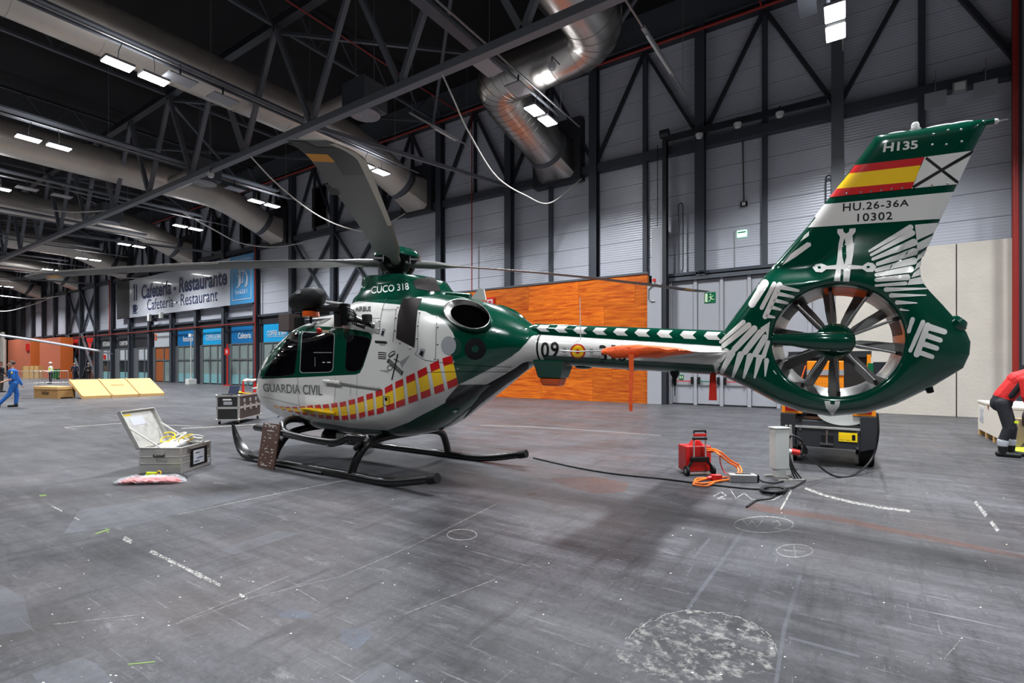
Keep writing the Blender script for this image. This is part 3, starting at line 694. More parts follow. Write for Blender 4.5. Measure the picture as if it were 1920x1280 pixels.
P = onY(1799, 163, 20.2); o = thing('floodlight', 'small unlit floodlight clipped to the wall beam', 'lamp', P); MB().box((-.16, -.06, -.15), (.16, .05, .15)).build('case', 'lamp_case', o, bevel=.01); MB().box((-.12, -.07, -.11), (.12, -.06, .11)).build('lens', 'white_plastic', o); MB().bar((0, 0, 0), (0, .5, .1), .04, .04).build('bracket', 'beam_dark', o)
for (px, py) in ((1311, 254), (1383, 234), (1462, 214), (395, 328), (1035, 124)):
    Y = 20.2 if px > 1100 else 11.0
    P = onY(px, py, Y) if px != 1035 else onZ(px, py, 11.0); o = thing('detector', 'small white dome detector %s' % ('on the wall track above the doors' if px > 1100 else 'near the main truss'), 'detector', P, group='dome detectors on the wall track' if px > 1100 else 'dome detectors by the truss'); MB().lathe([(0, -.14), (.1, -.1), (.14, 0), (.14, .06), (0, .06)], (0, 0, 0), (0, 0, 1), 16).build('dome', 'white_plastic', o, smooth=True); MB().cyl((0, 0, .05), (0, 0, .3), .02, 8).build('stem', 'beam_dark', o); MB().bar((0, 0, .3), (0, .5, .3), .03, .03).build('arm', 'beam_dark', o)
    if px < 1000: MB().cyl((0, 0, .3), (0, 0, ZT-P.z), .01, 6).build('hanger_rod', 'pipe_grey', o)
# sagging white cables
def cable(pxs, Z, r, label, m='white_cable'):
    pts = smooth_path([onY(px, py, y) for px, py, y in pxs], 8); o = MB().tube(pts, r, 6).build('cable', m, smooth=True, org=pts[0]); tag(o, label, 'cable'); return o
cable([(829, 138, 11.2), (850, 185, 11.6), (880, 250, 13), (930, 330, 15), (985, 366, 17), (1032, 380, 18.8), (1090, 335, 20.45)], 0, .025, 'sagging white cable hanging from truss to wall above the tail boom')
cable([(470, 293, 11.2), (520, 345, 12.5), (590, 400, 14.5), (650, 427, 17), (700, 432, 19), (760, 400, 20.45)], 0, .03, 'sagging white cable passing behind the raised rotor blade')
cable([(-20, 366, 10), (60, 388, 10.6), (130, 397, 11.0), (200, 395, 11.2)], 0, .045, 'sagging white cable far left below the truss')
cable([(345, 400, 12), (400, 430, 14.5), (450, 455, 17), (510, 463, 19), (570, 455, 20.5)], 0, .035, 'sagging white cable above the bakery banner')
cable([(-10, 553, 15.5), (60, 560, 17.5), (110, 555, 19.5)], 0, .06, 'sagging pale cable at the far end of the hall')
cable([(-10, 583, 15.5), (20, 582, 17), (70, 568, 19.5), (98, 556, 20.6)], 0, .05, 'lower sagging pale cable at the far end of the hall')
cable([(190, 512, 15.6), (240, 521, 18), (300, 520, 20.3)], 0, .04, 'sagging pale cable before the banner')
# thin red pipes under the roof
for a, b, lab in (((-2.6, -2, 14.5), (-2.6, 20, 14.5), 'thin red sprinkler branch by the bent duct'), ((-12.2, -4, 14.4), (-12.2, 20, 14.4), 'thin red sprinkler branch over the helicopter'), ((-16.4, -8, 14.4), (-16.4, 20, 14.4), 'thin red sprinkler branch beside the straight duct')):
    pipe('sprinkler_branch', [a, b], .03, 'pipe_red', lab)
# ================================================================ helicopter
HL = V((-6.0, 5.68, 0))
heli = thing('helicopter', 'white and green rescue helicopter on black skids with ducted tail fan', 'helicopter', HL)
def interp(tab, x):
    """smooth interpolation of rows keyed on the first column"""
    n = len(tab)
    if x <= tab[0][0]: return tab[0][1:]
    if x >= tab[-1][0]: return tab[-1][1:]
    for i in range(n-1):
        if tab[i][0] <= x <= tab[i+1][0]: break
    p1, p2 = tab[i], tab[i+1]; h = p2[0]-p1[0]; t = (x-p1[0])/h; out = []
    for c in range(1, len(p1)):
        m1 = (p2[c]-tab[i-1][c])/(p2[0]-tab[i-1][0]) if i > 0 else (p2[c]-p1[c])/h
        m2 = (tab[i+2][c]-p1[c])/(tab[i+2][0]-p1[0]) if i < n-2 else (p2[c]-p1[c])/h
        out.append((2*t**3-3*t*t+1)*p1[c]+(t**3-2*t*t+t)*h*m1+(-2*t**3+3*t*t)*p2[c]+(t**3-t*t)*h*m2)
    return out
FUS = [(-3.36,1.10,1.16,.03,1.13,2,2), (-3.28,.93,1.42,.34,1.14,2.2,2.1), (-3.1,.80,1.68,.54,1.16,2.3,2.2), (-2.8,.68,1.96,.69,1.2,2.4,2.4), (-2.4,.60,2.2,.74,1.22,2.5,2.6),
       (-2.0,.545,2.34,.79,1.25,2.7,2.8), (-1.5,.51,2.40,.82,1.25,3.0,2.8), (-1.1,.49,2.43,.83,1.25,3.2,2.8), (-.8,.49,2.54,.83,1.27,3.1,2.8), (-.45,.485,2.68,.83,1.3,3.0,2.8), (0,.49,2.74,.83,1.35,2.9,2.7),
       (.5,.54,2.72,.82,1.4,2.8,2.6), (1.0,.68,2.66,.79,1.5,2.7,2.4), (1.5,.96,2.57,.71,1.65,2.5,2.2), (2.0,1.27,2.42,.57,1.82,2.3,2.1), (2.35,1.5,2.25,.40,1.87,2.1,2), (2.6,1.62,2.10,.25,1.85,2,2), (2.75,1.64,2.05,.212,1.84,2,2)]
def fus_ring(x, n=72, grow=0):
    zb, zt, hw, zc, nt, nb = interp(FUS, x); r = []
    for k in range(n):
        a = 2*math.pi*k/n; c, s_ = math.cos(a), math.sin(a); e = nt if s_ >= 0 else nb; h = (zt-zc) if s_ >= 0 else (zc-zb)
        y = hw*math.copysign(abs(c)**(2/e), c); z = zc+h*math.copysign(abs(s_)**(2/e), s_)
        r.append(V((x, y, z)))
    return r
xs = [-3.36, -3.345, -3.32, -3.28, -3.23, -3.17, -3.1]+[-3.0+.1*i for i in range(58)]
# one skin, painted green and white along lines given in the machine's own side view
fus_mat = mat('fuselage_paint', (214, 213, 208), .2, coat=.7)
def side_curve(nt, xout, pts, x0, x1, z0=0., z1=3.2):
    mr = nt.nodes.new('ShaderNodeMapRange'); mr.inputs[1].default_value = x0; mr.inputs[2].default_value = x1; nt.links.new(xout, mr.inputs[0])
    fc = nt.nodes.new('ShaderNodeFloatCurve'); cu = fc.mapping.curves[0]
    q = sorted([((x-x0)/(x1-x0), (z-z0)/(z1-z0)) for x, z in pts])
    cu.points[0].location = q[0]; cu.points[-1].location = q[-1]
    for p in q[1:-1]: cu.points.new(*p)
    for p in cu.points: p.handle_type = 'VECTOR'
    fc.mapping.update(); nt.links.new(mr.outputs[0], fc.inputs['Value'])
    sc = nt.nodes.new('ShaderNodeMath'); sc.operation = 'MULTIPLY_ADD'; sc.inputs[1].default_value = z1-z0; sc.inputs[2].default_value = z0
    nt.links.new(fc.outputs[0], sc.inputs[0]); return sc.outputs[0]
def paint_nodes(m, top_pts, low_pts):
    nt = m.node_tree; b = nt.nodes['Principled BSDF']; tc = nt.nodes.new('ShaderNodeTexCoord'); sx = nt.nodes.new('ShaderNodeSeparateXYZ'); nt.links.new(tc.outputs['Object'], sx.inputs[0])
    def mm(op, a, c):
        n = nt.nodes.new('ShaderNodeMath'); n.operation = op
        for i, v_ in enumerate((a, c)):
            if isinstance(v_, (int, float)): n.inputs[i].default_value = v_
            else: nt.links.new(v_, n.inputs[i])
        return n.outputs[0]
    a = mm('GREATER_THAN', sx.outputs[2], side_curve(nt, sx.outputs[0], top_pts, -3.5, 3.0)); c = mm('LESS_THAN', sx.outputs[2], side_curve(nt, sx.outputs[0], low_pts, -3.5, 3.0))
    f = mm('MAXIMUM', a, c)
    x = nt.nodes.new('ShaderNodeMix'); x.data_type = 'RGBA'; x.inputs[6].default_value = s2l((214, 213, 208))+(1,); x.inputs[7].default_value = s2l((0, 62, 45))+(1,)
    nt.links.new(f, x.inputs[0]); nt.links.new(x.outputs[2], b.inputs['Base Color'])
fus = MB().loft([fus_ring(x) for x in xs]).build('fuselage', 'fuselage_paint', heli, smooth=60)
# tail boom and drive shaft cover
def circ(x, zc, r, n=40): return [V((x, r*math.cos(2*math.pi*k/n), zc+r*math.sin(2*math.pi*k/n))) for k in range(n)]
def BC(x): t = (x-2.55)/2.4; return 1.845-.163*t, .212-.036*t
boom = MB().loft([circ(2.5+i*.1, *BC(2.5+i*.1)) for i in range(26)]).build('tail_boom', 'heli_white', heli, smooth=True)
MB().loft([circ(2.72, BC(2.72)[0], BC(2.72)[1]+.004), circ(2.745, BC(2.745)[0], BC(2.745)[1]+.004)]).build('boom_seam', 'decal_black', boom, smooth=True)
g = MB(); rings = []
for i in range(26):
    x = 2.42+i*.1; zc, r = BC(x); w_ = .125; zl = zc+r*.80; zh = zc+r+(.10 if i > 1 else .06)+.015*i/25
    rings.append([V((x, w_*math.copysign(abs(math.cos(a))**.6, math.cos(a)), zl+(zh-zl)*abs(math.sin(a))**.6)) for a in [math.pi*k/14 for k in range(15)]]+[V((x, -w_, zl-.08)), V((x, w_, zl-.08))])
cover = g.loft(rings).build('shaft_cover', 'heli_green', heli, smooth=True)
g = MB(); rings = []
for i in range(25):
    x = 2.8+i*.085; zc, r = BC(x)
    rings.append([V((x, (r+.004)*math.cos(a), zc+(r+.004)*math.sin(a))) for a in [math.radians(205+130*k/14) for k in range(15)]])
g.loft(rings, cap=False, closed=False).build('boom_keel', 'heli_green', boom, smooth=True)
# ---------------- fin and fan shroud, outline traced on the centre plane
outl = [(1343,699),(1350,660),(1357,622),(1380,590),(1431,521),(1513,426),(1556,369),(1600,311),(1643,254),(1700,246),(1770,235),(1848,223),(1848,239),(1825,282),(1796,344),(1764,410),(1740,461),(1727,488),(1724,506),(1729,528),(1743,546),(1768,572),(1792,599),(1812,622),(1820,641),(1818,664),(1806,690),(1746,726),(1681,757),(1625,774),(1556,780),(1504,772),(1458,756),(1402,726),(1360,707)]
OUT = [onY(px, py, HL.y)-HL for px, py in outl]
OUT2 = [(p.x, p.z) for p in OUT]
FC = (5.894, 1.837); FR = .515; SH = .19
def dist_out(x, z):
    best = 9; wb = 0
    for i in range(len(OUT2)):
        (ax, az), (bx, bz) = OUT2[i], OUT2[(i+1) % len(OUT2)]
        dx, dz = bx-ax, bz-az; t = max(0, min(1, ((x-ax)*dx+(z-az)*dz)/(dx*dx+dz*dz))); d = math.hypot(x-ax-dx*t, z-az-dz*t)
        if d < best: best = d
    return best
def ss(a, b, x): t = max(0, min(1, (x-a)/(b-a))); return t*t*(3-2*t)
def fin_h(x, z):
    d = dist_out(x, z)
    H0 = SH*(1-ss(2.36, 2.58, z))+.075*ss(2.36, 2.58, z)
    H0 = H0+(.215-H0)*(1-ss(4.75, 5.3, x))
    H0 *= 1-.65*ss(6.45, 7.0, x)*(1-ss(2.2, 2.5, z))
    D = .16+.14*ss(6.0, 6.7, x) if z < 2.6 else .12
    t = min(1, d/D); return .006+H0*math.sqrt(max(0, 1-(1-t)**2))
def ray_out(a):
    c, s_ = math.cos(a), math.sin(a); best = 0
    for i in range(len(OUT2)):
        (ax, az), (bx, bz) = OUT2[i], OUT2[(i+1) % len(OUT2)]
        ax -= FC[0]; bx -= FC[0]; az -= FC[1]; bz -= FC[1]; ex, ez = bx-ax, bz-az; den = c*ez-s_*ex
        if abs(den) < 1e-9: continue
        t = (ax*ez-az*ex)/den; u = (ax*s_-az*c)/den
        if t > 0 and -1e-6 <= u <= 1+1e-6: best = max(best, t)
    return best
angs = sorted(set([2*math.pi*k/220 for k in range(220)]+[math.atan2(z-FC[1], x-FC[0]) % (2*math.pi) for x, z in OUT2]))
RO = [ray_out(a) for a in angs]
LIP = .05
def fin_ring(side, f):
    out = []
    for a, R in zip(angs, RO):
        r0 = FR+LIP; r = r0+(R-r0)*f; x, z = FC[0]+r*math.cos(a), FC[1]+r*math.sin(a)
        h = fin_h(x, z)
        if f < .25: h = max(h, SH*(1-f*1.5)*ss(0, .06, R-r0+.0) if R-r0 > .02 else h)
        out.append(V((x, side*h, z)))
    return out
fs_ = [0, .04, .09, .15, .22, .3, .38, .46, .54, .62, .7, .77, .83, .88, .92, .95, .975, .99, 1.0]
rings = []
for i in range(7):   # port lip, from inside of the duct outwards
    t = i/6*math.pi/2
    rings.append([V((FC[0]+(FR+LIP-LIP*math.cos(t))*math.cos(a), -(SH-LIP+LIP*math.sin(t)), FC[1]+(FR+LIP-LIP*math.cos(t))*math.sin(a))) for a in angs])
fin = MB(); port = rings[1:]+[fin_ring(-1, f) for f in fs_[1:]]; star = [[V((p.x, -p.y, p.z)) for p in r] for r in reversed(port[:-1])]
edge = [V((p.x, 0, p.z)) for p in port[-1]]
allr = [rings[0]]+port[:-1]+[edge]+star+[[V((p.x, -p.y, p.z)) for p in rings[0]]]
k_ = len(angs)
fin.loft(allr, cap=False)
finob = fin.build('tail_fin', 'heli_green', heli, smooth=50)
g = MB(); n = 64
g.loft([[V((FC[0]+r*math.cos(2*math.pi*k/n), y, FC[1]+r*math.sin(2*math.pi*k/n))) for k in range(n)] for y, r in ((-(SH-LIP), FR), (-.06, FR-.02), (.0, FR-.04), (SH-LIP+.02, FR-.065), (SH-LIP+.022, FR+.01))], cap=False); duct_in = g.build('fan_duct', 'steel_brushed', heli, smooth=True)
for a0, a1, mm in ((60, 100, 'amber'), (5, 30, 'blade_dark'), (120, 150, 'blade_dark'), (165, 185, 'blade_dark'), (20, 58, 'duct_galv'), (-40, -20, 'duct_galv')):
    g = MB(); g.loft([[V((FC[0]+r*math.cos(math.radians(a0+(a1-a0)*k/10)), y, FC[1]+r*math.sin(math.radians(a0+(a1-a0)*k/10)))) for k in range(11)] for y, r in ((-.10, FR-.012), (.0, FR-.044), (.14, FR-.066))], cap=False, closed=False); g.build('duct_lining', mm, duct_in, smooth=True)
# fan: gearbox, stator arm, vanes, rotor blades
gb = MB(); gb.lathe([(0, -.13), (.12, -.13), (.155, -.10), (.165, 0), (.165, .10), (.14, .14), (0, .14)], (FC[0], .0, FC[1]), (0, -1, 0), 32); gearbox = gb.build('fan_gearbox', 'heli_green', heli, smooth=30)
g = MB()
for i in range(12):
    a = 2*math.pi*i/12; g.ball((FC[0]+.145*math.cos(a), -.125, FC[1]+.145*math.sin(a)), .012, 8, 6)
stuff(g.build('hub_bolts', 'heli_green', gearbox, smooth=True))
arm = MB(); arm.tube([(FC[0]+.11, -.12, FC[1]-.01), (FC[0]+.06, -.15, FC[1]-.01), (FC[0]-.15, -.15, FC[1]), (FC[0]-.34, -.12, FC[1]+.02), (FC[0]-.53, -.1, FC[1]+.03)], [.085, .1, .085, .06, .055], 20); arm.build('drive_arm', 'heli_green', heli, smooth=True)
for i in range(10):
    a = math.radians(90-36*i+4); p = V((math.cos(a), 0, math.sin(a)))
    if abs(math.degrees(math.atan2(p.z, p.x))) > 165: continue
    t = MB().tube([V((FC[0], -.06, FC[1]))+p*.14, V((FC[0], -.08, FC[1]))+p*(FR-.01)], [.014, .012], 10).build('stator_vane', 'steel', heli, smooth=True)
    MB().cbox(V((FC[0], -.08, FC[1]))+p*(FR-.03), (.03, .05, .03)).build('vane_foot', 'rubber', t)
for i, dg in enumerate((97, 65, 34, -8, -50, -91, -118, -150, 168, 128)):
    a = math.radians(dg); p = V((math.cos(a), 0, math.sin(a))); q = V((-math.sin(a), 0, math.cos(a))); c0 = V((FC[0], .07, FC[1])); rg = []
    for r, ch in ((.14, .03), (.2, .045), (.3, .05), (.4, .05), (FR-.045, .052)):
        tw = q*.93+V((0, .36, 0)); th = V((0, 1, 0))*.93-q*.36
        rg.append([c0+p*r+tw*(ch*.9)+th*0, c0+p*r+th*.009, c0+p*r-tw*ch, c0+p*r-th*.009])
    MB().loft(rg).build('fan_blade', 'blade_grey', heli, smooth=True)
# fin furniture
tp = lambda px, py: onY(px, py, HL.y)-HL
b0 = tp(1716, 246); bc = MB(); bc.cyl(b0-V((0,0,.03)), b0+V((0,0,.02)), .04, 16); bco = bc.build('beacon_base', 'white_plastic', heli, smooth=True); MB().lathe([(.03, 0), (.03, .035), (.022, .055), (0, .06)], b0+V((0,0,.02)), (0,0,1), 16).build('beacon_lens', 'white_plastic', bco, smooth=True)
for px, py, w_ in ((1676, 250, .1), (1757, 237, .13), (1795, 231, .11)):
    MB().ball(tp(px, py+3), (w_, .035, .022), 20, 8).build('fin_antenna', 'white_plastic', heli, smooth=True)
p = tp(1850, 231); nl = MB().cyl(p-V((.05,0,.0)), p+V((.045, 0, .0)), .024, 14).build('tail_light', 'heli_green', heli, smooth=True); MB().lathe([(.024, 0), (.022, .02), (0, .035)], p+V((.045,0,0)), (1,0,0), 14).build('light_lens', 'white_plastic', nl, smooth=True); MB().cyl(p+V((.07,0,0)), p+V((.13,0,.0)), .004, 6).build('static_wick', 'steel', nl)
p = tp(1803, 606); MB().lathe([(.0, -.02), (.075, 0), (.08, .05), (.05, .09), (0, .09)], p-V((.06, 0, .03)), (.7, 0, .7), 16).build('rear_sensor', 'heli_green', heli, smooth=True)
p = tp(1741, 732); MB().lathe([(.03, 0), (.025, .05), (0, .055)], p+V((0,0,.03)), (.3,0,-1), 12).build('tail_bumper', 'rubber', heli, smooth=True)
# ================================================================ livery tools: photo pixel -> first painted surface hit
def bvh_of(obs):
    vs, fs = [], []
    for o in obs:
        n = len(vs); vs += [v.co.copy() for v in o.data.vertices]; fs += [tuple(i+n for i in p.vertices) for p in o.data.polygons]
    return BVHTree.FromPolygons(vs, fs)
BODY = bvh_of([fus, boom, cover, finob])
CL = CAM-HL
def hit(px, py, bvh=None, ref=None):
    bvh = bvh or BODY
    for k in range(14):
        t = k/14; x, y = (px, py) if ref is None else (px+(ref[0]-px)*t, py+(ref[1]-py)*t)
        loc, nor, idx, d = bvh.ray_cast(CL, ray(x, y).normalized())
        if loc is not None:
            if nor.dot(CL-loc) < 0: nor = -nor
            return loc, nor
        if ref is None: break
    return None, None
def C_(x0, y0, sc): return lambda pts: [(x0+x*sc, y0+y*sc) for x, y in pts]
def decal(name, polys, m, parent, lift=.003, step=9, bvh=None, smooth=True):
    """polys: list of photo polygons, laid on the painted skin as one thin film"""
    me = MB(); 
    for poly in polys:
        bm = bmesh.new(); vv = [bm.verts.new((x, y, 0)) for x, y in poly]
        for t in tessellate_polygon([[V((x, y, 0)) for x, y in poly]]):
            try: bm.faces.new([vv[i] for i in t])
            except ValueError: pass
        project(bm, me, lift, step, bvh); bm.free()
    return me.build(name, m, parent, smooth=60 if smooth else False, fix=False)
def project(bm, me, lift, step, bvh):
    for it in range(7):
        lg = [e for e in bm.edges if e.calc_length() > step]
        if not lg: break
        bmesh.ops.subdivide_edges(bm, edges=lg, cuts=1, use_grid_fill=False)
        bmesh.ops.triangulate(bm, faces=[f for f in bm.faces if len(f.verts) > 3])
    n = max(1, len(bm.verts)); cx = sum(v.co.x for v in bm.verts)/n; cy = sum(v.co.y for v in bm.verts)/n
    vs = []
    bm.verts.index_update()
    for v in bm.verts:
        l, nn = hit(v.co.x, v.co.y, bvh, (cx, cy)); vs.append(None if l is None else l+nn*lift)
    idx = {}; out = []
    for i, p in enumerate(vs):
        if p is not None: idx[i] = len(out); out.append(p)
    fs = []
    for f in bm.faces:
        ii = [v.index for v in f.verts]
        if all(i in idx for i in ii):
            P = [out[idx[i]] for i in ii]
            if max((P[0]-P[1]).length, (P[1]-P[2]).length, (P[2]-P[0]).length) < .6: fs.append(tuple(idx[i] for i in ii))
    me.add(out, fs)
def stroke(p0, p1, w0, w1=None, n=5, round0=True, round1=True):
    w1 = w0 if w1 is None else w1; p0 = V(p0); p1 = V(p1); d = (p1-p0).normalized(); q = V((-d.y, d.x)); out = []
    a = math.atan2(q.y, q.x)
    if round0: out += [p0+V((math.cos(a+math.pi*k/n), math.sin(a+math.pi*k/n)))*(w0/2) for k in range(n+1)]
    else: out += [p0+q*(w0/2), p0-q*(w0/2)]
    a = math.atan2(-q.y, -q.x)
    if round1: out += [p1+V((math.cos(a+math.pi*k/n), math.sin(a+math.pi*k/n)))*(w1/2) for k in range(n+1)]
    else: out += [p1-q*(w1/2), p1+q*(w1/2)]
    return [(p.x, p.y) for p in out]
def pline(pts, w): return [stroke(pts[i], pts[i+1], w, n=2) for i in range(len(pts)-1)]
def text_decal(name, txt, quad, m, parent, lift=.005, step=8, bvh=None, **k):
    """quad: photo pixels TL TR BR BL of the lettering"""
    vs, fs = text_mesh(txt, **k); TL, TR, BR, BL = [V(q) for q in quad]; bm = bmesh.new()
    vv = [bm.verts.new(tuple((BL*(1-a)+BR*a)*(1-b)+(TL*(1-a)+TR*a)*b)+(0,)) for a, b in vs]
    for f in fs:
        try: bm.faces.new([vv[i] for i in f])
        except ValueError: pass
    bmesh.ops.triangulate(bm, faces=bm.faces[:])
    me = MB(); project(bm, me, lift, step, bvh); bm.free()
    return me.build(name, m, parent, fix=False)
def mirror(o):
    me = o.data.copy(); 
    for v in me.vertices: v.co.y = -v.co.y
    me.flip_normals(); c = bpy.data.objects.new(o.name, me); COL.objects.link(c); c.parent = o.parent; return c
def sidept(pts, cv=None):
    out = []
    for px, py in (cv(pts) if cv else pts):
        l, n_ = hit(px, py)
        if l is not None: out.append((l.x, l.z))
    return out
cA = C_(470, 580, 250/1778); cB = C_(660, 560, 300/1745); c2 = C_(380, 660, 1/3); c5 = C_(470, 460, 430/1898); c6 = C_(820, 480, 560/1886); c7 = C_(1320, 200, 600/1829); c8 = C_(1320, 500, 600/1829); cE = C_(820, 540, 260/1849)
# colour boundaries of the cowling and belly
top = sidept([(810, 458), (900, 462), (1000, 470), (1110, 478), (1240, 490), (1390, 535), (1450, 548), (1500, 575)], c5)+sidept([(940, 190), (1010, 250), (1060, 310), (1100, 370), (1128, 440)], cB)
lowr = sidept([(1140, 560), (1100, 640)], cB)
low_edge = sidept([(1158, 935), (1300, 870), (1450, 790), (1600, 710), (1745, 620)], cB)+sidept([(1100, 830), (1180, 730), (1270, 630)], cE)
belly = sidept([(500, 345), (600, 385), (720, 405), (830, 425), (1040, 440), (1160, 395), (1300, 320), (1400, 265), (1500, 215), (1600, 180)], c2)+sidept([(690, 1275), (900, 1150), (1050, 1060), (1140, 995), (1215, 978)], cE)
def uniq(l):
    l = sorted(l); o = [l[0]]
    for p in l[1:]:
        if p[0]-o[-1][0] > .02: o.append(p)
    return o
top = uniq(top); xr = top[-1][0]; low_edge = uniq([p for p in low_edge if p[0] > xr+.03])
tp_curve = [(-3.5, 3.19), (top[0][0]-.03, 3.19)]+top+low_edge
if tp_curve[-1][0] < 2.95: tp_curve.append((3.0, low_edge[-1][1] if low_edge else 2.0))
belly = uniq(belly); lo_curve = [(-3.5, .02), (belly[0][0]-.2, .02)]+belly+[(belly[-1][0]+.05, belly[-1][1]), (3.0, 1.66)]
paint_nodes(MATS['fuselage_paint'], tp_curve, lo_curve)
rg_ = cB([(1105, 375), (1130, 440), (1137, 520), (1110, 595), (1092, 617), (1158, 935), (1300, 868), (1450, 790), (1600, 712), (1745, 625)])+cE([(1180, 735), (1275, 618), (1215, 540), (1000, 520), (700, 480), (400, 540)])
mirror(decal('rear_green_paint', [rg_], 'heli_green', fus, .0025, 8))
# ---------------- windows and green window band
gbp = cA([(62, 905), (80, 800), (150, 652), (290, 482), (420, 352), (560, 255), (655, 215), (900, 222), (1130, 238), (1400, 270), (1570, 305), (1612, 335), (1618, 380), (1600, 450), (1500, 760), (1455, 845), (1400, 866), (1120, 880), (630, 905), (160, 925)])
band = decal('window_band', [gbp], 'heli_green', fus, .003, 8); mirror(band)
wins = [[(190, 872), (240, 780), (330, 640), (440, 480), (530, 340), (570, 312), (625, 315), (640, 335), (628, 500), (600, 720), (588, 835), (560, 862), (400, 886), (280, 892), (205, 890)],
        [(712, 308), (1080, 322), (1112, 335), (1118, 365), (1098, 770), (1085, 810), (1045, 828), (700, 838), (672, 822), (668, 790), (692, 340)],
        [(1325, 352), (1490, 360), (1580, 385), (1600, 415), (1585, 470), (1478, 770), (1440, 805), (1400, 818), (1320, 818), (1280, 795), (1268, 760), (1290, 420), (1300, 370)]]
for i, wq in enumerate(wins):
    c = V((sum(p[0] for p in wq)/len(wq), sum(p[1] for p in wq)/len(wq)))
    big = [tuple(c+(V(p)-c)*1.045) for p in wq]
    fr = decal('window_frame', [cA(big)], 'rubber' if i != 1 else 'decal_grey', fus, .006, 7); pn = decal('window_pane', [cA(wq)], 'glass_dark', fus, .009, 6)
    mirror(fr); mirror(pn)
# sliding window details on the middle pane
decal('pane_divider', pline(cA([(850, 575), (1090, 575)]), 1.2)+pline(cA([(865, 640), (865, 760)]), .8), 'decal_grey', fus, .011, 6)
for q in ([(965, 700), (1000, 700), (1000, 712), (965, 712)], [(1028, 698), (1075, 698), (1075, 712), (1028, 712)]): decal('pane_sticker', [cA(q)], 'decal_white', fus, .012, 6)
# windscreen glass over the nose
g = MB(); n = 72; rr = [x for x in xs if x <= -1.9]; idx = {}
for i, x in enumerate(rr):
    ring = fus_ring(x, n); cz = interp(FUS, x)[3]
    for k in range(n):
        p = ring[k]; d = V((0, p.y, p.z-cz)); d = d.normalized() if d.length > 1e-6 else V((0, 0, 1)); d = (d+V((-.6 if x < -2.6 else -.2, 0, 0))).normalized()
        idx[i, k] = len(g.v); g.v.append(p+d*.008)
keep = []
for i in range(len(rr)-1):
    for k in range(n):
        x = (rr[i]+rr[i+1])/2; a = 360*(k+.5)/n
        lo = 34+30*ss(-3.25, -2.2, x)
        if lo < a < 180-lo and not 88 < a < 92: keep.append((idx[i, k], idx[i, (k+1) % n], idx[i+1, (k+1) % n], idx[i+1, k]))
g.f = keep; g.build('windscreen', 'glass_dark', heli, smooth=True)
# ---------------- flag stripes along the flank
SB = [[(985,650),(1090,615),(1158,935),(1050,985)], [(850,715),(945,670),(1010,1000),(905,1040)], [(715,790),(812,740),(862,1055),(757,1095)], [(590,850),(682,808),(720,1108),(620,1142)], [(472,908),(555,870),(582,1155),(485,1190)], [(358,972),(440,925),(468,1198),(378,1225)], [(257,1008),(332,985),(350,1235),(273,1260)]]
S2 = [[(920,238),(957,228),(965,350),(932,360)], [(870,257),(905,246),(915,361),(882,370)], [(820,271),(857,262),(865,372),(832,376)], [(770,283),(805,275),(820,378),(785,381)], [(722,289),(757,282),(770,380),(740,381)], [(675,295),(708,290),(728,376),(695,376)], [(630,298),(662,294),(685,372),(655,369)], [(586,302),(618,297),(640,364),(608,358)], [(543,306),(575,303),(597,355),(566,349)], [(502,307),(530,307),(553,346),(525,341)], [(465,307),(490,308),(510,336),(483,331)], [(430,305),(455,307),(471,326),(445,321)], [(395,298),(420,303),(432,316),(410,311)]]
for q in [cB(s_) for s_ in SB]+[c2(s_) for s_ in S2]:
    a, b, c, d = [V(p) for p in q]
    L_ = lambda t: (tuple(a.lerp(d, t)), tuple(b.lerp(c, t)))
    for t0, t1, mm, nm in ((0, .26, 'flag_red', 'red_stripe'), (.26, .76, 'flag_yellow', 'yellow_stripe'), (.76, 1, 'flag_red', 'red_stripe')):
        u, v_ = L_(t0), L_(t1); decal(nm, [[u[0], u[1], v_[1], v_[0]]], mm, fus, .004, 8)
# ---------------- lettering and emblem
text_decal('lettering', 'GUARDIA CIVIL', cA([(165, 985), (955, 1008), (955, 1148), (175, 1092)]), 'dark_green_text', fus, .005, offset=.012)
g_ = []
for i in range(9):
    t = (i+.5)/9; l = V((163, 985)).lerp(V((172, 1095)), t); r = V((958, 1006)).lerp(V((958, 1152)), t); g_.append(stroke(cA([tuple(l)])[0], cA([tuple(r)])[0], .42, n=2, round0=False, round1=False))
stuff(decal('lettering_lines', g_, 'heli_white', fus, .007, 12))
text_decal('lettering', 'AIRBUS', c5([(868, 506), (998, 504), (996, 546), (868, 547)]), 'decal_black', fus, .005, offset=.03)
em = []
em += pline(cB([(500, 605), (437, 880)]), 2.0)+pline(cB([(462, 656), (512, 684)]), 1.8)
for o_ in (-26, -13, 0, 13, 26): em += pline(cB([(398+o_*.35, 672-o_*.7), (548+o_*.35, 812-o_*.7)]), 1.1)
em += pline(cB([(400, 655), (385, 690)]), 1.3)+pline(cB([(555, 790), (540, 830)]), 1.8)
em += [stroke(cB([(415+28*math.cos(a), 752+26*math.sin(a))])[0], cB([(415+28*math.cos(a+.7), 752+26*math.sin(a+.7))])[0], 1.0, n=2) for a in [.7*i for i in range(9)]]
em += pline(cB([(400, 610), (405, 632), (468, 590), (465, 570), (440, 575), (420, 590), (400, 610)]), 1.1)+pline(cB([(410, 640), (470, 604)]), 1.2)
stuff(decal('emblem', em, 'dark_green_text', fus, .006, 7))
wg = []
for i in range(7): wg += pline(cB([(520+4*i, 690+8*i), (628-14*i, 622+22*i)]), .9)+pline(cB([(420-4*i, 780-2*i), (305+16*i, 780+5*i-0)]), .8)
stuff(decal('emblem_wings', wg, 'decal_grey', fus, .005, 7))
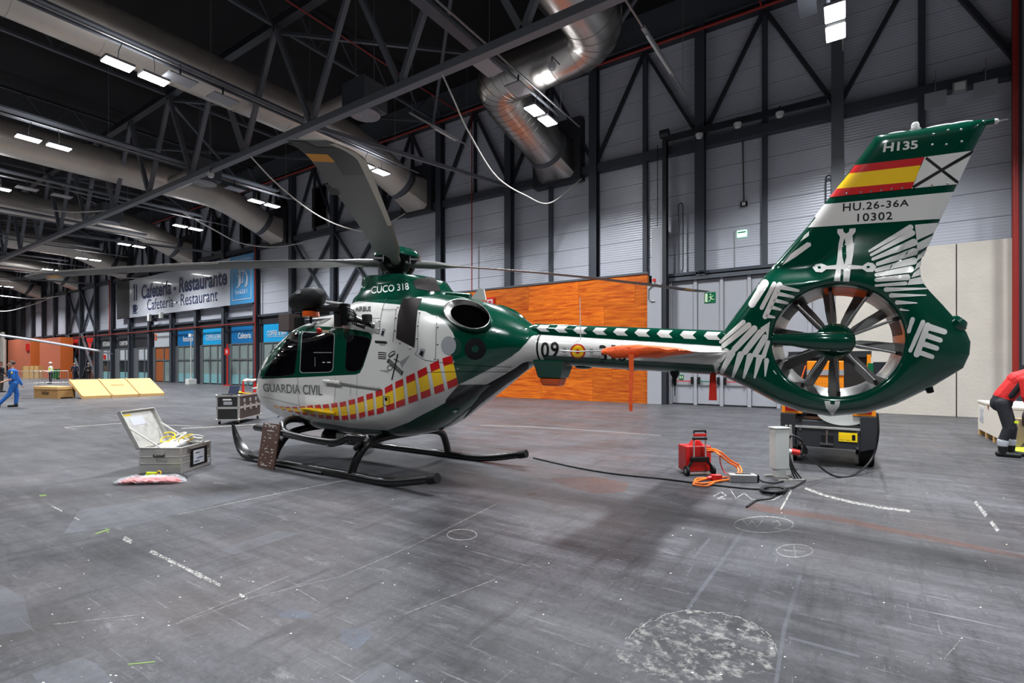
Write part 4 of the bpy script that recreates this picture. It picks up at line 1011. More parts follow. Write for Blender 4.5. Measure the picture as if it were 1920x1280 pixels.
# grey disc, dark grilles, intake panel, vents, rear dark window
def ell(c, rx, ry, n=28, rot=0): return [(c[0]+rx*math.cos(2*math.pi*k/n)*math.cos(rot)-ry*math.sin(2*math.pi*k/n)*math.sin(rot), c[1]+rx*math.cos(2*math.pi*k/n)*math.sin(rot)+ry*math.sin(2*math.pi*k/n)*math.cos(rot)) for k in range(n)]
decal('round_grille', [cB(ell((1115, 525), 82, 100))], 'green_matte', fus, .0035)
decal('grey_disc', [cB(ell((1055, 510), 82, 102))], 'decal_grey', fus, .005)
decal('round_grille', [cB(ell((1345, 547), 118, 118))], 'decal_black', fus, .005); decal('grille_hub', [cB(ell((1345, 547), 38, 38))], 'green_matte', fus, .007)
decal('intake_screen', [cB([(583, -20), (765, 0), (722, 100), (700, 300), (682, 535), (483, 433), (492, 300), (505, 170), (540, 40)])], 'mesh_dark', fus, .006)
decal('rear_window', [cB([(1165, 935), (1510, 935), (1430, 1010), (1230, 1130), (1110, 1175), (1005, 1170), (1030, 1090)])], 'glass_dark', fus, .006)
decal('aft_underside', [cE([(690, 1275), (900, 1150), (1050, 1062), (1140, 998), (1215, 985)])+[(991, 690), (972, 705), (951, 718), (925, 738), (900, 757), (880, 775), (868, 786)]], 'decal_black', fus, .005, 6)
decal('vent_slots', [stroke(cB([(290, y)])[0], cB([(372, y+6)])[0], 1.5) for y in (583, 605, 628, 648)], 'decal_black', fus, .005)
decal('door_handle', [stroke(cB([(265, 468)])[0], cB([(375, 476)])[0], 4)], 'decal_black', fus, .012); decal('handle_recess', [cB([(290, 480), (375, 485), (360, 510), (305, 508)])], 'decal_grey', fus, .004)
for q in ([(335, 320), (368, 330), (345, 412), (312, 400)], [(752, 538), (800, 552), (775, 640), (722, 605)]):
    decal('latch_recess', [cB(q)], 'decal_grey', fus, .005); c = V((sum(p[0] for p in q)/4, sum(p[1] for p in q)/4)); decal('latch', [cB([tuple(c+(V(p)-c)*.6+V((0, 10))) for p in q])], 'decal_black', fus, .010)
seams = [[(375, -5), (340, 90), (318, 200), (295, 385)], [(485, 110), (470, 250), (448, 470)], [(740, 130), (722, 300), (715, 560), (690, 605)], [(925, 190), (920, 400), (912, 660)], [(255, 370), (300, 385)], [(690, 605), (800, 670), (960, 690), (1120, 715), (1745, 745)], [(820, 800), (1150, 793), (1745, 795)], [(325, 118), (490, 120)], [(225, 212), (310, 215)]]
decal('panel_seams', sum([pline(cB(q), .7) for q in seams], []), 'decal_black', fus, .0065, 8)
seams = [[(628, 905), (632, 1100), (650, 1280)], [(1130, 900), (1128, 1100), (1115, 1240)], [(1335, 1010), (1330, 1140)], [(1420, 870), (1418, 1150)], [(150, 1160), (650, 1275)]]
decal('door_seams', sum([pline(cA(q), .6) for q in seams], []), 'decal_grey', fus, .0065, 8)
decal('fuel_flap', pline(cB([(345, 1062), (410, 1066), (408, 1165), (342, 1158), (345, 1062)]), .8)+[cB([(360, 1075), (390, 1078), (388, 1110), (360, 1106)])], 'decal_black', fus, .0075)
decal('first_aid_mark', [cB([(1095, 1205), (1170, 1200), (1155, 1245), (1078, 1250)])], 'exit_green', fus, .006); decal('first_aid_cross', pline(cB([(1100, 1226), (1150, 1224)]), 2)+pline(cB([(1130, 1208), (1122, 1240)]), 2), 'decal_white', fus, .008)
g = MB()
for q in ((505, 90), (480, 205), (468, 345), (738, 150), (720, 290), (708, 430), (632, 540), (522, 482), (930, 310), (932, 495), (300, 240), (285, 330), (1110, 688), (1155, 765), (905, 655), (938, 660)):
    l, n_ = hit(*cB([q])[0]); g.ball(l, .016, 8, 6)
stuff(g.build('fasteners', 'steel', fus, smooth=True))
# sliding door rail and yellow step bar
def hp(px, py, off=.03, bvh=None): l, n_ = hit(px, py, bvh); return l+n_*off
rail = MB().tube([hp(*cA([q])[0], .03) for q in ((1000, 955), (1120, 965), (1215, 980))], .03, 10).build('door_rail_cover', 'heli_white', fus, smooth=True)
MB().tube([hp(*cA([q])[0], .02) for q in ((1215, 985), (1400, 1010), (1600, 1035), (1735, 1052))], .012, 8).build('door_rail', 'steel', fus, smooth=True)
MB().tube([hp(*c2([q])[0], .03) for q in ((560, 312), (620, 318), (690, 330), (750, 338))], [.01, .025, .025, .02], 8).build('yellow_step', 'flag_yellow', fus, smooth=True)
rib = MB().ball(hp(*cA([(930, 295)])[0], .03), (.06, .03, .05), 12, 8).build('red_tag', 'sign_red', fus, smooth=True); decal('tag_label', [cA([(965, 278), (1060, 280), (1060, 312), (962, 308)])], 'bag_tan', fus, .012)
# ---------------- engine exhausts (both sides)
def exr(sc, lift, n=40): return [hp(*cE([q])[0], lift) for q in ell((412, 392), 315*sc, 165*sc, n, math.radians(17))]
def exi(sc, lift, n=40): return [hp(*cE([q])[0], lift) for q in ell((412+38*(1-sc)*6, 392), 315*sc, 165*sc, n, math.radians(17))]
ex = MB().loft([exr(1.06, -.02), exr(1.02, .07), exr(.98, .085)], cap=False).build('exhaust_pipe', 'heli_green', heli, smooth=True)
el = MB().loft([exr(.98, .085), exr(.95, .085), exi(.86, .03), exi(.85, .02)], cap=False).build('exhaust_lip', 'steel_brushed', ex, smooth=True)
ef = MB().flat(exi(.87, .02)).build('exhaust_shade', 'hole_shade', ex)  # flat disc on the skin, shade of the deep bore painted black
ex2 = mirror(ex); mirror(el).parent = ex2; mirror(ef).parent = ex2
# ---------------- roof furniture
mf = MB(); rings = []
for z, cx, hl, hw in ((2.5, .12, .98, .56), (2.68, .12, .94, .50), (2.76, .12, .87, .42), (2.86, .11, .81, .38), (2.96, .09, .77, .36), (3.0, .08, .70, .32)):
    rg = []
    for k in range(64):
        a = 2*math.pi*k/64; c, s_ = math.cos(a), math.sin(a); e = 2.5 if c < 0 else 3.6
        rg.append(V((cx+hl*math.copysign(abs(c)**(2/e), c), hw*math.copysign(abs(s_)**(2/(2.2 if c < 0 else 3.2)), s_), z+(.07*(-c if z > 2.9 else 0)))))
    rings.append(rg)
mast = mf.loft(rings).build('mast_fairing', 'heli_green', heli, smooth=35)
MB_B = bvh_of([mast])
text_decal('lettering', 'CUCO 318', c5([(1002, 342), (1306, 310), (1312, 368), (996, 403)]), 'decal_white', mast, .006, bvh=MB_B, offset=.012)
decal('mast_grille', [c5([(1345, 300), (1400, 272), (1525, 262), (1572, 380), (1480, 378), (1370, 360)])], 'mesh_dark', mast, .006, bvh=MB_B)
# rotor head
RH = V((0, 0, 3.22))
hb = MB(); hb.lathe([(.13, -.36), (.13, -.12), (.2, -.08), (.2, .1), (.12, .14), (0, .14)], RH, (0, 0, 1), 24); hub = hb.build('rotor_hub', 'rubber', heli, smooth=30)
cp = MB(); rings = []
for r, h in ((.36, .09), (.37, .11), (.34, .17), (.27, .23), (.16, .28), (.05, .30), (.001, .301)):
    rings.append([V((r*(1-.10*abs(math.sin(2*(a-math.radians(43))))**4 if r > .2 else r)*math.cos(a), r*(1-.10*abs(math.sin(2*(a-math.radians(43))))**4 if r > .2 else r)*math.sin(a), 3.22+h)) for a in [2*math.pi*k/48 for k in range(48)]])
cp.loft(rings).build('hub_cap', 'heli_green', hub, smooth=35)
for k in range(4):
    a = math.radians(43+90*k+38); p = V((math.cos(a), math.sin(a), 0))
    MB().tube([RH+p*.12+V((0, 0, -.3)), RH+p*.24+V((0, 0, -.12)), RH+p*.26+V((0, 0, .02))], .022, 8).build('pitch_link', 'steel', hub, smooth=True); MB().cyl(RH+p*.22+V((0,0,-.13)), RH+p*.3+V((0,0,-.02)), .05, 12).build('damper', 'blade_dark', hub, smooth=True)
RB = 5.27
def bz(r): return 3.23-.34*(r/RB)**1.8
def bsec(r):
    """chord, thickness, chordwise offset of the leading edge"""
    if r < .55: return .15, .13, .075
    if r < 1.15: t = ss(.55, 1.15, r); return .15+.19*t, .13-.085*t, .075+.035*t
    c, t, le = .34, .042-.02*ss(1.2, RB, r), .11
    q = (r-(RB-.42))/.42
    if q > 0: le -= .17*q*q; c -= .12*q*q; t *= 1-.5*q
    return c, t, le
def blade_ring(r, n=20):
    c, t, le = bsec(r); pit = math.radians(12-9*min(1, r/RB)); out = []; rnd = 1-ss(.5, 1.1, r)
    for k in range(n):
        a = 2*math.pi*k/n; u = .5*(1+math.cos(a)); s_ = math.sin(a)
        foil = t*.5*s_*(1.35*math.sqrt(max(u, 0))*(1-.0*u) if u < .5 else 1.35*math.sqrt(.5)*(2*(1-u))**.45*.0+1.0*(1-abs(2*u-1)**2.0)**.5+0)
        foil = t*.5*s_*(1.0 if rnd > .99 else (rnd+(1-rnd)*(.25+.75*u)))
        y = le-c*(1-u)
        out.append(V((r, y*math.cos(pit)-foil*math.sin(pit), bz(r)+y*math.sin(pit)+foil*math.cos(pit))))
    return out
brs = [.22, .35, .5, .6, .7, .8, .9, 1.0, 1.15, 1.4]+[1.7+.3*i for i in range(11)]+[4.85, 4.95, 5.05, 5.13, 5.2, 5.25, RB]
bm_ = MB().loft([blade_ring(r) for r in brs])
def strip(r0, r1, u0, u1, lower=True, n=14, lift=.003):
    g = MB(); rg = []
    for i in range(n+1):
        r = r0+(r1-r0)*i/n; c, t, le = bsec(r); pit = math.radians(12-9*min(1, r/RB)); row = []
        for j in range(5):
            u = u0+(u1-u0)*j/4; y = le-c*(1-u); ca = 2*u-1; s_ = math.sqrt(max(0, 1-ca*ca)); f = -t*.5*s_*(.25+.75*u)-lift
            row.append(V((r, y*math.cos(pit)-f*math.sin(pit), bz(r)+y*math.sin(pit)+f*math.cos(pit))))
        rg.append(row)
    return g.loft(rg, cap=False, closed=False)
parts = [('leading_edge', strip(2.6, RB-.05, .86, .999), 'blade_edge'), ('dark_patch', strip(4.55, RB-.12, .42, .86), 'blade_dark'), ('tip_patch', strip(5.02, RB-.02, .03, .42), 'blade_dark'), ('yellow_mark', strip(4.86, 5.02, .02, .42), 'blade_yellow'), ('trim_tab', MB().box((4.0, -.27, bz(4)-.035), (4.22, -.2, bz(4)-.03)), 'blade_dark')]
first = None
for k in range(4):
    a = math.radians(43+90*k)
    if first is None:
        bo = bm_.build('rotor_blade', 'blade_grey', heli, smooth=50); subs = [mb.build(nm, mm, bo, smooth=True) for nm, mb, mm in parts]; first = (bo, subs)
    else:
        bo = first[0].copy(); COL.objects.link(bo); bo.parent = heli
        for sb in first[1]: c = sb.copy(); COL.objects.link(c); c.parent = bo
    bo.rotation_euler = (0, 0, a)
# hoist on the port side
ho = lambda px, py, Y: onY(px, py, HL.y+Y)-HL
hc = ho(576, 562, -1.02)
hoist = MB(); rings = []
for i in range(13):
    t = -1+2*i/12; q = max(.06, (1-abs(t)**2.6)**.45)
    rings.append([V((hc.x+t*.36, hc.y+.19*q*math.copysign(abs(math.cos(a))**.8, math.cos(a)), hc.z+(.165+.02*t)*q*math.copysign(abs(math.sin(a))**.8, math.sin(a))+.04*t)) for a in [2*math.pi*k/20 for k in range(20)]])
hst = hoist.loft(rings).build('hoist_cover', 'rubber', heli, smooth=60)
MB().cbox(ho(560, 548, -1.2), (.06, .05, .05)).build('cover_label', 'decal_grey', hst)
MB().tube([ho(556, 580, -1.02), ho(600, 578, -.98), ho(640, 577, -.95)], .05, 14).build('hoist_boom', 'rubber', heli, smooth=True)
hp0, hp1 = ho(647, 572, -.93), ho(646, 610, -.93)
col_ = MB().cyl(hp0+V((0,0,.02)), hp1, .075, 18).build('hoist_post', 'skid_black', heli, smooth=True)
MB().cyl(ho(634, 597, -.9)-V((0, 0, .12)), ho(634, 597, -.9)+V((0, 0, .12)), .06, 14).build('hoist_motor', 'rubber', heli, smooth=True)
MB().tube([ho(650, 598, -.9), ho(675, 602, -.88), ho(700, 612, -.83)], .035, 10).build('hoist_strut', 'skid_black', heli, smooth=True)
MB().tube([ho(655, 590, -.9), ho(680, 600, -.9), ho(702, 608, -.84)], .018, 8).build('hoist_hose', 'steel', heli, smooth=True)
MB().cbox(ho(688, 598, -.87), (.13, .1, .14)).build('hoist_bracket', 'rubber', heli, bevel=.02)
MB().tube([ho(612, 566, -1.0), ho(643, 570, -.95)], .022, 8).build('hoist_stay', 'steel', heli, smooth=True)
for q in range(3): MB().tube([ho(650+q*3, 575+q*6, -.95), ho(662+q*2, 582+q*6, -1.0), ho(668, 590+q*5, -.98), ho(660+q*4, 606+q*2, -.92), ho(684, 612+q*2, -.86)], .011, 8).build('hoist_cable', 'black_cable', heli, smooth=True)
hk = MB().lathe([(0, -.03), (.12, -.03), (.125, 0), (.12, .05), (0, .05)], ho(583, 590, -1.0), (0, 0, 1), 20).build('hook_bumper', 'amber', heli, smooth=30); MB().cyl(ho(583, 590, -1.0)-V((0, 0, .03)), ho(583, 590, -1.0)-V((0, 0, .13)), .02, 8).build('hook', 'rubber', hk); MB().cyl(ho(583, 590, -1.0)+V((0,0,.04)), ho(583, 572, -1.0), .012, 8).build('hoist_wire', 'steel', hk)
# roof air scoop, antennas
MB().loft([[V((-1.5+.5*i, y*(.55-.04*i)-.1, 2.36+(.07+.06*i)*(1-y*y))) for y in [-1+.2*k for k in range(11)]] for i in range(3)], cap=False, closed=False).build('roof_hump', 'heli_white', heli, smooth=True)
MB().prism([(1.5, -.01, 2.55), (1.78, -.01, 2.52), (1.74, -.01, 2.68), (1.66, -.01, 2.70)], (0, .02, 0)).build('blade_antenna', 'white_plastic', heli)
MB().tube([(1.05, 0, 2.66), (1.5, 0, 2.6)], .04, 10).build('cowl_hinge', 'heli_green', heli, smooth=True)
# ---------------- boom markings and fittings
for ch, x in (('0', 655), ('9', 716)): text_decal('digit', ch, c6([(x, 541), (x+52, 542), (x+51, 642), (x, 641)]), 'decal_black', boom, .004, offset=.02)
for ch, x, w_ in (('3', 1022, 50), ('1', 1100, 26), ('8', 1142, 50)): text_decal('digit', ch, c6([(x, 561), (x+w_, 563), (x+w_, 670), (x, 667)]), 'decal_black', boom, .004, offset=.02)
for r, mm, li in ((48, 'flag_red', .004), (38, 'flag_yellow', .006), (14, 'flag_red', .008)): decal('roundel', [c6(ell((888, 602), r, r))], mm, boom, li)
for q in ((805, 594), (975, 600)): decal('handle_boss', [c6(ell(q, 25, 26))], 'decal_white', boom, .009, 6); decal('handle_recess', [c6(ell(q, 15, 16))], 'decal_grey', boom, .012, 5)
MB().tube([hp(*c6([(780, 592)])[0], .05), hp(*c6([(805, 594)])[0], .06), hp(*c6([(885, 600)])[0], .06), hp(*c6([(1060, 600)])[0], .05)], .008, 8).build('handle_rod', 'steel', boom, smooth=True)
sx_ = [628, 740, 858, 980, 1110, 1245, 1385, 1532, 1682]; sy_ = [435, 440, 446, 452, 456, 461, 467, 473, 478]
for x, y, i in zip(sx_, sy_, range(9)):
    w_ = 84+3.2*i; h_ = 44+1.0*i; q = [(x, y), (x+w_, y+2), (x+w_-24, y+h_*.5), (x+w_, y+h_), (x+24, y+h_-2), (x-0, y+h_*.45)] if False else [(x+22, y), (x+w_, y+3), (x+w_-26, y+h_*.5), (x+w_-2, y+h_), (x+28, y+h_-3), (x, y+h_*.48)]
    decal('white_chevron', [c6(q)], 'decal_white', cover, .004, 7)
MB().tube([hp(*c6([(905, 525)])[0], 0), onY(*c6([(900, 260)])[0], HL.y-.2)-HL], [.006, .004], 8).build('whip_antenna', 'white_plastic', heli, smooth=True)
# ventral pod with orange lamp
q = [ho(*c6([p])[0], -.05) for p in ((625, 672), (825, 675), (790, 772), (650, 768))]
pod = MB(); a, b, c, d = q
pod.loft([[V((x, y, z)) for x, y, z in ((a.x, -.16, a.z+.04), (b.x, -.16, b.z+.04), (b.x, .16, b.z+.04), (a.x, .16, a.z+.04))], [V((x, y, z)) for x, y, z in ((d.x, -.12, d.z), (c.x, -.12, c.z), (c.x, .12, c.z), (d.x, .12, d.z))]]); pod = pod.build('ventral_pod', 'heli_green', heli, bevel=.02)
MB().loft([[V((x, y, z)) for x, y, z in ((d.x+.01, -.11, d.z), (c.x-.01, -.11, c.z), (c.x-.01, .11, c.z), (d.x+.01, .11, d.z))], [V((x, y, z)) for x, y, z in ((d.x+.04, -.08, d.z-.1), (c.x-.04, -.08, c.z-.1), (c.x-.04, .08, c.z-.1), (d.x+.04, .08, d.z-.1))]]).build('pod_lamp', 'amber', pod, bevel=.02)
for q in ((925, 708), (1240, 718)): p = ho(*c6([q])[0], 0); MB().ball(p+V((0, 0, .02)), (.12, .05, .03), 16, 8).build('belly_antenna', 'heli_green', boom, smooth=True)
p = ho(*c6([(1500, 735)])[0], 0); MB().lathe([(.06, .04), (.05, -.02), (.02, -.07), (.015, -.14), (.006, -.15), (.004, -.26)], p, (0, 0, 1), 12).build('tie_down_probe', 'rubber', heli, smooth=True)
# horizontal stabiliser with orange cover on the tip
r0, r1 = ho(*c6([(1180, 640)])[0], -.2).x, ho(*c6([(1680, 645)])[0], -.2).x
zs = 1.745
def wing_ring(y, x0, x1, t, z): return [V((x0+(x1-x0)*(.5-.5*math.cos(a)), y, z+t*math.sin(a)*(.6+.4*math.cos(a)))) for a in [2*math.pi*k/24 for k in range(24)]]
stx0, stx1 = 4.16, 4.76
sta = MB().loft([wing_ring(y, stx0, stx1, .045, zs) for y in (-1.28, -.9, -.5, -.2, .2, .5, .9, 1.28)]).build('stabiliser', 'heli_white', heli, smooth=50)
MB().loft([wing_ring(y, stx0-.12*f, stx1+.22*f, .045+.03*f, zs) for y, f in ((-.36, 0), (-.28, .35), (-.2, 1))], cap=False).build('root_fairing', 'heli_white', sta, smooth=True)
random.seed(4)
cvr = []
for y in (-1.36, -1.34, -1.28, -1.15, -1.0, -.86):
    f = .55 if y < -1.35 else 1
    cvr.append([p+V((random.uniform(-.012, .012), 0, random.uniform(-.012, .012))) for p in wing_ring(y, stx0-.05, stx1+.05, .085*f, zs-.005)])
cvo = MB().loft(cvr).build('tip_cover', 'orange_cloth', heli, smooth=60)
cx_ = onY(*c6([(1225, 605)])[0], HL.y-1.40)-HL
MB().loft([[cx_+V((dx*(1-.3*t), -.012+.01*math.sin(6*t), -.02-.5*t)) for dx in (-.022, .022)]+[cx_+V((dx*(1-.3*t), -.006+.01*math.sin(6*t), -.02-.5*t)) for dx in (.022, -.022)] for t in [i/10 for i in range(11)]]).build('flag_ribbon', 'orange_cloth', cvo)
p = ho(*c6([(1740, 745)])[0], 0); MB().loft([[p+V((dx, .0, -.28*t)) for dx in (-.03-.012*t, .03+.01*t)]+[p+V((dx, .006, -.28*t)) for dx in (.03+.01*t, -.03-.012*t)] for t in (0, .5, 1)]).build('pin_ribbon', 'red_cloth', heli)
# ---------------- fin graphics
def fd(nm, polys, m, cv=c7, lift=.005, step=6): return decal(nm, [cv(q) for q in polys], m, finob, lift, step)
fd('flag_red_band', [[(862, 335), (1262, 288), (1238, 335), (830, 383)]], 'flag_red'); fd('flag_yellow_band', [[(830, 383), (1238, 335), (1207, 428), (758, 470)]], 'flag_yellow'); fd('flag_red_band', [[(758, 470), (1207, 428), (1185, 468), (718, 518)]], 'flag_red')
fd('white_square', [[(1262, 288), (1545, 250), (1455, 442), (1185, 468)]], 'decal_white'); fd('black_cross', [stroke((1268, 293), (1452, 437), 17, n=2, round0=False, round1=False)], 'decal_black', lift=.006); fd('black_cross', [stroke((1192, 462), (1540, 254), 17, n=2, round0=False, round1=False)], 'decal_black', lift=.0065)
fd('white_band', [[(690, 558), (1437, 485), (1358, 640), (583, 692)]], 'decal_white')
text_decal('lettering', 'H135', c7([(1030, 208), (1222, 192), (1222, 240), (1022, 262)]), 'decal_white', finob, .005, offset=.03)
text_decal('lettering', 'HU.26-36A', c7([(795, 553), (1172, 530), (1170, 568), (793, 600)]), 'decal_black', finob, .007, offset=.012, spacing=1.12)
text_decal('lettering', '10302', c7([(877, 612), (1076, 600), (1076, 645), (876, 658)]), 'decal_black', finob, .007, offset=.012, spacing=1.12)
fd('pliers_figure', [[(762, 700), (795, 698), (797, 715), (812, 726), (828, 716), (832, 697), (867, 695), (866, 715), (848, 738), (857, 800), (852, 850), (842, 905), (905, 910), (935, 890), (965, 895), (985, 915), (965, 945), (930, 945), (905, 928), (838, 930), (830, 998), (795, 998), (798, 930), (783, 930), (778, 996), (742, 995), (755, 930), (700, 930), (675, 948), (640, 945), (620, 920), (640, 900), (675, 898), (705, 910), (757, 905), (765, 850), (768, 790), (778, 745), (762, 722)]], 'decal_white')
fd('pliers_slit', [[(802, 750), (814, 800), (814, 860), (802, 905), (792, 860), (790, 800)]], 'heli_green', lift=.006); fd('pliers_rivet', [ell((660, 920), 10, 7)], 'heli_green', lift=.006); fd('pliers_rivet', [ell((938, 917), 10, 7)], 'heli_green', lift=.006)
for q in ([(550, 772), (575, 735), (602, 712), (600, 738)], [(445, 908), (500, 840), (590, 775), (610, 778), (612, 795), (520, 862)]): fd('white_claw', [q], 'decal_white')
for a, b, w0, w1 in (((1180, 690), (945, 826), 34, 14), ((1190, 722), (955, 848), 34, 16), ((1200, 775), (965, 872), 42, 18), ((1202, 828), (992, 900), 42, 22), ((1196, 882), (985, 935), 42, 22), ((1180, 930), (985, 962), 36, 22), ((1160, 975), (985, 990), 34, 22), ((1150, 1010), (982, 1022), 22, 14), ((1040, 1045), (1270, 1040), 26, 8), ((1070, 1078), (1265, 1078), 26, 6), ((1105, 1118), (1215, 1122), 26, 6), ((1125, 1158), (1170, 1165), 14, 5)):
    fd('white_feather', [stroke(a, b, w0, w1)], 'decal_white')
for q in ([(1205, 675), (1347, 662), (1325, 712), (1215, 765)], [(1218, 780), (1318, 728), (1293, 786), (1212, 832)], [(1222, 846), (1288, 802), (1265, 845), (1210, 885)], [(1214, 897), (1258, 865), (1238, 908), (1198, 940)], [(1195, 952), (1234, 920), (1236, 962), (1182, 978)], [(1172, 987), (1238, 972), (1262, 1012), (1160, 1020)]): fd('white_feather', [q], 'decal_white')
for a, b, w0, w1 in (((350, 95), (275, 215), 44, 40), ((402, 98), (330, 235), 24, 24), ((432, 105), (350, 285), 34, 30), ((445, 118), (538, 136), 26, 16), ((428, 155), (510, 172), 24, 14), ((408, 193), (476, 207), 24, 14), ((390, 232), (436, 244), 22, 14), ((360, 282), (400, 288), 22, 14)): fd('white_claw', [stroke(a, b, w0, w1)], 'decal_white', c8)
fd('white_claw', [[(378, 312), (322, 350), (338, 388), (350, 368), (366, 400), (372, 350)]], 'decal_white', c8)
for a, b, w0, w1 in (((226, 316), (95, 430), 26, 18), ((255, 334), (112, 452), 34, 26), ((288, 352), (175, 470), 36, 34), ((322, 374), (232, 488), 36, 34), ((350, 402), (292, 500), 34, 34), ((366, 430), (340, 512), 22, 26), ((128, 482), (92, 535), 34, 30), ((160, 492), (104, 598), 40, 24), ((210, 502), (166, 626), 40, 16), ((264, 512), (228, 632), 40, 14), ((318, 520), (290, 632), 38, 12), ((358, 535), (350, 624), 28, 8), ((398, 595), (412, 614), 8, 4)): fd('white_feather', [stroke(a, b, w0, w1)], 'decal_white', c8)
for a, b, w0, w1 in (((1192, 300), (1172, 370), 26, 20), ((1250, 316), (1180, 480), 26, 22), ((1276, 335), (1215, 500), 34, 36), ((1285, 345), (1372, 372), 38, 32), ((1268, 392), (1348, 420), 32, 28), ((1245, 438), (1328, 466), 32, 28), ((1222, 486), (1302, 514), 30, 26)): fd('white_claw', [stroke(a, b, w0, w1)], 'decal_white', c8)
fd('white_shield', [[(688, 767), (720, 767), (724, 784), (745, 787), (750, 768), (778, 768), (772, 798), (733, 848), (698, 805)]], 'decal_white', c8)
g = MB()
for q in ((1312, 158), (1395, 135), (1470, 132), (1385, 217), (1305, 218), (1472, 200), (815, 497), (895, 490), (955, 484), (1013, 477), (1073, 470), (1133, 465), (1302, 450), (1392, 440), (1005, 160)):
    l, n_ = hit(*c7([q])[0]); 
    if l is not None: g.ball(l, .011, 8, 6)
stuff(g.build('fin_rivets', 'steel', finob, smooth=True))
# ---------------- landing gear
def gear(side, lab):
    y = 1.03*side
    path = smooth_path([(-2.5, y, .08), (-2.3, y, .06), (-1.6, y, .05), (-.6, y, .05), (.3, y, .05), (.8, y, .055), (1.2, y, .10), (1.75, y, .21)], 5)
    sk = MB().tube(path, [.03+.028*min(1, i/5) for i in range(len(path))], 14).build('skid_tube', 'skid_black', heli, smooth=True)
    MB().tube([(1.66, y, .192), (1.80, y, .22)], .065, 14).build('skid_end_cap', 'rubber', sk, smooth=True)
    for xx in (-1.75, .18):
        MB().tube([(xx-.3, y, .052), (xx+.3, y, .052)], .06, 14).build('skid_shoe', 'skid_black', sk, smooth=True)
    if side < 0: MB().box((-2.2, y-.075, .03), (-.4, y-.045, .055)).build('wear_strip', 'steel', sk)
    g = MB(); rg = []
    for x, z, w_, t_ in ((-3.0, .57, .02, .012), (-2.93, .43, .04, .016), (-2.83, .29, .06, .02), (-2.70, .17, .08, .024), (-2.54, .085, .09, .028), (-2.36, .05, .085, .03), (-2.18, .05, .06, .03)):
        rg.append([V((x-t_*.6, y-w_, z-t_)), V((x-t_*.6, y+w_, z-t_)), V((x+t_, y+w_, z+t_*.6)), V((x+t_*.2, y, z+t_*.2+.0)), V((x+t_, y-w_, z+t_*.6))])
    g.loft(rg).build('skid_nose', 'skid_black', sk, smooth=30)
gear(-1, ''); gear(1, '')
for xx in (-1.75, .18):
    pts = smooth_path([(xx, -1.03, .08), (xx+.02, -.95, .28), (xx+.05, -.8, .46), (xx+.05, -.5, .53), (xx+.05, 0, .54), (xx+.05, .5, .53), (xx+.05, .8, .46), (xx+.02, .95, .28), (xx, 1.03, .08)], 5)
    MB().tube(pts, .06, 14).build('cross_tube', 'skid_black', heli, smooth=True)
st = smooth_path([ho(480, 801, -1.12), ho(505, 806, -1.14), ho(540, 814, -1.16), ho(590, 825, -1.16), ho(632, 829, -1.14), ho(655, 819, -1.1), ho(684, 822, -1.0)], 5)
MB().tube(st, .052, 14).build('boarding_step', 'skid_black', heli, smooth=True)
MB().tube(smooth_path([ho(575, 786, -.6), ho(545, 786, -.85), ho(530, 795, -1.05), ho(532, 808, -1.12), ho(548, 816, -1.15)], 5), .055, 14).build('step_hoop', 'skid_black', heli, smooth=True)
MB().tube([ho(684, 822, -1.0), (.12, -.9, .42)], .045, 12).build('step_stay', 'skid_black', heli, smooth=True)
# belly equipment
MB().cbox((-.75, -.3, .44), (.6, .12, .1)).build('belly_light', 'white_plastic', heli, bevel=.01); cam_ball = MB().ball((-1.5, -.1, .36), (.18, .18, .18), 20, 12).build('sensor_ball', 'blade_dark', heli, smooth=True)
MB().cyl((-1.5, -.1, .5), (-1.5, -.1, .56), .12, 16).build('sensor_mount', 'rubber', cam_ball); MB().tube([(-2.9, -.1, .72), (-3.15, -.1, .6)], .012, 8).build('pitot_tube', 'steel', heli); MB().tube([(-3.32, -.2, 1.2), (-3.75, -.25, 1.14)], [.03, .02], 10).build('wire_cutter', 'white_plastic', heli, smooth=True)
# ================================================================ props
def cam_xy(px, D): xc = (px-CXP)/FPX*D; return V((xc*CT-D*ST, xc*ST+D*CT, 0))
# ---------------- open aluminium case
ac = thing('transport_case', 'open aluminium transport case full of cables with its lid raised', 'case')
W_, D_, H_, T_ = .62, .70, .38, .012
ts = [MB().box((0, 0, 0), (W_, T_, H_)), MB().box((0, D_-T_, 0), (W_, D_, H_)), MB().box((0, T_, 0), (T_, D_-T_, H_)), MB().box((W_-T_, T_, 0), (W_, D_-T_, H_)), MB().box((0, 0, 0), (W_, D_, T_))]
for t in ts: t.build('side_wall', 'alu', ac)
for z in (.15, .25):
    for a, b in (((-.006, -.006, z-.008), (W_+.006, .0, z+.008)), ((W_, 0, z-.008), (W_+.006, D_, z+.008))): MB().box(a, b).build('rib', 'alu', ac, bevel=.003)
MB().tube([(0, 0, H_), (W_, 0, H_), (W_, D_, H_), (0, D_, H_), (0, 0, H_)], .012, 8).build('rim', 'alu', ac, smooth=True)
for p in ((0, 0), (W_, 0), (W_, D_), (0, D_)): MB().cyl((p[0], p[1], 0), (p[0], p[1], H_), .012, 10).build('corner_post', 'alu', ac, smooth=True)
hd = MB().box((.24, -.02, .28), (.37, -.005, .35)).build('handle_plate', 'alu', ac); MB().tube([(.23, -.03, .29), (.23, -.035, .26), (.38, -.035, .26), (.38, -.03, .29)], .009, 8).build('grip', 'rubber', hd, smooth=True)
MB().box((W_+.002, .2, .06), (W_+.012, .6, .33)).build('black_plate', 'decal_black', ac); lb = MB().box((W_+.012, .26, .09), (W_+.016, .52, .30)).build('document_sleeve', 'sign_white', ac)
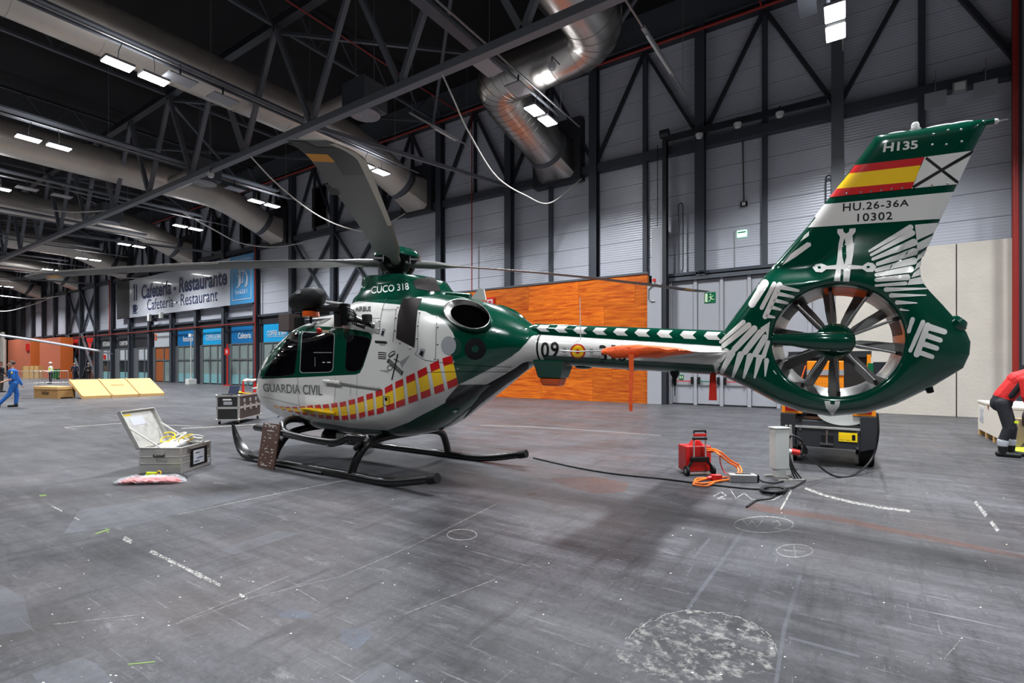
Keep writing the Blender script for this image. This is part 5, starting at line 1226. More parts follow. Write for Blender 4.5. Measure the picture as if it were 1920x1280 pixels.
for z, a, b in ((.25, .31, .40), (.17, .34, .48), (.12, .28, .40)): MB().box((W_+.016, a, z), (W_+.018, b, z+.012)).build('print_line', 'decal_black' if z != .17 else 'sign_navy', lb)
MB().box((W_+.012, .61, .05), (W_+.015, .67, .13)).build('number_label', 'sign_white', ac)
for y in (.16, .62): MB().box((W_, y-.03, .29), (W_+.02, y+.03, .36)).build('latch', 'steel', ac, bevel=.004)
lid = MB(); LH = math.radians(118)
def lidp(a, b, h): return V((-.0+math.cos(LH)*b+math.sin(LH)*-h*0-h*math.sin(LH)*1, a, H_+math.sin(LH)*b+h*math.cos(LH)))
def lq(a0, a1, b0, b1, h0, h1): return MB().hexa([lidp(a0, b0, h0), lidp(a1, b0, h0), lidp(a1, b1, h0), lidp(a0, b1, h0), lidp(a0, b0, h1), lidp(a1, b0, h1), lidp(a1, b1, h1), lidp(a0, b1, h1)])
ld_ = lq(0, D_, 0, W_, .05, .062).build('lid', 'alu', ac)
for q in (lq(0, .014, 0, W_, -.0, .05), lq(D_-.014, D_, 0, W_, 0, .05), lq(0, D_, W_-.014, W_, 0, .05), lq(0, D_, 0, .014, 0, .05)): q.build('lid_rim', 'alu', ld_, bevel=.004)
lq(.16, .42, .38, .52, .046, .05).build('lid_label', 'sign_white', ld_); lq(.03, .22, .545, .575, .046, .05).build('warning_strip', 'yellow', ld_)
for a in (.01, D_-.01): MB().bar(lidp(a, .36, .02), (W_*.55, a, H_-.02), .012, .02).build('lid_strap', 'white_cable', ac)
MB().hexa([(.12, .05, .2), (.4, .05, .2), (.42, .5, .3), (.12, .5, .3), (.12, .06, .36), (.38, .06, .34), (.4, .5, .44), (.14, .5, .46)]).build('packed_panel', 'white_plastic', ac, bevel=.01)
MB().hexa([(.41, .06, .2), (.56, .08, .2), (.56, .5, .28), (.43, .5, .28), (.41, .06, .36), (.55, .08, .34), (.56, .5, .38), (.43, .5, .4)]).build('packed_box', 'case_black', ac, bevel=.01)
random.seed(3)
for k, (mm, r) in enumerate((('yellow', .011), ('white_cable', .012), ('yellow', .01), ('white_cable', .011))):
    c = V((.12+.14*k, .42+.05*(k % 2), H_-.01)); MB().tube([c+V((.1*math.cos(a)*(1+.1*math.sin(3*a)), .08*math.sin(a), .05+.05*math.sin(a+k)+.01*a)) for a in [.35*i for i in range(26)]], r, 6).build('packed_cable', mm, ac, smooth=True)
ac.location = onZ(262, 888, 0); ac.rotation_euler = (0, 0, math.radians(33))
# wrapped bundle before the case, strap bag
p0, p1 = onZ(212, 906, 0), onZ(350, 903, 0)
pk = thing('wrapped_bundle', 'flat red and white bundle wrapped in clear plastic on the floor before the case', 'bundle', (p0+p1)/2, math.atan2((p1-p0).y, (p1-p0).x)); L_ = (p1-p0).length
random.seed(11)
def lump(L_, w, h, n=18, m=14, j=.012): return [[V((-L_/2+L_*i/n, (w*(1-abs(2*i/n-1)**6)+.005)*math.cos(a)+random.uniform(-j, j), max(.004, h*(1-abs(2*i/n-1)**5)*(.52+.5*math.sin(a))+random.uniform(-j, j)*.6))) for a in [2*math.pi*k/m for k in range(m)]] for i in range(n+1)]
MB().loft(lump(L_*.86, .1, .075, j=.006)).build('red_cloth_roll', 'red_cloth', pk, smooth=True); MB().loft([[p+V((.03, .03, .018)) for p in r] for r in lump(L_*.5, .05, .07, j=.006)]).build('white_cloth_roll', 'shirt_white', pk, smooth=True); MB().loft(lump(L_, .15, .1, 26, 18, .014)).build('plastic_film', 'film', pk)
q0, q1 = onZ(250, 894, 0), onZ(352, 896, 0)
sb = thing('strap_bag', 'black strap roll with a yellow tag lying against the case', 'strap', (q0+q1)/2, math.atan2((q1-q0).y, (q1-q0).x)); L2 = (q1-q0).length
MB().loft(lump(L2, .05, .07, 18, 12, .008)).build('strap_roll', 'rubber', sb, smooth=True); MB().cbox((-.1, -.045, .06), (.14, .03, .05)).build('tag', 'hi_vis', sb); MB().tube([V((.02+.03*math.cos(a), -.05, .075+.03*math.sin(a))) for a in [.5*i for i in range(13)]], .008, 6).build('ring', 'flag_yellow', sb)
# ---------------- flight case on casters
fc = thing('flight_case', 'brown and black flight case with metal edges standing on casters', 'case', onZ(406, 796, 0), math.radians(40)); w_, d_, z0, z1 = .57, 1.5, .11, .80
MB().box((0, 0, z0), (w_, d_, z1)).build('body', 'case_brown', fc)
for a, b in (((.03, -.006, z0+.03), (w_-.03, .002, .42)), ((.03, -.006, .48), (w_-.03, .002, z1-.08))): MB().box(a, b).build('end_panel', 'case_black', fc)
for a, b in (((0, -.012, .42), (w_, .0, .48)), ((w_, 0, .42), (w_+.012, d_, .48)), ((0, -.012, z0), (w_, 0, z0+.035)), ((w_, 0, z0), (w_+.012, d_, z0+.035)), ((0, -.012, z1-.05), (w_, 0, z1)), ((w_, 0, z1-.05), (w_+.012, d_, z1)), ((-.01, -.012, z0), (.03, .02, z1)), ((w_-.03, -.012, z0), (w_+.012, .03, z1)), ((w_-.02, d_-.03, z0), (w_+.012, d_+.012, z1))): MB().box(a, b).build('edge_profile', 'alu', fc)
for p in ((0, 0), (w_, 0), (w_, d_), (0, d_)):
    for z in (z0+.02, z1-.02): MB().ball((p[0], p[1], z), .035, 10, 8).build('ball_corner', 'alu', fc, smooth=True)
    cs = MB().cyl((p[0]*.84+.05-.015, p[1]*.9+.06, .045), (p[0]*.84+.05+.015, p[1]*.9+.06, .045), .045, 14).build('caster', 'rubber', fc, smooth=True); MB().box((p[0]*.84+.03, p[1]*.9+.03, .05), (p[0]*.84+.07, p[1]*.9+.09, .112)).build('caster_fork', 'steel', cs)
for y in (.35, .75, 1.15): MB().box((w_+.01, y-.05, .36), (w_+.022, y+.05, .54)).build('latch', 'alu', fc); MB().box((w_+.002, y-.06, .58), (w_+.006, y+.06, .68)).build('stencil_mark', 'decal_grey', fc)
lb = MB().box((.18, -.009, .53), (.40, -.006, .62)).build('label_plate', 'decal_grey', fc); MB().box((.16, -.009, .65), (.38, -.006, .69)).build('label_plate', 'white_plastic', fc);
lt = thing('laptop', 'open dark laptop on the flight case', 'laptop', fc.matrix_basis @ V((.28, .12, .80)), math.radians(20)); MB().box((-.16, -.1, 0), (.16, .12, .018)).build('base', 'case_black', lt); MB().hexa([(-.16, .12, .015), (.16, .12, .015), (.16, .135, .012), (-.16, .135, .012), (-.16, .19, .23), (.16, .19, .23), (.16, .2, .228), (-.16, .2, .228)]).build('screen', 'screen', lt)
c0 = fc.matrix_basis @ V((.3, .55, .80))
yp = thing('yellow_cloth', 'crumpled yellow bag lying on the flight case', 'bag', c0); MB().ball((0, 0, .035), (.22, .11, .04), 16, 8).build('bag', 'flag_yellow', yp, smooth=True); MB().tube([(.15, 0, .04), (.35, .05, .02), (.45, .15, .012)], .014, 8).build('strap', 'flag_yellow', yp, smooth=True)
for k, y in enumerate((.45, 1.25)):
    rr_ = thing('red_stand', 'red folding stand with a white cloth on top, upright on the flight case' if k == 0 else 'red stand behind the white cloth on the flight case', 'stand', fc.matrix_basis @ V((.5, y, .80))); MB().hexa([(-.03, -.03, 0), (.03, -.03, 0), (.03, .03, 0), (-.03, .03, 0), (-.015, -.015, .36), (.015, -.015, .36), (.015, .015, .36), (-.015, .015, .36)]).build('leg', 'sign_red', rr_)
wt = thing('white_cloth', 'white cloth draped across the red stands', 'cloth', fc.matrix_basis @ V((.5, .45, 1.155))); dv = (fc.matrix_basis.to_3x3() @ V((0, .85, 0))); MB().tube([(0, 0, 0), dv*.3+V((0, 0, .02)), dv*.6+V((0, 0, -.01)), dv+V((0, 0, .01))], [.03, .05, .045, .035], 10).build('cloth', 'shirt_white', wt, smooth=True)
# ---------------- brown board leaning on the skid
b0, b1 = onY(482, 866, 4.42), onY(513, 869, 4.42)
bd = thing('checklist_board', 'brown panel with small white marks leaning against the boarding step', 'board', (b0.x, 4.42, 0.0)); wv = b1.x-b0.x
def bq(a, b, h): return V((a*wv+.13*b, .03*b+h, b*.70))
MB().hexa([bq(0, 0, 0), bq(1, 0, 0), bq(1, 0, .022), bq(0, 0, .022), bq(0, 1, 0), bq(1, 1, 0), bq(1, 1, .022), bq(0, 1, .022)]).build('panel', 'board_brown', bd)
random.seed(5)
g = MB()
for i in range(46):
    a, b = random.uniform(.08, .85), random.choice((.06, .12, .2, .26, .36, .42, .5, .58, .66, .74, .84, .92))+random.uniform(-.02, .02); l = random.choice((.03, .05, .12, .05)); g.hexa([bq(a, b, -.002), bq(a+l, b, -.002), bq(a+l, b, 0), bq(a, b, 0), bq(a, b+.014, -.002), bq(a+l, b+.014, -.002), bq(a+l, b+.014, 0), bq(a, b+.014, 0)])
for a, b, c, d in ((.35, .95, .8, .965), (.1, .975, .4, .99), (.3, .83, .7, .845), (.25, .05, .6, .065)): g.hexa([bq(a, b, -.003), bq(c, b, -.003), bq(c, b, 0), bq(a, b, 0), bq(a, d, -.003), bq(c, d, -.003), bq(c, d, 0), bq(a, d, 0)])
stuff(g.build('print_marks', 'decal_white', bd)); 
# ---------------- wooden crate and ramps
cr = thing('wooden_crate', 'low plywood crate with black stencil beside the ramps', 'crate', (-32.95, 7.5, 0), math.radians(12))
MB().box((0, 0, .05), (1.95, .7, .42)).build('body', 'plywood_dark', cr); MB().box((-.02, -.02, .42), (1.97, .72, .56)).build('lid', 'plywood', cr, bevel=.01); MB().box((0, 0, 0), (1.95, .1, .05)).build('skid', 'plywood_dark', cr); MB().box((0, .6, 0), (1.95, .7, .05)).build('skid', 'plywood_dark', cr)
text_on('stencil', 'HeliStak', (.65, 0, .16), (.6, 0, 0), (0, 0, .2), 'decal_black', cr, offset=.015)
for k in range(3):
    y0 = 8.45+1.15*k; y1 = y0+1.12
    rp = thing('loading_ramp', ('plywood ramp board next to the stencilled crate', 'middle plywood ramp board with faint stencil', 'plywood ramp board farthest from the stencilled crate')[k], 'ramp', (-29.8, y0, 0))
    def rz_(x): return .13+(-x)*.43
    MB().hexa([(0, 0, 0), (0, 1.12, 0), (-1.75, 1.12, .74), (-1.75, 0, .74), (0, 0, .13), (0, 1.12, .13), (-1.75, 1.12, .88), (-1.75, 0, .88)]).build('board', 'plywood', rp)
    MB().hexa([(.005, 0, .13), (.005, .05, .13), (-1.755, .05, .88), (-1.755, 0, .88), (.005, 0, .16), (.005, .05, .16), (-1.755, .05, .91), (-1.755, 0, .91)]).build('edge_batten', 'plywood', rp)
    if k == 1: text_on('stencil', 'HELISTAK', (-.95, .3, .55), (0, .55, 0), (-.16, 0, .07), 'plywood_dark', rp, offset=.01)
    for y in (.1, .94): MB().box((-1.7, y, 0), (-1.6, y+.1, .8)).build('prop_leg', 'plywood_dark', rp)
# ---------------- red battery pack on a hand trolley
rt = thing('battery_trolley', 'red battery box strapped to a folding hand trolley', 'trolley', onZ(1312, 891, 0), TH+.12)
MB().box((-.19, .04, .05), (.20, .3, .42)).build('box', 'red_gloss', rt, bevel=.012); MB().hexa([(-.05, .08, .42), (.1, .08, .42), (.1, .26, .42), (-.05, .26, .42), (-.0, .1, .5), (.06, .1, .5), (.06, .24, .5), (-.0, .24, .5)]).build('carry_grip', 'red_gloss', rt, bevel=.008)
for x in (-.09, .09): MB().cyl((x, .0, .24), (x, .0, .62), .012, 10).build('upright', 'alu', rt, smooth=True); MB().tube([(x, 0, .24), (x*1.9, -.01, .14), (x*2.0, -.01, .06)], .02, 10).build('fork', 'rubber', rt, smooth=True)
MB().tube([(-.09, 0, .62), (-.09, 0, .65), (.09, 0, .65), (.09, 0, .62)], .016, 10).build('handle', 'rubber', rt, smooth=True); MB().box((-.11, -.02, .52), (.11, .02, .55)).build('crossbar', 'rubber', rt, bevel=.005); MB().box((-.1, -.015, .57), (.1, .015, .61)).build('red_crossbar', 'red_gloss', rt, bevel=.005); MB().box((-.14, -.025, .2), (.14, .03, .27)).build('crossbar', 'rubber', rt, bevel=.01)
for x in (-.2, .2):
    wh = MB().cyl((x-.018, .0, .07), (x+.018, .0, .07), .07, 20).build('wheel', 'rubber', rt, smooth=30); MB().cyl((x-.021, 0, .07), (x+.021, 0, .07), .032, 14).build('wheel_hub', 'decal_grey', wh, smooth=30)
MB().box((-.16, -.02, .02), (.16, .28, .045)).build('toe_plate', 'alu', rt)
# grey adapter with cables
ad = thing('power_adapter', 'grey ribbed power adapter box lying on the floor', 'adapter', onZ(1393, 903, 0), TH-.1); MB().box((-.19, -.06, .0), (.17, .07, .11)).build('housing', 'alu', ad, bevel=.01)
for i in range(9): MB().box((-.18, -.064, .014+.01*i), (.165, -.06, .018+.01*i)).build('fin', 'decal_grey', ad)
MB().box((.17, -.055, .005), (.2, .065, .105)).build('end_cap', 'rubber', ad, bevel=.008)
MB().box((-.1, -.03, .11), (.1, .03, .114)).build('sticker', 'decal_black', ad)
def fcable(name, pts, r, m, label, cat='cable'):
    P = smooth_path([onZ(x, y, z) for x, y, z in pts], 7); o = MB().tube(P, r, 8).build(name, m, smooth=True, org=P[0]); tag(o, label, cat); return o
cz = .022
fcable('orange_cable', [(1326, 841, .40), (1339, 842, .42), (1352, 848, .4), (1370, 863, .26), (1385, 872, .16), (1390, 885, .1), (1375, 897, .03), (1350, 901, cz), (1320, 906, cz), (1303, 904, cz), (1308, 897, cz), (1335, 896, cz)], .014, 'orange_cable', 'orange power cable looping from the red battery box to the floor')
fcable('orange_cable', [(1326, 845, .38), (1339, 845, .4), (1350, 853, .38), (1366, 866, .25), (1381, 875, .15), (1384, 886, .09), (1370, 894, .03), (1345, 895, cz), (1316, 899, cz), (1300, 907, cz), (1322, 911, cz), (1338, 905, cz)], .014, 'orange_cable', 'second orange cable lying beside the first by the battery box')
o = thing('cable_plug', 'red connector plug on the end of the orange cables', 'plug', onZ(1343, 902, 0), TH); MB().cbox((0, 0, .05), (.14, .08, .09)).build('plug_body', 'red_gloss', o, bevel=.01); MB().cyl((-.07, 0, .05), (-.12, 0, .04), .03, 12).build('plug_collar', 'red_gloss', o)
fcable('red_lead', [(1328, 848, .36), (1347, 848, .38), (1351, 868, .2), (1357, 883, .08), (1369, 891, .05)], .008, 'red_gloss', 'thin red lead between battery box and adapter')
bl_ = [(1419, 895, .05), (1430, 902, .012), (1448, 905, .012), (1468, 902, .012), (1482, 893, .012), (1494, 878, .1)]
fcable('black_cable', bl_, .011, 'black_cable', 'black cable from the adapter to the cabinet stand')
ring_ = []
for i in range(60):
    a = .42*i; ring_.append((1450+ (26-.10*i)*math.cos(a), 917+(7.5-.05*i)*math.sin(a), .012+.012*(i//15)))
fcable('black_cable', ring_+[(1490, 912, .015), (1510, 900, .012)], .012, 'black_cable', 'coiled black cable on the floor before the cabinet')
fcable('black_cable', [(1000, 858, .012), (1080, 876, .012), (1160, 889, .012), (1240, 897, .012), (1330, 908, .012), (1410, 916, .012), (1440, 914, .02)], .013, 'black_cable', 'long black cable running along the floor under the tail boom')
fcable('black_cable', [(1455, 924, .015), (1445, 934, .012), (1420, 937, .012), (1408, 944, .012), (1400, 950, .01)], .012, 'black_cable', 'black cable tail ending at the floor hatch')
# ---------------- electric cabinet on a stand
D0 = 7.05
cb = thing('electric_cabinet', 'slim grey electric cabinet on a light metal stand', 'cabinet', onZ(1470, 899, 0), TH+.12)
MB().box((-.17, -.06, .16), (.04, .08, .72)).build('body', 'cab_grey', cb, bevel=.008); MB().box((-.18, -.07, .72), (.05, .1, .74)).build('lid', 'cab_grey', cb, bevel=.004)
MB().box((-.15, -.05, .05), (.0, .04, .16)).build('plinth', 'cab_grey', cb)
for x in (.08, .2): MB().bar((x, .1, .0), (x-.03*(x > .1)*2, .06, .76), .025, .025).build('stand_leg', 'alu', cb)
for z in (.14, .4, .62): MB().bar((.07, .09, z), (.19, .09, z), .02, .02).build('stand_rung', 'alu', cb)
for y in (-.12, .2): MB().bar((-.16, y, .015), (.22, y, .015), .03, .03).build('foot_bar', 'alu', cb)
MB().bar((.05, -.12, .015), (.05, .2, .015), .03, .03).build('foot_bar', 'alu', cb)
sk_ = MB().cyl((.06, 0, .40), (.2, -.04, .38), .035, 14).build('socket', 'white_plastic', cb, smooth=True); MB().cyl((.1, -.01, .40), (.2, -.04, .38), .042, 14).build('plug', 'sign_red', sk_, smooth=True)
for k in range(3): MB().tube(smooth_path([(.2, -.04, .38), (.24+.02*k, -.06, .36), (.22+.03*k, -.08, .55-.05*k), (.1+.02*k, -.02, .62), (.05, .0, .5), (.06+.02*k, -.05, .2), (.1+.05*k, -.1, .02)], 6), .011, 8).build('wire', 'black_cable', cb, smooth=True)
fcable('black_cable', [(1507, 852, .4), (1530, 868, .25), (1552, 886, .08), (1575, 894, .012), (1600, 890, .02), (1625, 872, .12), (1640, 848, .3), (1647, 810, .62), (1645, 775, .95)], .014, 'black_cable', 'black cable looping from the cabinet up to the service tractor')
# ---------------- service tractor / ground power unit
gp_ = cam_xy(1553, 7.75); GP = thing('service_tractor', 'orange and black service tractor parked behind the tail fan', 'tractor', (-.28, 9.42, 0), .02); GP.scale = (.87, 1, 1)
MB().box((-.74, .08, .3), (.74, 2.2, .72)).build('chassis', 'gpu_black', GP, bevel=.02)
MB().box((-.48, -.02, .3), (.5, .1, .62)).build('bumper_plate', 'gpu_black', GP, bevel=.008); MB().box((-.5, -.035, .6), (.5, .1, .625)).build('bumper_edge', 'alu', GP)
for sx in (-1, 1):
    MB().hexa([(sx*.5, .0, .27), (sx*.75, .02, .34), (sx*.75, .6, .34), (sx*.5, .6, .27), (sx*.5, .0, .82), (sx*.75, .02, .82), (sx*.75, .6, .82), (sx*.5, .6, .82)]).build('corner_guard', 'gpu_black', GP, bevel=.01)
    lm = MB().box((sx*.56-.17, .03, .82), (sx*.56+.17, .5, .98)).build('lamp_housing', 'gpu_orange', GP, bevel=.01); MB().box((sx*.56-.11, .02, .86), (sx*.56+.11, .03, .95)).build('tail_lamp', 'tail_light', lm); MB().box((sx*.56-.05, .012, .9), (sx*.56+.05, .02, .94)).build('lamp_segment', 'amber', lm)
    for y in (.45, 1.75):
        wh = MB().cyl((sx*.5, y, .27), (sx*.72, y, .27), .27, 28).build('wheel', 'rubber', GP, smooth=30); MB().cyl((sx*.7, y, .27), (sx*.73, y, .27), .14, 18).build('rim', 'gpu_orange', wh, smooth=30)
hk = MB().box((-.08, -.08, .36), (.1, .0, .52)).build('tow_hitch', 'rubber', GP, bevel=.01); MB().box((-.1, -.12, .36), (.1, -.02, .385)).build('hitch_jaw', 'steel', hk); MB().cyl((0, -.08, .36), (0, -.08, .58), .02, 10).build('hitch_pin', 'steel', hk)
yl = MB().box((.18, -.03, .42), (.46, -.02, .56)).build('warning_label', 'yellow', GP); 
for a, b in ((.2, .28), (.29, .37), (.38, .45)): MB().box((a, -.034, .45), (b-.02, -.03, .53)).build('pictogram', 'flag_yellow' if a < .37 else 'decal_black', yl)
for x, z in ((-.42, .57), (.46, .57), (.46, .33), (-.42, .35)): MB().cyl((x, -.03, z), (x, -.02, z), .018, 10).build('bolt', 'steel', GP)
MB().cyl((-.42, .0, .72), (-.42, -.05, .72), .035, 12).build('socket', 'rubber', GP)
MB().box((-.45, .1, .7), (.45, .62, .74)).build('deck', 'decal_black', GP)
bx = MB().box((-.62, .62, .74), (.66, 2.0, 1.78)).build('power_unit', 'case_black', GP, bevel=.02)
MB().box((-.66, .58, 1.74), (.70, 2.05, 1.84)).build('roof_rail', 'gpu_black', bx); 
for x in (-.64, .66): MB().box((x-.03, .56, .74), (x+.03, .64, 1.78)).build('frame_post', 'gpu_orange' if x > 0 else 'gpu_black', bx)
op = MB().box((-.34, .57, .78), (.27, .64, 1.68)).build('orange_door', 'gpu_orange', bx, bevel=.015); cp_ = MB().box((-.34, .555, 1.44), (.27, .575, 1.53)).build('display_strip', 'decal_grey', op); MB().box((-.2, .55, 1.46), (-.15, .556, 1.52)).build('green_light', 'exit_lit', cp_); MB().box((.02, .55, 1.47), (.1, .556, 1.5)).build('label', 'white_plastic', cp_)
MB().box((-.32, .56, 1.24), (-.24, .572, 1.38)).build('notice', 'white_plastic', op)
g = MB()
for i in range(9):
    for j in range(9): g.cbox((-.18+.05*i, .569, .86+.055*j), (.012, .004, .012))
stuff(g.build('perforation', 'wood_door', op))
MB().tube([(-.36, .56, 1.6), (-.42, .5, 1.4), (-.5, .5, 1.25)], .012, 8).build('red_hose', 'amber', bx, smooth=True); MB().cyl((-.5, .5, 1.27), (-.54, .5, 1.15), .035, 12).build('hose_nozzle', 'bag_tan', bx, smooth=True)
mr_ = MB().box((.72, .5, 1.42), (.94, .56, 1.66)).build('mirror', 'shop_glass_dark', GP, bevel=.01); MB().bar((.66, .6, 1.6), (.78, .55, 1.6), .03, .03).build('mirror_arm', 'rubber', mr_); MB().box((.64, .54, 1.46), (.72, .6, 1.64)).build('green_box', 'exit_green', GP)
MB().bar((-.7, .55, 1.35), (-.62, .62, 1.35), .1, .2).build('side_lamp', 'rubber', GP)
MB().prism([(.25+.42*math.cos(math.pi+math.pi*k/24), .06, .88+.22*math.sin(math.pi+math.pi*k/24)) for k in range(25)], (0, .02, 0)).build('round_plate', 'cab_grey', GP)
# ---------------- white crate at the right, bag
wc = thing('pallet_crate', 'white shipping crate on wooden runners by the concrete wall', 'crate', (2.52, 13.5, 0))
MB().box((0, 0, .12), (1.3, 2.3, .76)).build('body', 'crate_white', wc, bevel=.008); MB().box((-.01, -.01, .74), (1.31, 2.31, .79)).build('lid', 'crate_white', wc, bevel=.008)
for y in (.05, .75, 1.45, 2.15): MB().box((0, y, 0), (1.3, y+.1, .12)).build('runner', 'plywood', wc)
lb = MB().box((-.006, 1.7, .32), (0, 2.1, .66)).build('paper_label', 'sign_white', wc)
for i in range(5): MB().box((-.008, 1.75, .38+.05*i), (-.006, 2.0, .40+.05*i)).build('print_line', 'decal_grey', lb)
for y in (.4, 1.2): MB().box((-.012, y, .66), (0, y+.06, .76)).build('clip', 'wood_door', wc)
tb = thing('tool_bag', 'tan canvas tool bag held open by the bending worker', 'bag', onZ(1921, 847, 0), TH)
tbr = [[V((.22*(1-.25*t)*math.copysign(abs(math.cos(a))**.7, math.cos(a)), .13*(1-.2*t)*math.copysign(abs(math.sin(a))**.7, math.sin(a)), .62*t)) for a in [2*math.pi*k/20 for k in range(20)]] for t in (0, .1, .4, .7, .9, 1.0)]
MB().loft(tbr).build('bag_body', 'bag_tan', tb, smooth=60); MB().tube(smooth_path([(-.12, -.1, .5), (-.15, -.12, .68), (-.08, -.1, .78), (0, -.1, .7), (.02, -.1, .5)], 5), .016, 8).build('bag_handle', 'case_brown', tb, smooth=True); MB().bar((-.18, -.12, .1), (.1, -.13, .5), .03, .008).build('strap', 'case_brown', tb)
hv = thing('hi_vis_vest', 'folded yellow and red safety vest on the floor by the tool bag', 'vest', onZ(1918, 850, 0), TH); MB().ball((0, 0, .05), (.2, .16, .06), 18, 8).build('vest_body', 'hi_vis', hv, smooth=True); MB().ball((.05, -.08, .06), (.12, .08, .045), 14, 8).build('red_lining', 'sign_red', hv, smooth=True)
# ---------------- far things on the left
o = thing('light_stand', 'tall light pole on a white base box before the shop windows', 'lamp', onZ(358, 720.5, 0)); MB().box((-.3, -.3, 0), (.3, .3, .45)).build('base_box', 'white_plastic', o, bevel=.02); MB().cyl((0, 0, .45), (0, 0, 3.95), .035, 10).build('pole', 'white_plastic', o); MB().hexa([(-.2, -.1, 3.85), (.2, -.1, 3.85), (.2, .1, 3.9), (-.2, .1, 3.9), (-.2, -.1, 4.1), (.2, -.1, 4.1), (.2, .1, 4.05), (-.2, .1, 4.05)]).build('lamp_head', 'white_plastic', o)
P = onZ(476, 721, 0); o = thing('fire_point', 'red fire extinguisher stand with sign by the shop front', 'stand', (P.x, 20.0, 0)); MB().cyl((0, 0, 0), (0, 0, 3.2), .045, 10).build('pole', 'sign_red', o); MB().box((-.35, -.03, 2.35), (.3, .02, 2.85)).build('sign_plate', 'sign_red', o); MB().box((-.12, -.04, 2.48), (.1, -.03, 2.72)).build('symbol', 'sign_white', o); MB().lathe([(.3, 0), (.3, .04), (0, .06)], (0, 0, 0), (0, 0, 1), 16).build('base', 'sign_red', o)
# brick coloured kiosk blocks at the far end of the wall
for X0, X1, Y0, Z1, nm, lab, mm in ((-82.5, -75.0, 19.3, 4.75, 'kiosk_block', 'orange kiosk block built against the far wall', 'brick_orange'), (-94.5, -84.5, 18.9, 4.9, 'kiosk_block', 'brick red kiosk block deeper along the far wall', 'brick_orange')):
    o = MB().box((X0, Y0, 0), (X1, 20.45, Z1)).build(nm, mm); tag(o, lab, 'kiosk'); MB().box((X1, Y0+.02, 0), (X1+.05, 20.45, Z1)).build('end_panel', 'kiosk_orange', o)
    if X0 < -90:
        for z in (.6, 3.3): MB().box((X1-1.4, Y0-.12, z), (X1-.3, Y0, z+.9)).build('hose_cabinet', 'sign_red', o)
wl = thing('utility_wall', 'pale low wall with grey ducts at the far end of the hall', 'wall', (-106, 17.0, 0)); MB().box((0, 0, 0), (7.5, .4, 4.4)).build('panel', 'crate_white', wl)
for i in range(5): MB().cyl((8.3+.75*i, 1.6, 0), (8.3+.75*i, 1.6, 5+1.0*(i % 2)), .22, 12).build('vertical_duct', 'duct_galv', wl, smooth=True)
MB().box((-2, -.2, 1.5), (11, -.1, 1.75)).build('red_barrier', 'sign_red', wl)
pc = thing('plywood_crate', 'tall plywood crate standing by the kiosk blocks', 'crate', onZ(42, 709.5, 0), TH); MB().box((0, 0, 0), (1.9, .6, 1.45)).build('body', 'plywood', pc)
for x in (0, .75, 1.3, 1.82): MB().box((x, -.03, 0), (x+.08, 0, 1.5)).build('batten', 'plywood_dark', pc)
def barrier(px, py, rz, lab):
    o = thing('crowd_barrier', lab, 'barrier', onZ(px, py, 0), rz); 
    MB().tube([(0, 0, .15), (0, 0, 1.05), (.05, 0, 1.1), (2.1, 0, 1.1), (2.15, 0, 1.05), (2.15, 0, .15), (0, 0, .15)], .022, 8).build('frame', 'alu', o)
    for i in range(1, 14): MB().cyl((2.15*i/14, 0, .15), (2.15*i/14, 0, 1.1), .008, 6).build('bar', 'alu', o)
    for x in (.2, 1.95): MB().bar((x, -.3, .02), (x, .3, .02), .04, .03).build('foot', 'alu', o); MB().cyl((x, 0, .02), (x, 0, .15), .02, 8).build('foot_post', 'alu', o)
barrier(25, 722, TH, 'metal crowd barrier beside the man in blue overalls'); barrier(62, 721, TH+.5, 'metal crowd barrier beside the worker in a white cap')
gb_ = thing('waste_bin', 'green wheeled waste bin against the kiosk wall', 'bin', onZ(102, 711, 0)); MB().hexa([(-.3, -.3, .1), (.3, -.3, .1), (.3, .3, .1), (-.3, .3, .1), (-.38, -.38, 1.05), (.38, -.38, 1.05), (.38, .38, 1.05), (-.38, .38, 1.05)]).build('body', 'bin_green', gb_); MB().box((-.4, -.42, 1.05), (.4, .42, 1.12)).build('lid', 'bin_green', gb_); MB().cyl((-.3, .3, .1), (.3, .3, .1), .1, 12).build('wheel_axle', 'rubber', gb_)
# ---------------- neighbouring helicopter standing outside the frame, one drooping blade reaches in
D2 = 26.0
tipP = atD(183, 657, D2); midP = atD(0, 632, D2); dirv = (midP-tipP)
hub2 = tipP+dirv*1.75
nh = thing('parked_helicopter', 'second parked helicopter whose drooping grey blade hangs over the ramps', 'helicopter', (hub2.x, hub2.y, 0))
ob = bpy.data.objects.new('fuselage', fus.data); COL.objects.link(ob); ob.parent = nh; ob.scale = (1.15, 1.15, 1.15); NA = math.atan2(hub2.y, hub2.x); ob.rotation_euler = (0, 0, NA)
top_z = hub2.z
MB().cyl((0, 0, 2.9), (0, 0, top_z+.1), .18, 18).build('mast', 'rubber', nh, smooth=True); MB().lathe([(0, -.15), (.35, -.1), (.4, 0), (.3, .15), (0, .2)], (0, 0, top_z), (0, 0, 1), 24).build('hub', 'blade_dark', nh, smooth=True)
def big_blade(tip, nm='rotor_blade'):
    a = V((0, 0, top_z)); t = V(tip)-V((hub2.x, hub2.y, 0)); d = (t-a); dh = V((d.x, d.y, 0)).normalized(); q = V((-dh.y, dh.x, 0)); rg = []
    for i in range(13):
        f = .05+.95*i/12; c = a+d*f+V((0, 0, .12*math.sin(math.pi*f))); ch = .27 if i < 12 else .15
        rg.append([c+q*ch, c+q*.15+V((0, 0, .035)), c-q*ch, c+q*.15-V((0, 0, .03))])
    return MB().loft(rg).build(nm, 'decal_grey', nh, smooth=True)
big_blade(tipP); r2 = (tipP-hub2); L2_ = r2.length
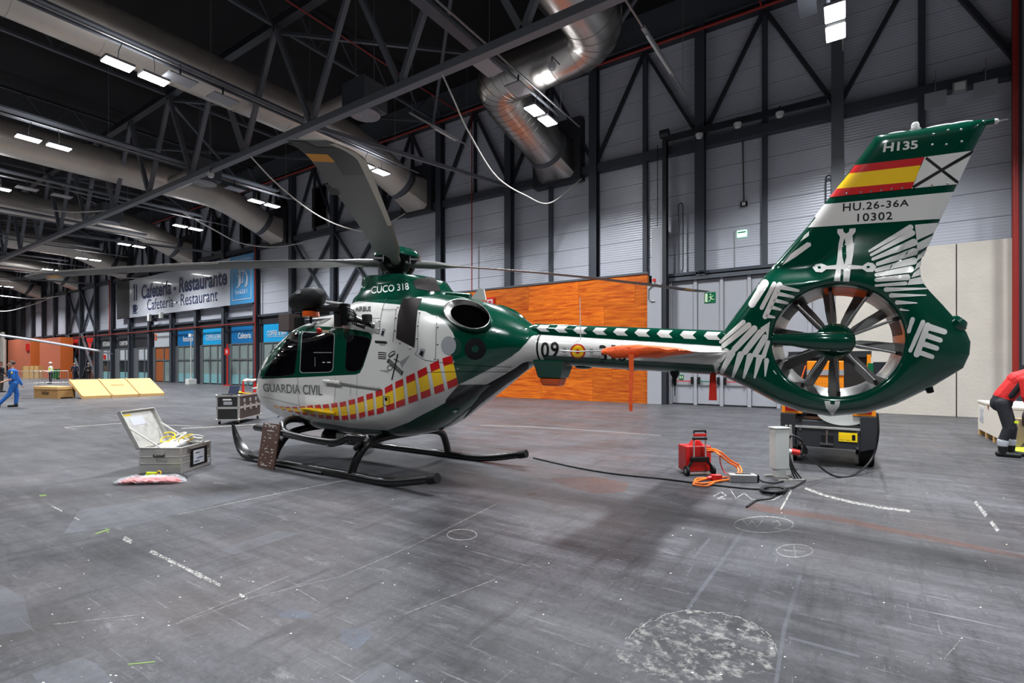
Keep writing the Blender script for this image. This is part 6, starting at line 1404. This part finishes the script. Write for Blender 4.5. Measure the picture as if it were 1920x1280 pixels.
for ang in (70, 140, 215, 290):
    rv = Matrix.Rotation(math.radians(ang), 3, 'Z') @ V((r2.x, r2.y, 0)); big_blade((hub2.x+rv.x, hub2.y+rv.y, tipP.z))
for sy in (-1, 1):
    MB().tube([(-2.2, 1.1*sy, .06), (1.8, 1.1*sy, .06)], .06, 12).xf(Matrix.Rotation(NA, 4, 'Z')).build('skid_tube', 'skid_black', nh, smooth=True)
    for xx in (-1.3, .5): MB().tube([(xx, 1.1*sy, .06), (xx, .8*sy, .5), (xx, .3*sy, .7)], .05, 10).xf(Matrix.Rotation(NA, 4, 'Z')).build('cross_tube', 'skid_black', nh, smooth=True)
# ================================================================ people
def capsule(m, a, b, ra, rb, n=12):
    a = V(a); b = V(b); d = (b-a); L_ = d.length; d = d.normalized() if L_ > 1e-6 else V((0, 0, 1)); path = []; rs = []
    for k in range(4): t = math.pi/2*(1-k/3.999); path.append(a-d*(ra*math.sin(t))); rs.append(max(.001, ra*math.cos(t)))
    for k in range(1, 5): t = math.pi/2*k/4; path.append(b+d*(rb*math.sin(t))); rs.append(max(.001, rb*math.cos(t)))
    path.insert(4, a); rs.insert(4, ra); m.tube(path, rs, n)
def person(label, segs, head, face, hair, mats, vox=.012, hat=None, group=None, extra=None):
    """segs: (p0, p1, r0, r1, material key); head centre and face direction; one remeshed body"""
    base = V((sum(s_[0][0] for s_ in segs)/len(segs), sum(s_[0][1] for s_ in segs)/len(segs), 0))
    t = thing('person', label, 'person', base); m = MB(); f = V(face).normalized(); up = V((0, 0, 1)); sd = f.cross(up).normalized(); up = sd.cross(f)
    hs = V(head); S = list(segs)
    S += [(hs+up*.03-f*.01, hs+up*.035-f*.015, .088, .088, 'skin'), (hs-up*.05+f*.015, hs-up*.07+f*.03, .066, .05, 'skin'), (hs+f*.085-up*.0, hs+f*.105-up*.03, .012, .017, 'skin'), (hs-up*.085+f*.055, hs-up*.085+f*.06, .03, .03, 'skin')]
    for q in (-1, 1): S.append((hs+sd*q*.085-f*.015+up*.015, hs+sd*q*.09-f*.02-up*.025, .018, .013, 'skin'))
    for a, b, ra, rb, k in S: capsule(m, V(a)-base, V(b)-base, ra, rb)
    keys = sorted(set(s_[4] for s_ in S)); o = m.build('tmp', 'skin')
    r = o.modifiers.new('r', 'REMESH'); r.mode = 'VOXEL'; r.voxel_size = vox; sm = o.modifiers.new('s', 'SMOOTH'); sm.factor = .5; sm.iterations = 3
    dg = bpy.context.evaluated_depsgraph_get(); me = bpy.data.meshes.new_from_object(o.evaluated_get(dg)); bpy.data.objects.remove(o)
    me.name = 'body'; me.materials.clear()
    for k in keys: me.materials.append(MATS[mats[k]])
    SS = [(V(a)-base, V(b)-base, ra, rb, keys.index(k)) for a, b, ra, rb, k in S]
    for p in me.polygons:
        c = p.center; bd_, bi = 9, 0
        for a, b, ra, rb, ki in SS:
            d = b-a; l2 = d.length_squared; u = 0 if l2 < 1e-9 else max(0, min(1, (c-a).dot(d)/l2)); q = (c-a-d*u).length-(ra+(rb-ra)*u)
            if q < bd_: bd_, bi = q, ki
        p.material_index = bi
    me.shade_smooth(); bo = bpy.data.objects.new('body', me); COL.objects.link(bo); bo.parent = t
    hc_ = hs-base
    if hair:
        g = MB(); n = 18; rings = []
        for i in range(10):
            th = math.pi*.62*i/9; q = max(math.sin(th), .001)
            rings.append([hc_+up*(.035+.099*math.cos(th))+(sd*math.cos(a)*.096+f*(math.sin(a)*.104-.018-.02*(math.sin(a) > .3)*(i > 5)))*q*(1 if not (math.sin(a) > .2 and i > 5) else .9) for a in [2*math.pi*k/n for k in range(n)]])
        g.loft(rings).build('hair', hair, t, smooth=True)
    for q in (-1, 1): MB().ball(hc_+f*.082+sd*q*.032+up*.012, .012, 10, 8).build('eye', 'eye_white', t, smooth=True); MB().ball(hc_+f*.092+sd*q*.032+up*.012, .006, 8, 6).build('pupil', 'hair_dark', t)
    MB().tube([hc_+f*.086-sd*.022-up*.055, hc_+f*.093-up*.053, hc_+f*.086+sd*.022-up*.055], [.004, .008, .004], 8).build('mouth', 'lip', t, smooth=True)
    if hat: MB().lathe([(.108, -.01), (.11, .02), (.1, .07), (.06, .11), (0, .12)], hc_+up*.05, up, 20).build('cap', hat, t, smooth=True)
    if extra: extra(t, base)
    return t
def hand(S, wrist, dirv, side, curl=.5, k='skin', sc=1):
    """palm, four curled fingers and a thumb"""
    d = V(dirv).normalized(); s_ = V(side).normalized(); n = d.cross(s_).normalized(); w0 = V(wrist); pe = w0+d*.085*sc
    S.append((w0, w0+d*.02*sc, .026*sc, .03*sc, k))
    for i in range(4):
        o = (i-1.5)*.02*sc; a = w0+d*.03*sc+s_*o*.7; b = pe+s_*o; S.append((a, b, .016*sc, .013*sc, k)); L_ = (.04, .046, .042, .033)[i]*sc
        c1 = b+(d*math.cos(curl)+n*math.sin(curl))*L_; c2 = c1+(d*math.cos(curl*2)+n*math.sin(curl*2))*L_*.8; S.append((b, c1, .0105*sc, .0098*sc, k)); S.append((c1, c2, .0098*sc, .0085*sc, k))
    tb_ = w0+d*.025*sc-s_*.025*sc; t1 = tb_+(d*.7-s_*.6+n*.3).normalized()*.045*sc; t2 = t1+(d*.9-s_*.1+n*.5).normalized()*.032*sc; S.append((tb_, t1, .016*sc, .012*sc, k)); S.append((t1, t2, .012*sc, .0095*sc, k))
RIGHT = V((CT, ST, 0)); FWD = V((-ST, CT, 0)); UP = V((0, 0, 1))
def frame(px, py, D): 
    global RIGHT, FWD
    o = onZ(px, py, 0) if D is None else cam_xy(px, D); FWD = V((o.x, o.y, 0)).normalized(); RIGHT = V((FWD.y, -FWD.x, 0)); R_, W2 = RIGHT.copy(), FWD.copy()
    return lambda x, y, z: V((o.x, o.y, 0))+R_*x+W2*y+UP*z
# red jacket worker bending to the right
F_ = frame(1880, 0, 8.95); S = []
S += [(F_(-.02, 0, .93), F_(.0, 0, 1.0), .155, .15, 'trousers'), (F_(.02, 0, 1.05), F_(.2, 0, 1.34), .15, .165, 'jacket'), (F_(.2, 0, 1.34), F_(.31, 0, 1.43), .165, .12, 'jacket'), (F_(.1, -.1, 1.08), F_(.24, -.12, 1.32), .06, .06, 'grey'), (F_(.33, 0, 1.46), F_(.36, 0, 1.47), .09, .075, 'vis'), (F_(.36, 0, 1.47), F_(.43, 0, 1.48), .055, .055, 'skin')]
for q, kx, fx in ((-1, .07, .0), (1, .12, .10)):
    S += [(F_(0, .1*q, .93), F_(kx, .12*q, .5), .105, .075, 'trousers'), (F_(kx, .12*q, .5), F_(fx, .12*q, .28), .075, .075, 'trousers'), (F_(fx, .12*q, .27), F_(fx, .12*q, .23), .08, .08, 'band'), (F_(fx, .12*q, .17), F_(fx, .12*q, .06), .068, .055, 'boot'), (F_(fx-.05, .12*q, .045), F_(fx+.2, .12*q, .04), .05, .042, 'boot')]
for q in (-1, 1):
    sh, el, wr = F_(.27, .19*q, 1.36), F_(.28, .22*q, 1.08), F_(.32, .16*q, .9)
    S += [(sh, el, .075, .06, 'jacket'), (el, wr, .058, .045, 'jacket')]; hand(S, wr, F_(.02, 0, -.1)-F_(0, 0, 0), FWD*q, .9)
def vest_marks(t, b):
    pk_ = F_(.17, -.16, .62)-b; MB().cbox(pk_, (.05, .05, .035)).build('pocket_badge', 'hi_vis', t)
person('worker in red jacket and black trousers bending over a tool bag', S, F_(.50, 0, 1.49), RIGHT*.85-UP*.5, 'hair_dark', {'trousers': 'trouser_black', 'jacket': 'jacket_red', 'grey': 'trouser_black', 'vis': 'hi_vis', 'skin': 'skin', 'band': 'reflective', 'boot': 'boot_black'}, .009, extra=vest_marks)
# man in blue overalls striding to the left
F_ = frame(26, 0, 19.2); S = []
S += [(F_(0, 0, .92), F_(.0, 0, 1.0), .15, .15, 'ov'), (F_(0, 0, 1.02), F_(-.03, 0, 1.3), .145, .165, 'ov'), (F_(-.03, -.1, 1.36), F_(-.03, .1, 1.36), .1, .1, 'ov'), (F_(-.03, 0, 1.42), F_(-.05, 0, 1.52), .055, .052, 'skin')]
S += [(F_(0, -.09, .9), F_(-.12, -.09, .5), .1, .075, 'ov'), (F_(-.12, -.09, .5), F_(-.38, -.09, .16), .072, .065, 'ov'), (F_(-.38, -.09, .16), F_(-.41, -.09, .08), .055, .05, 'boot'), (F_(-.40, -.09, .05), F_(-.58, -.09, .06), .05, .042, 'boot')]
S += [(F_(0, .1, .9), F_(.08, .1, .5), .1, .075, 'ov'), (F_(.08, .1, .5), F_(.06, .1, .15), .072, .065, 'ov'), (F_(.06, .1, .16), F_(.06, .1, .07), .055, .05, 'boot'), (F_(.08, .1, .05), F_(-.14, .1, .04), .05, .042, 'boot')]
sh, el, wr = F_(-.05, -.2, 1.36), F_(-.02, -.24, 1.08), F_(-.28, -.24, .98); S += [(sh, el, .07, .058, 'ov'), (el, wr, .042, .03, 'skin')]; hand(S, wr, -RIGHT-UP*.3, FWD, .5)
sh, el, wr = F_(.0, .2, 1.36), F_(.12, .22, 1.08), F_(.22, .2, .84); S += [(sh, el, .07, .055, 'ov'), (el, wr, .052, .042, 'ov')]; hand(S, wr, RIGHT*.3-UP, FWD, .5)
def patch(t, b): MB().ball(F_(-.06, -.265, 1.3)-b, (.045, .02, .05), 14, 8).build('shoulder_patch', 'flag_yellow', t, smooth=True)
person('man in blue flight overalls and black boots striding across the floor', S, F_(-.07, 0, 1.63), -RIGHT+FWD*.1, 'hair_dark', {'ov': 'overall_blue', 'skin': 'skin', 'boot': 'boot_black'}, .01, extra=patch)
# standing figures
def standing(px, py, top, bottom, label, hair, face, shoes='boot_black', shirt=None, arms=0, hat=None, vest=None, walk=.0):
    o = onZ(px, py, 0); f0 = V((o.x, o.y, 0)).normalized(); r0_ = V((f0.y, -f0.x, 0)); fz = (f0*face[1]+r0_*face[0]).normalized(); face = fz; sdv = fz.cross(UP).normalized()
    G = lambda x, y, z: V((o.x, o.y, 0))+sdv*x+fz*y+UP*z
    S = [(G(0, 0, .93), G(0, 0, 1.0), .15, .15, 'b'), (G(0, 0, 1.0), G(0, 0, 1.3), .155, .17, 't'), (G(-.1, 0, 1.38), G(.1, 0, 1.38), .1, .1, 't'), (G(0, 0, 1.44), G(0, .01, 1.54), .055, .05, 'skin')]
    for q in (-1, 1):
        wk = walk*q; S += [(G(.09*q, 0, .92), G(.1*q, wk*.5+.02, .5), .1, .075, 'b'), (G(.1*q, wk*.5+.02, .5), G(.1*q, wk, .1), .072, .06, 'b'), (G(.1*q, wk, .05), G(.1*q, wk+.18, .04), .05, .042, 'shoe')]
        if arms == 0: sh, el, wr, dv = G(.21*q, 0, 1.38), G(.27*q, -.03, 1.1), G(.27*q, .05, .86), -UP
        elif arms == 1: sh, el, wr, dv = G(.21*q, 0, 1.38), G(.28*q, -.08, 1.1), G(.06*q, -.2, .98), -sdv*q
        else: sh, el, wr, dv = G(.21*q, 0, 1.38), G(.26*q, .02, 1.1), G(.18*q, .22, 1.0), fz
        S += [(sh, el, .07, .056, 't'), (el, wr, .052, .04, 't')]; hand(S, wr, dv, fz if arms == 0 else UP, .5)
    mm = {'t': top, 'b': bottom, 'skin': 'skin', 'shoe': shoes}
    def ex(t, b):
        if vest: 
            rg = [[G(.175*math.cos(a)*(1+.06*i), .15*math.sin(a)+.0, 1.06+.13*i)-b for a in [2*math.pi*k/18 for k in range(18)]] for i in range(3)]; MB().loft(rg, cap=False).build('safety_vest', vest, t, smooth=True)
    return person(label, S, G(0, .02, 1.66), face, hair, mm, .014, hat, extra=ex)
standing(140, 712.6, 'suit_navy', 'suit_navy', 'grey haired man in navy suit walking away with arms down', 'hair_grey', (-.2, 1), walk=.12)
standing(166, 712.4, 'suit_black', 'suit_black', 'man in black suit with hands clasped behind his back', 'hair_grey', (.25, 1), arms=1)
standing(95, 719.3, 'shirt_white', 'trouser_black', 'worker in white cap, pale shirt and yellow vest by the barrier', None, (-1, -.25), arms=2, hat='white_plastic', vest='hi_vis')
standing(1, 735, 'suit_black', 'case_brown', 'person in dark jacket and brown trousers beside the man in overalls', 'hair_dark', (.8, -.4), arms=2)
# ================================================================ floor markings (paint, chalk, worn patches), all lying on the floor
def mark(name, polys, m, z=.0015):
    g = MB()
    for q in polys: g.flat([onZ(x, y, z) for x, y in q])
    return stuff(g.build(name, m, floor, fix=False))
def fl(pts, w): return [stroke(pts[i], pts[i+1], w, n=2) for i in range(len(pts)-1)]
def jag(a, b, w, n=8, seed=1):
    random.seed(seed); a = V(a); b = V(b); d = (b-a); q = V((-d.y, d.x)).normalized(); out = []
    for i in range(n):
        if random.random() < .25: continue
        t0, t1 = i/n, (i+.9)/n; p0, p1 = a+d*t0, a+d*t1; w0 = w*random.uniform(.5, 1.1)/2; out.append([tuple(p0-q*w0), tuple(p1-q*w0*.9), tuple(p1+q*w0*1.1), tuple(p0+q*w0)])
    return out
mark('paint_line', jag((232, 1008), (465, 1122), 8, 14, 2), 'marking_white'); mark('paint_line', jag((85, 942), (150, 975), 3, 6, 3)+jag((120, 955), (145, 952), 3, 2, 4), 'marking_white')
mark('paint_line', fl([(1100*.5+960, 915), (1545, 928), (1600, 942), (1650, 951), (1705, 958)], 4.2), 'marking_white', .002); mark('paint_line', jag((1828, 940), (1880, 1005), 6, 7, 5), 'marking_white'); mark('paint_line', fl([(1483, 920), (1464, 955)], 3.4), 'marking_white', .002)
mark('paint_line', fl([(900, 797), (1000, 800), (1130, 808), (1240, 816)], .9), 'marking_chalk'); mark('paint_line', fl([(120, 801), (230, 793)], .9)+fl([(120, 801), (145, 804)], .9)+fl([(300, 796), (380, 799)], .8)+fl([(340, 803), (400, 800), (480, 795)], 1.5), 'marking_white')
mark('scratch_lines', fl([(930, 945), (780, 1020), (640, 1080), (470, 1120), (330, 1170)], .7)+fl([(700, 890), (520, 925), (330, 965)], 1.1)+fl([(930, 1085), (760, 1150)], 1.0)+fl([(1800, 1200), (1770, 1235)], 1.2)+fl([(100, 1170), (260, 1152)], 1.2)+fl([(560, 1105), (600, 1130)], 1)+fl([(330, 1168), (540, 1080)], 1), 'marking_chalk')
mark('scuff_lines', fl([(1390, 1000), (1290, 1140)], 7)+fl([(1500, 1080), (1470, 1180), (1455, 1280)], 8)+fl([(1480, 1195), (1610, 1230)], 5)+fl([(1330, 1010), (1300, 1045)], 5), 'marking_light')
mark('chalk_circles', fl([(866+28*math.cos(a), 1002+10*math.sin(a)) for a in [.35*i for i in range(19)]], 1.7)+fl([(1490+34*math.cos(a), 1032+12*math.sin(a)) for a in [.35*i for i in range(19)]], 1.7)+fl([(1488, 1020), (1492, 1045)], 1.3)+fl([(1470, 1031), (1510, 1034)], 1.3)+fl([(1432+56*math.cos(a), 983+15*math.sin(a)) for a in [.35*i for i in range(19)]], 1.7)+fl([(1393, 975), (1402, 985), (1410, 976), (1420, 988), (1430, 975)], 1.3)+fl([(1448, 978), (1458, 976), (1464, 984), (1452, 990), (1465, 992)], 1.3), 'marking_chalk')
mark('chalk_scribble', fl([(1338, 930), (1352, 922), (1362, 928), (1345, 934), (1360, 935)], 1.6)+fl([(1370, 918), (1380, 934), (1395, 924), (1410, 936), (1430, 938), (1452, 936), (1466, 928)], 1.6), 'marking_white')
mark('green_marks', fl([(180, 1000), (205, 992)], 2)+fl([(198, 990), (203, 998)], 1.6)+fl([(75, 929), (86, 928)], 3)+fl([(240, 1245), (290, 1240)], 2), 'marking_green')
mark('rust_patch', [[(1030, 897), (1110, 893), (1180, 905), (1170, 921), (1120, 925), (1060, 912)]], 'marking_rust', .001); mark('rust_patch', [[(985, 925), (1003, 922), (1008, 927), (990, 929)]], 'marking_rust', .001)
for q, mm in (([(0, 1095), (45, 1120), (60, 1180), (0, 1190)], 'marking_light'), ([(60, 1262), (150, 1232), (185, 1245), (215, 1280), (70, 1280)], 'marking_light'), ([(500, 1145), (540, 1136), (585, 1150), (580, 1160), (530, 1158)], 'marking_blue'), ([(640, 1180), (690, 1172), (698, 1190), (670, 1218), (635, 1200)], 'marking_blue'), ([(150, 955), (420, 920), (480, 925), (250, 985), (120, 1000)], 'marking_light'), ([(410, 1030), (520, 995), (560, 1000), (440, 1040)], 'marking_light'), ([(660, 1280), (720, 1240), (800, 1280)], 'marking_light'), ([(1235, 930), (1265, 922), (1310, 940), (1290, 950)], 'marking_dark'), ([(1395, 955), (1410, 942), (1560, 966), (1920, 1040), (1920, 1048), (1550, 974)], 'marking_rust')):
    mark('worn_patch', [q], mm, .0008)
random.seed(21)
sp = []
for i in range(420):
    x, y = random.uniform(0, 1920), 860+420*random.random()**.8; r = random.choice((.35, .4, .5, .6, .8, 1.5))*(y-683)/480; a0 = random.random()*6
    sp.append([(x+r*1.8*math.cos(a0+a)*random.uniform(.6, 1.2), y+r*.8*math.sin(a0+a)) for a in (0, 1.2, 2.4, 3.6, 4.9)])
mark('paint_specks', sp, 'marking_fleck', .0018)
random.seed(8)
ed = [(1310+(150+random.uniform(-10, 10))*math.cos(a), 1232+(85+random.uniform(-8, 8))*math.sin(a)*(1 if math.sin(a) < 0 else .55)) for a in [2*math.pi*k/40 for k in range(40)]]
mark('plaster_stain', [ed], 'marking_plaster', .0012)
sp = []
for i in range(46):
    a = 3.5+2.7*i/46; w_ = random.uniform(-3, 3); sp.append(stroke((1310+(146+w_)*math.cos(a), 1228+(82+w_)*math.sin(a)), (1310+(146+w_)*math.cos(a+.07), 1228+(82+w_)*math.sin(a+.07)), random.uniform(.8, 2.2), n=2))
mark('plaster_edge', sp, 'marking_chalk', .0024)
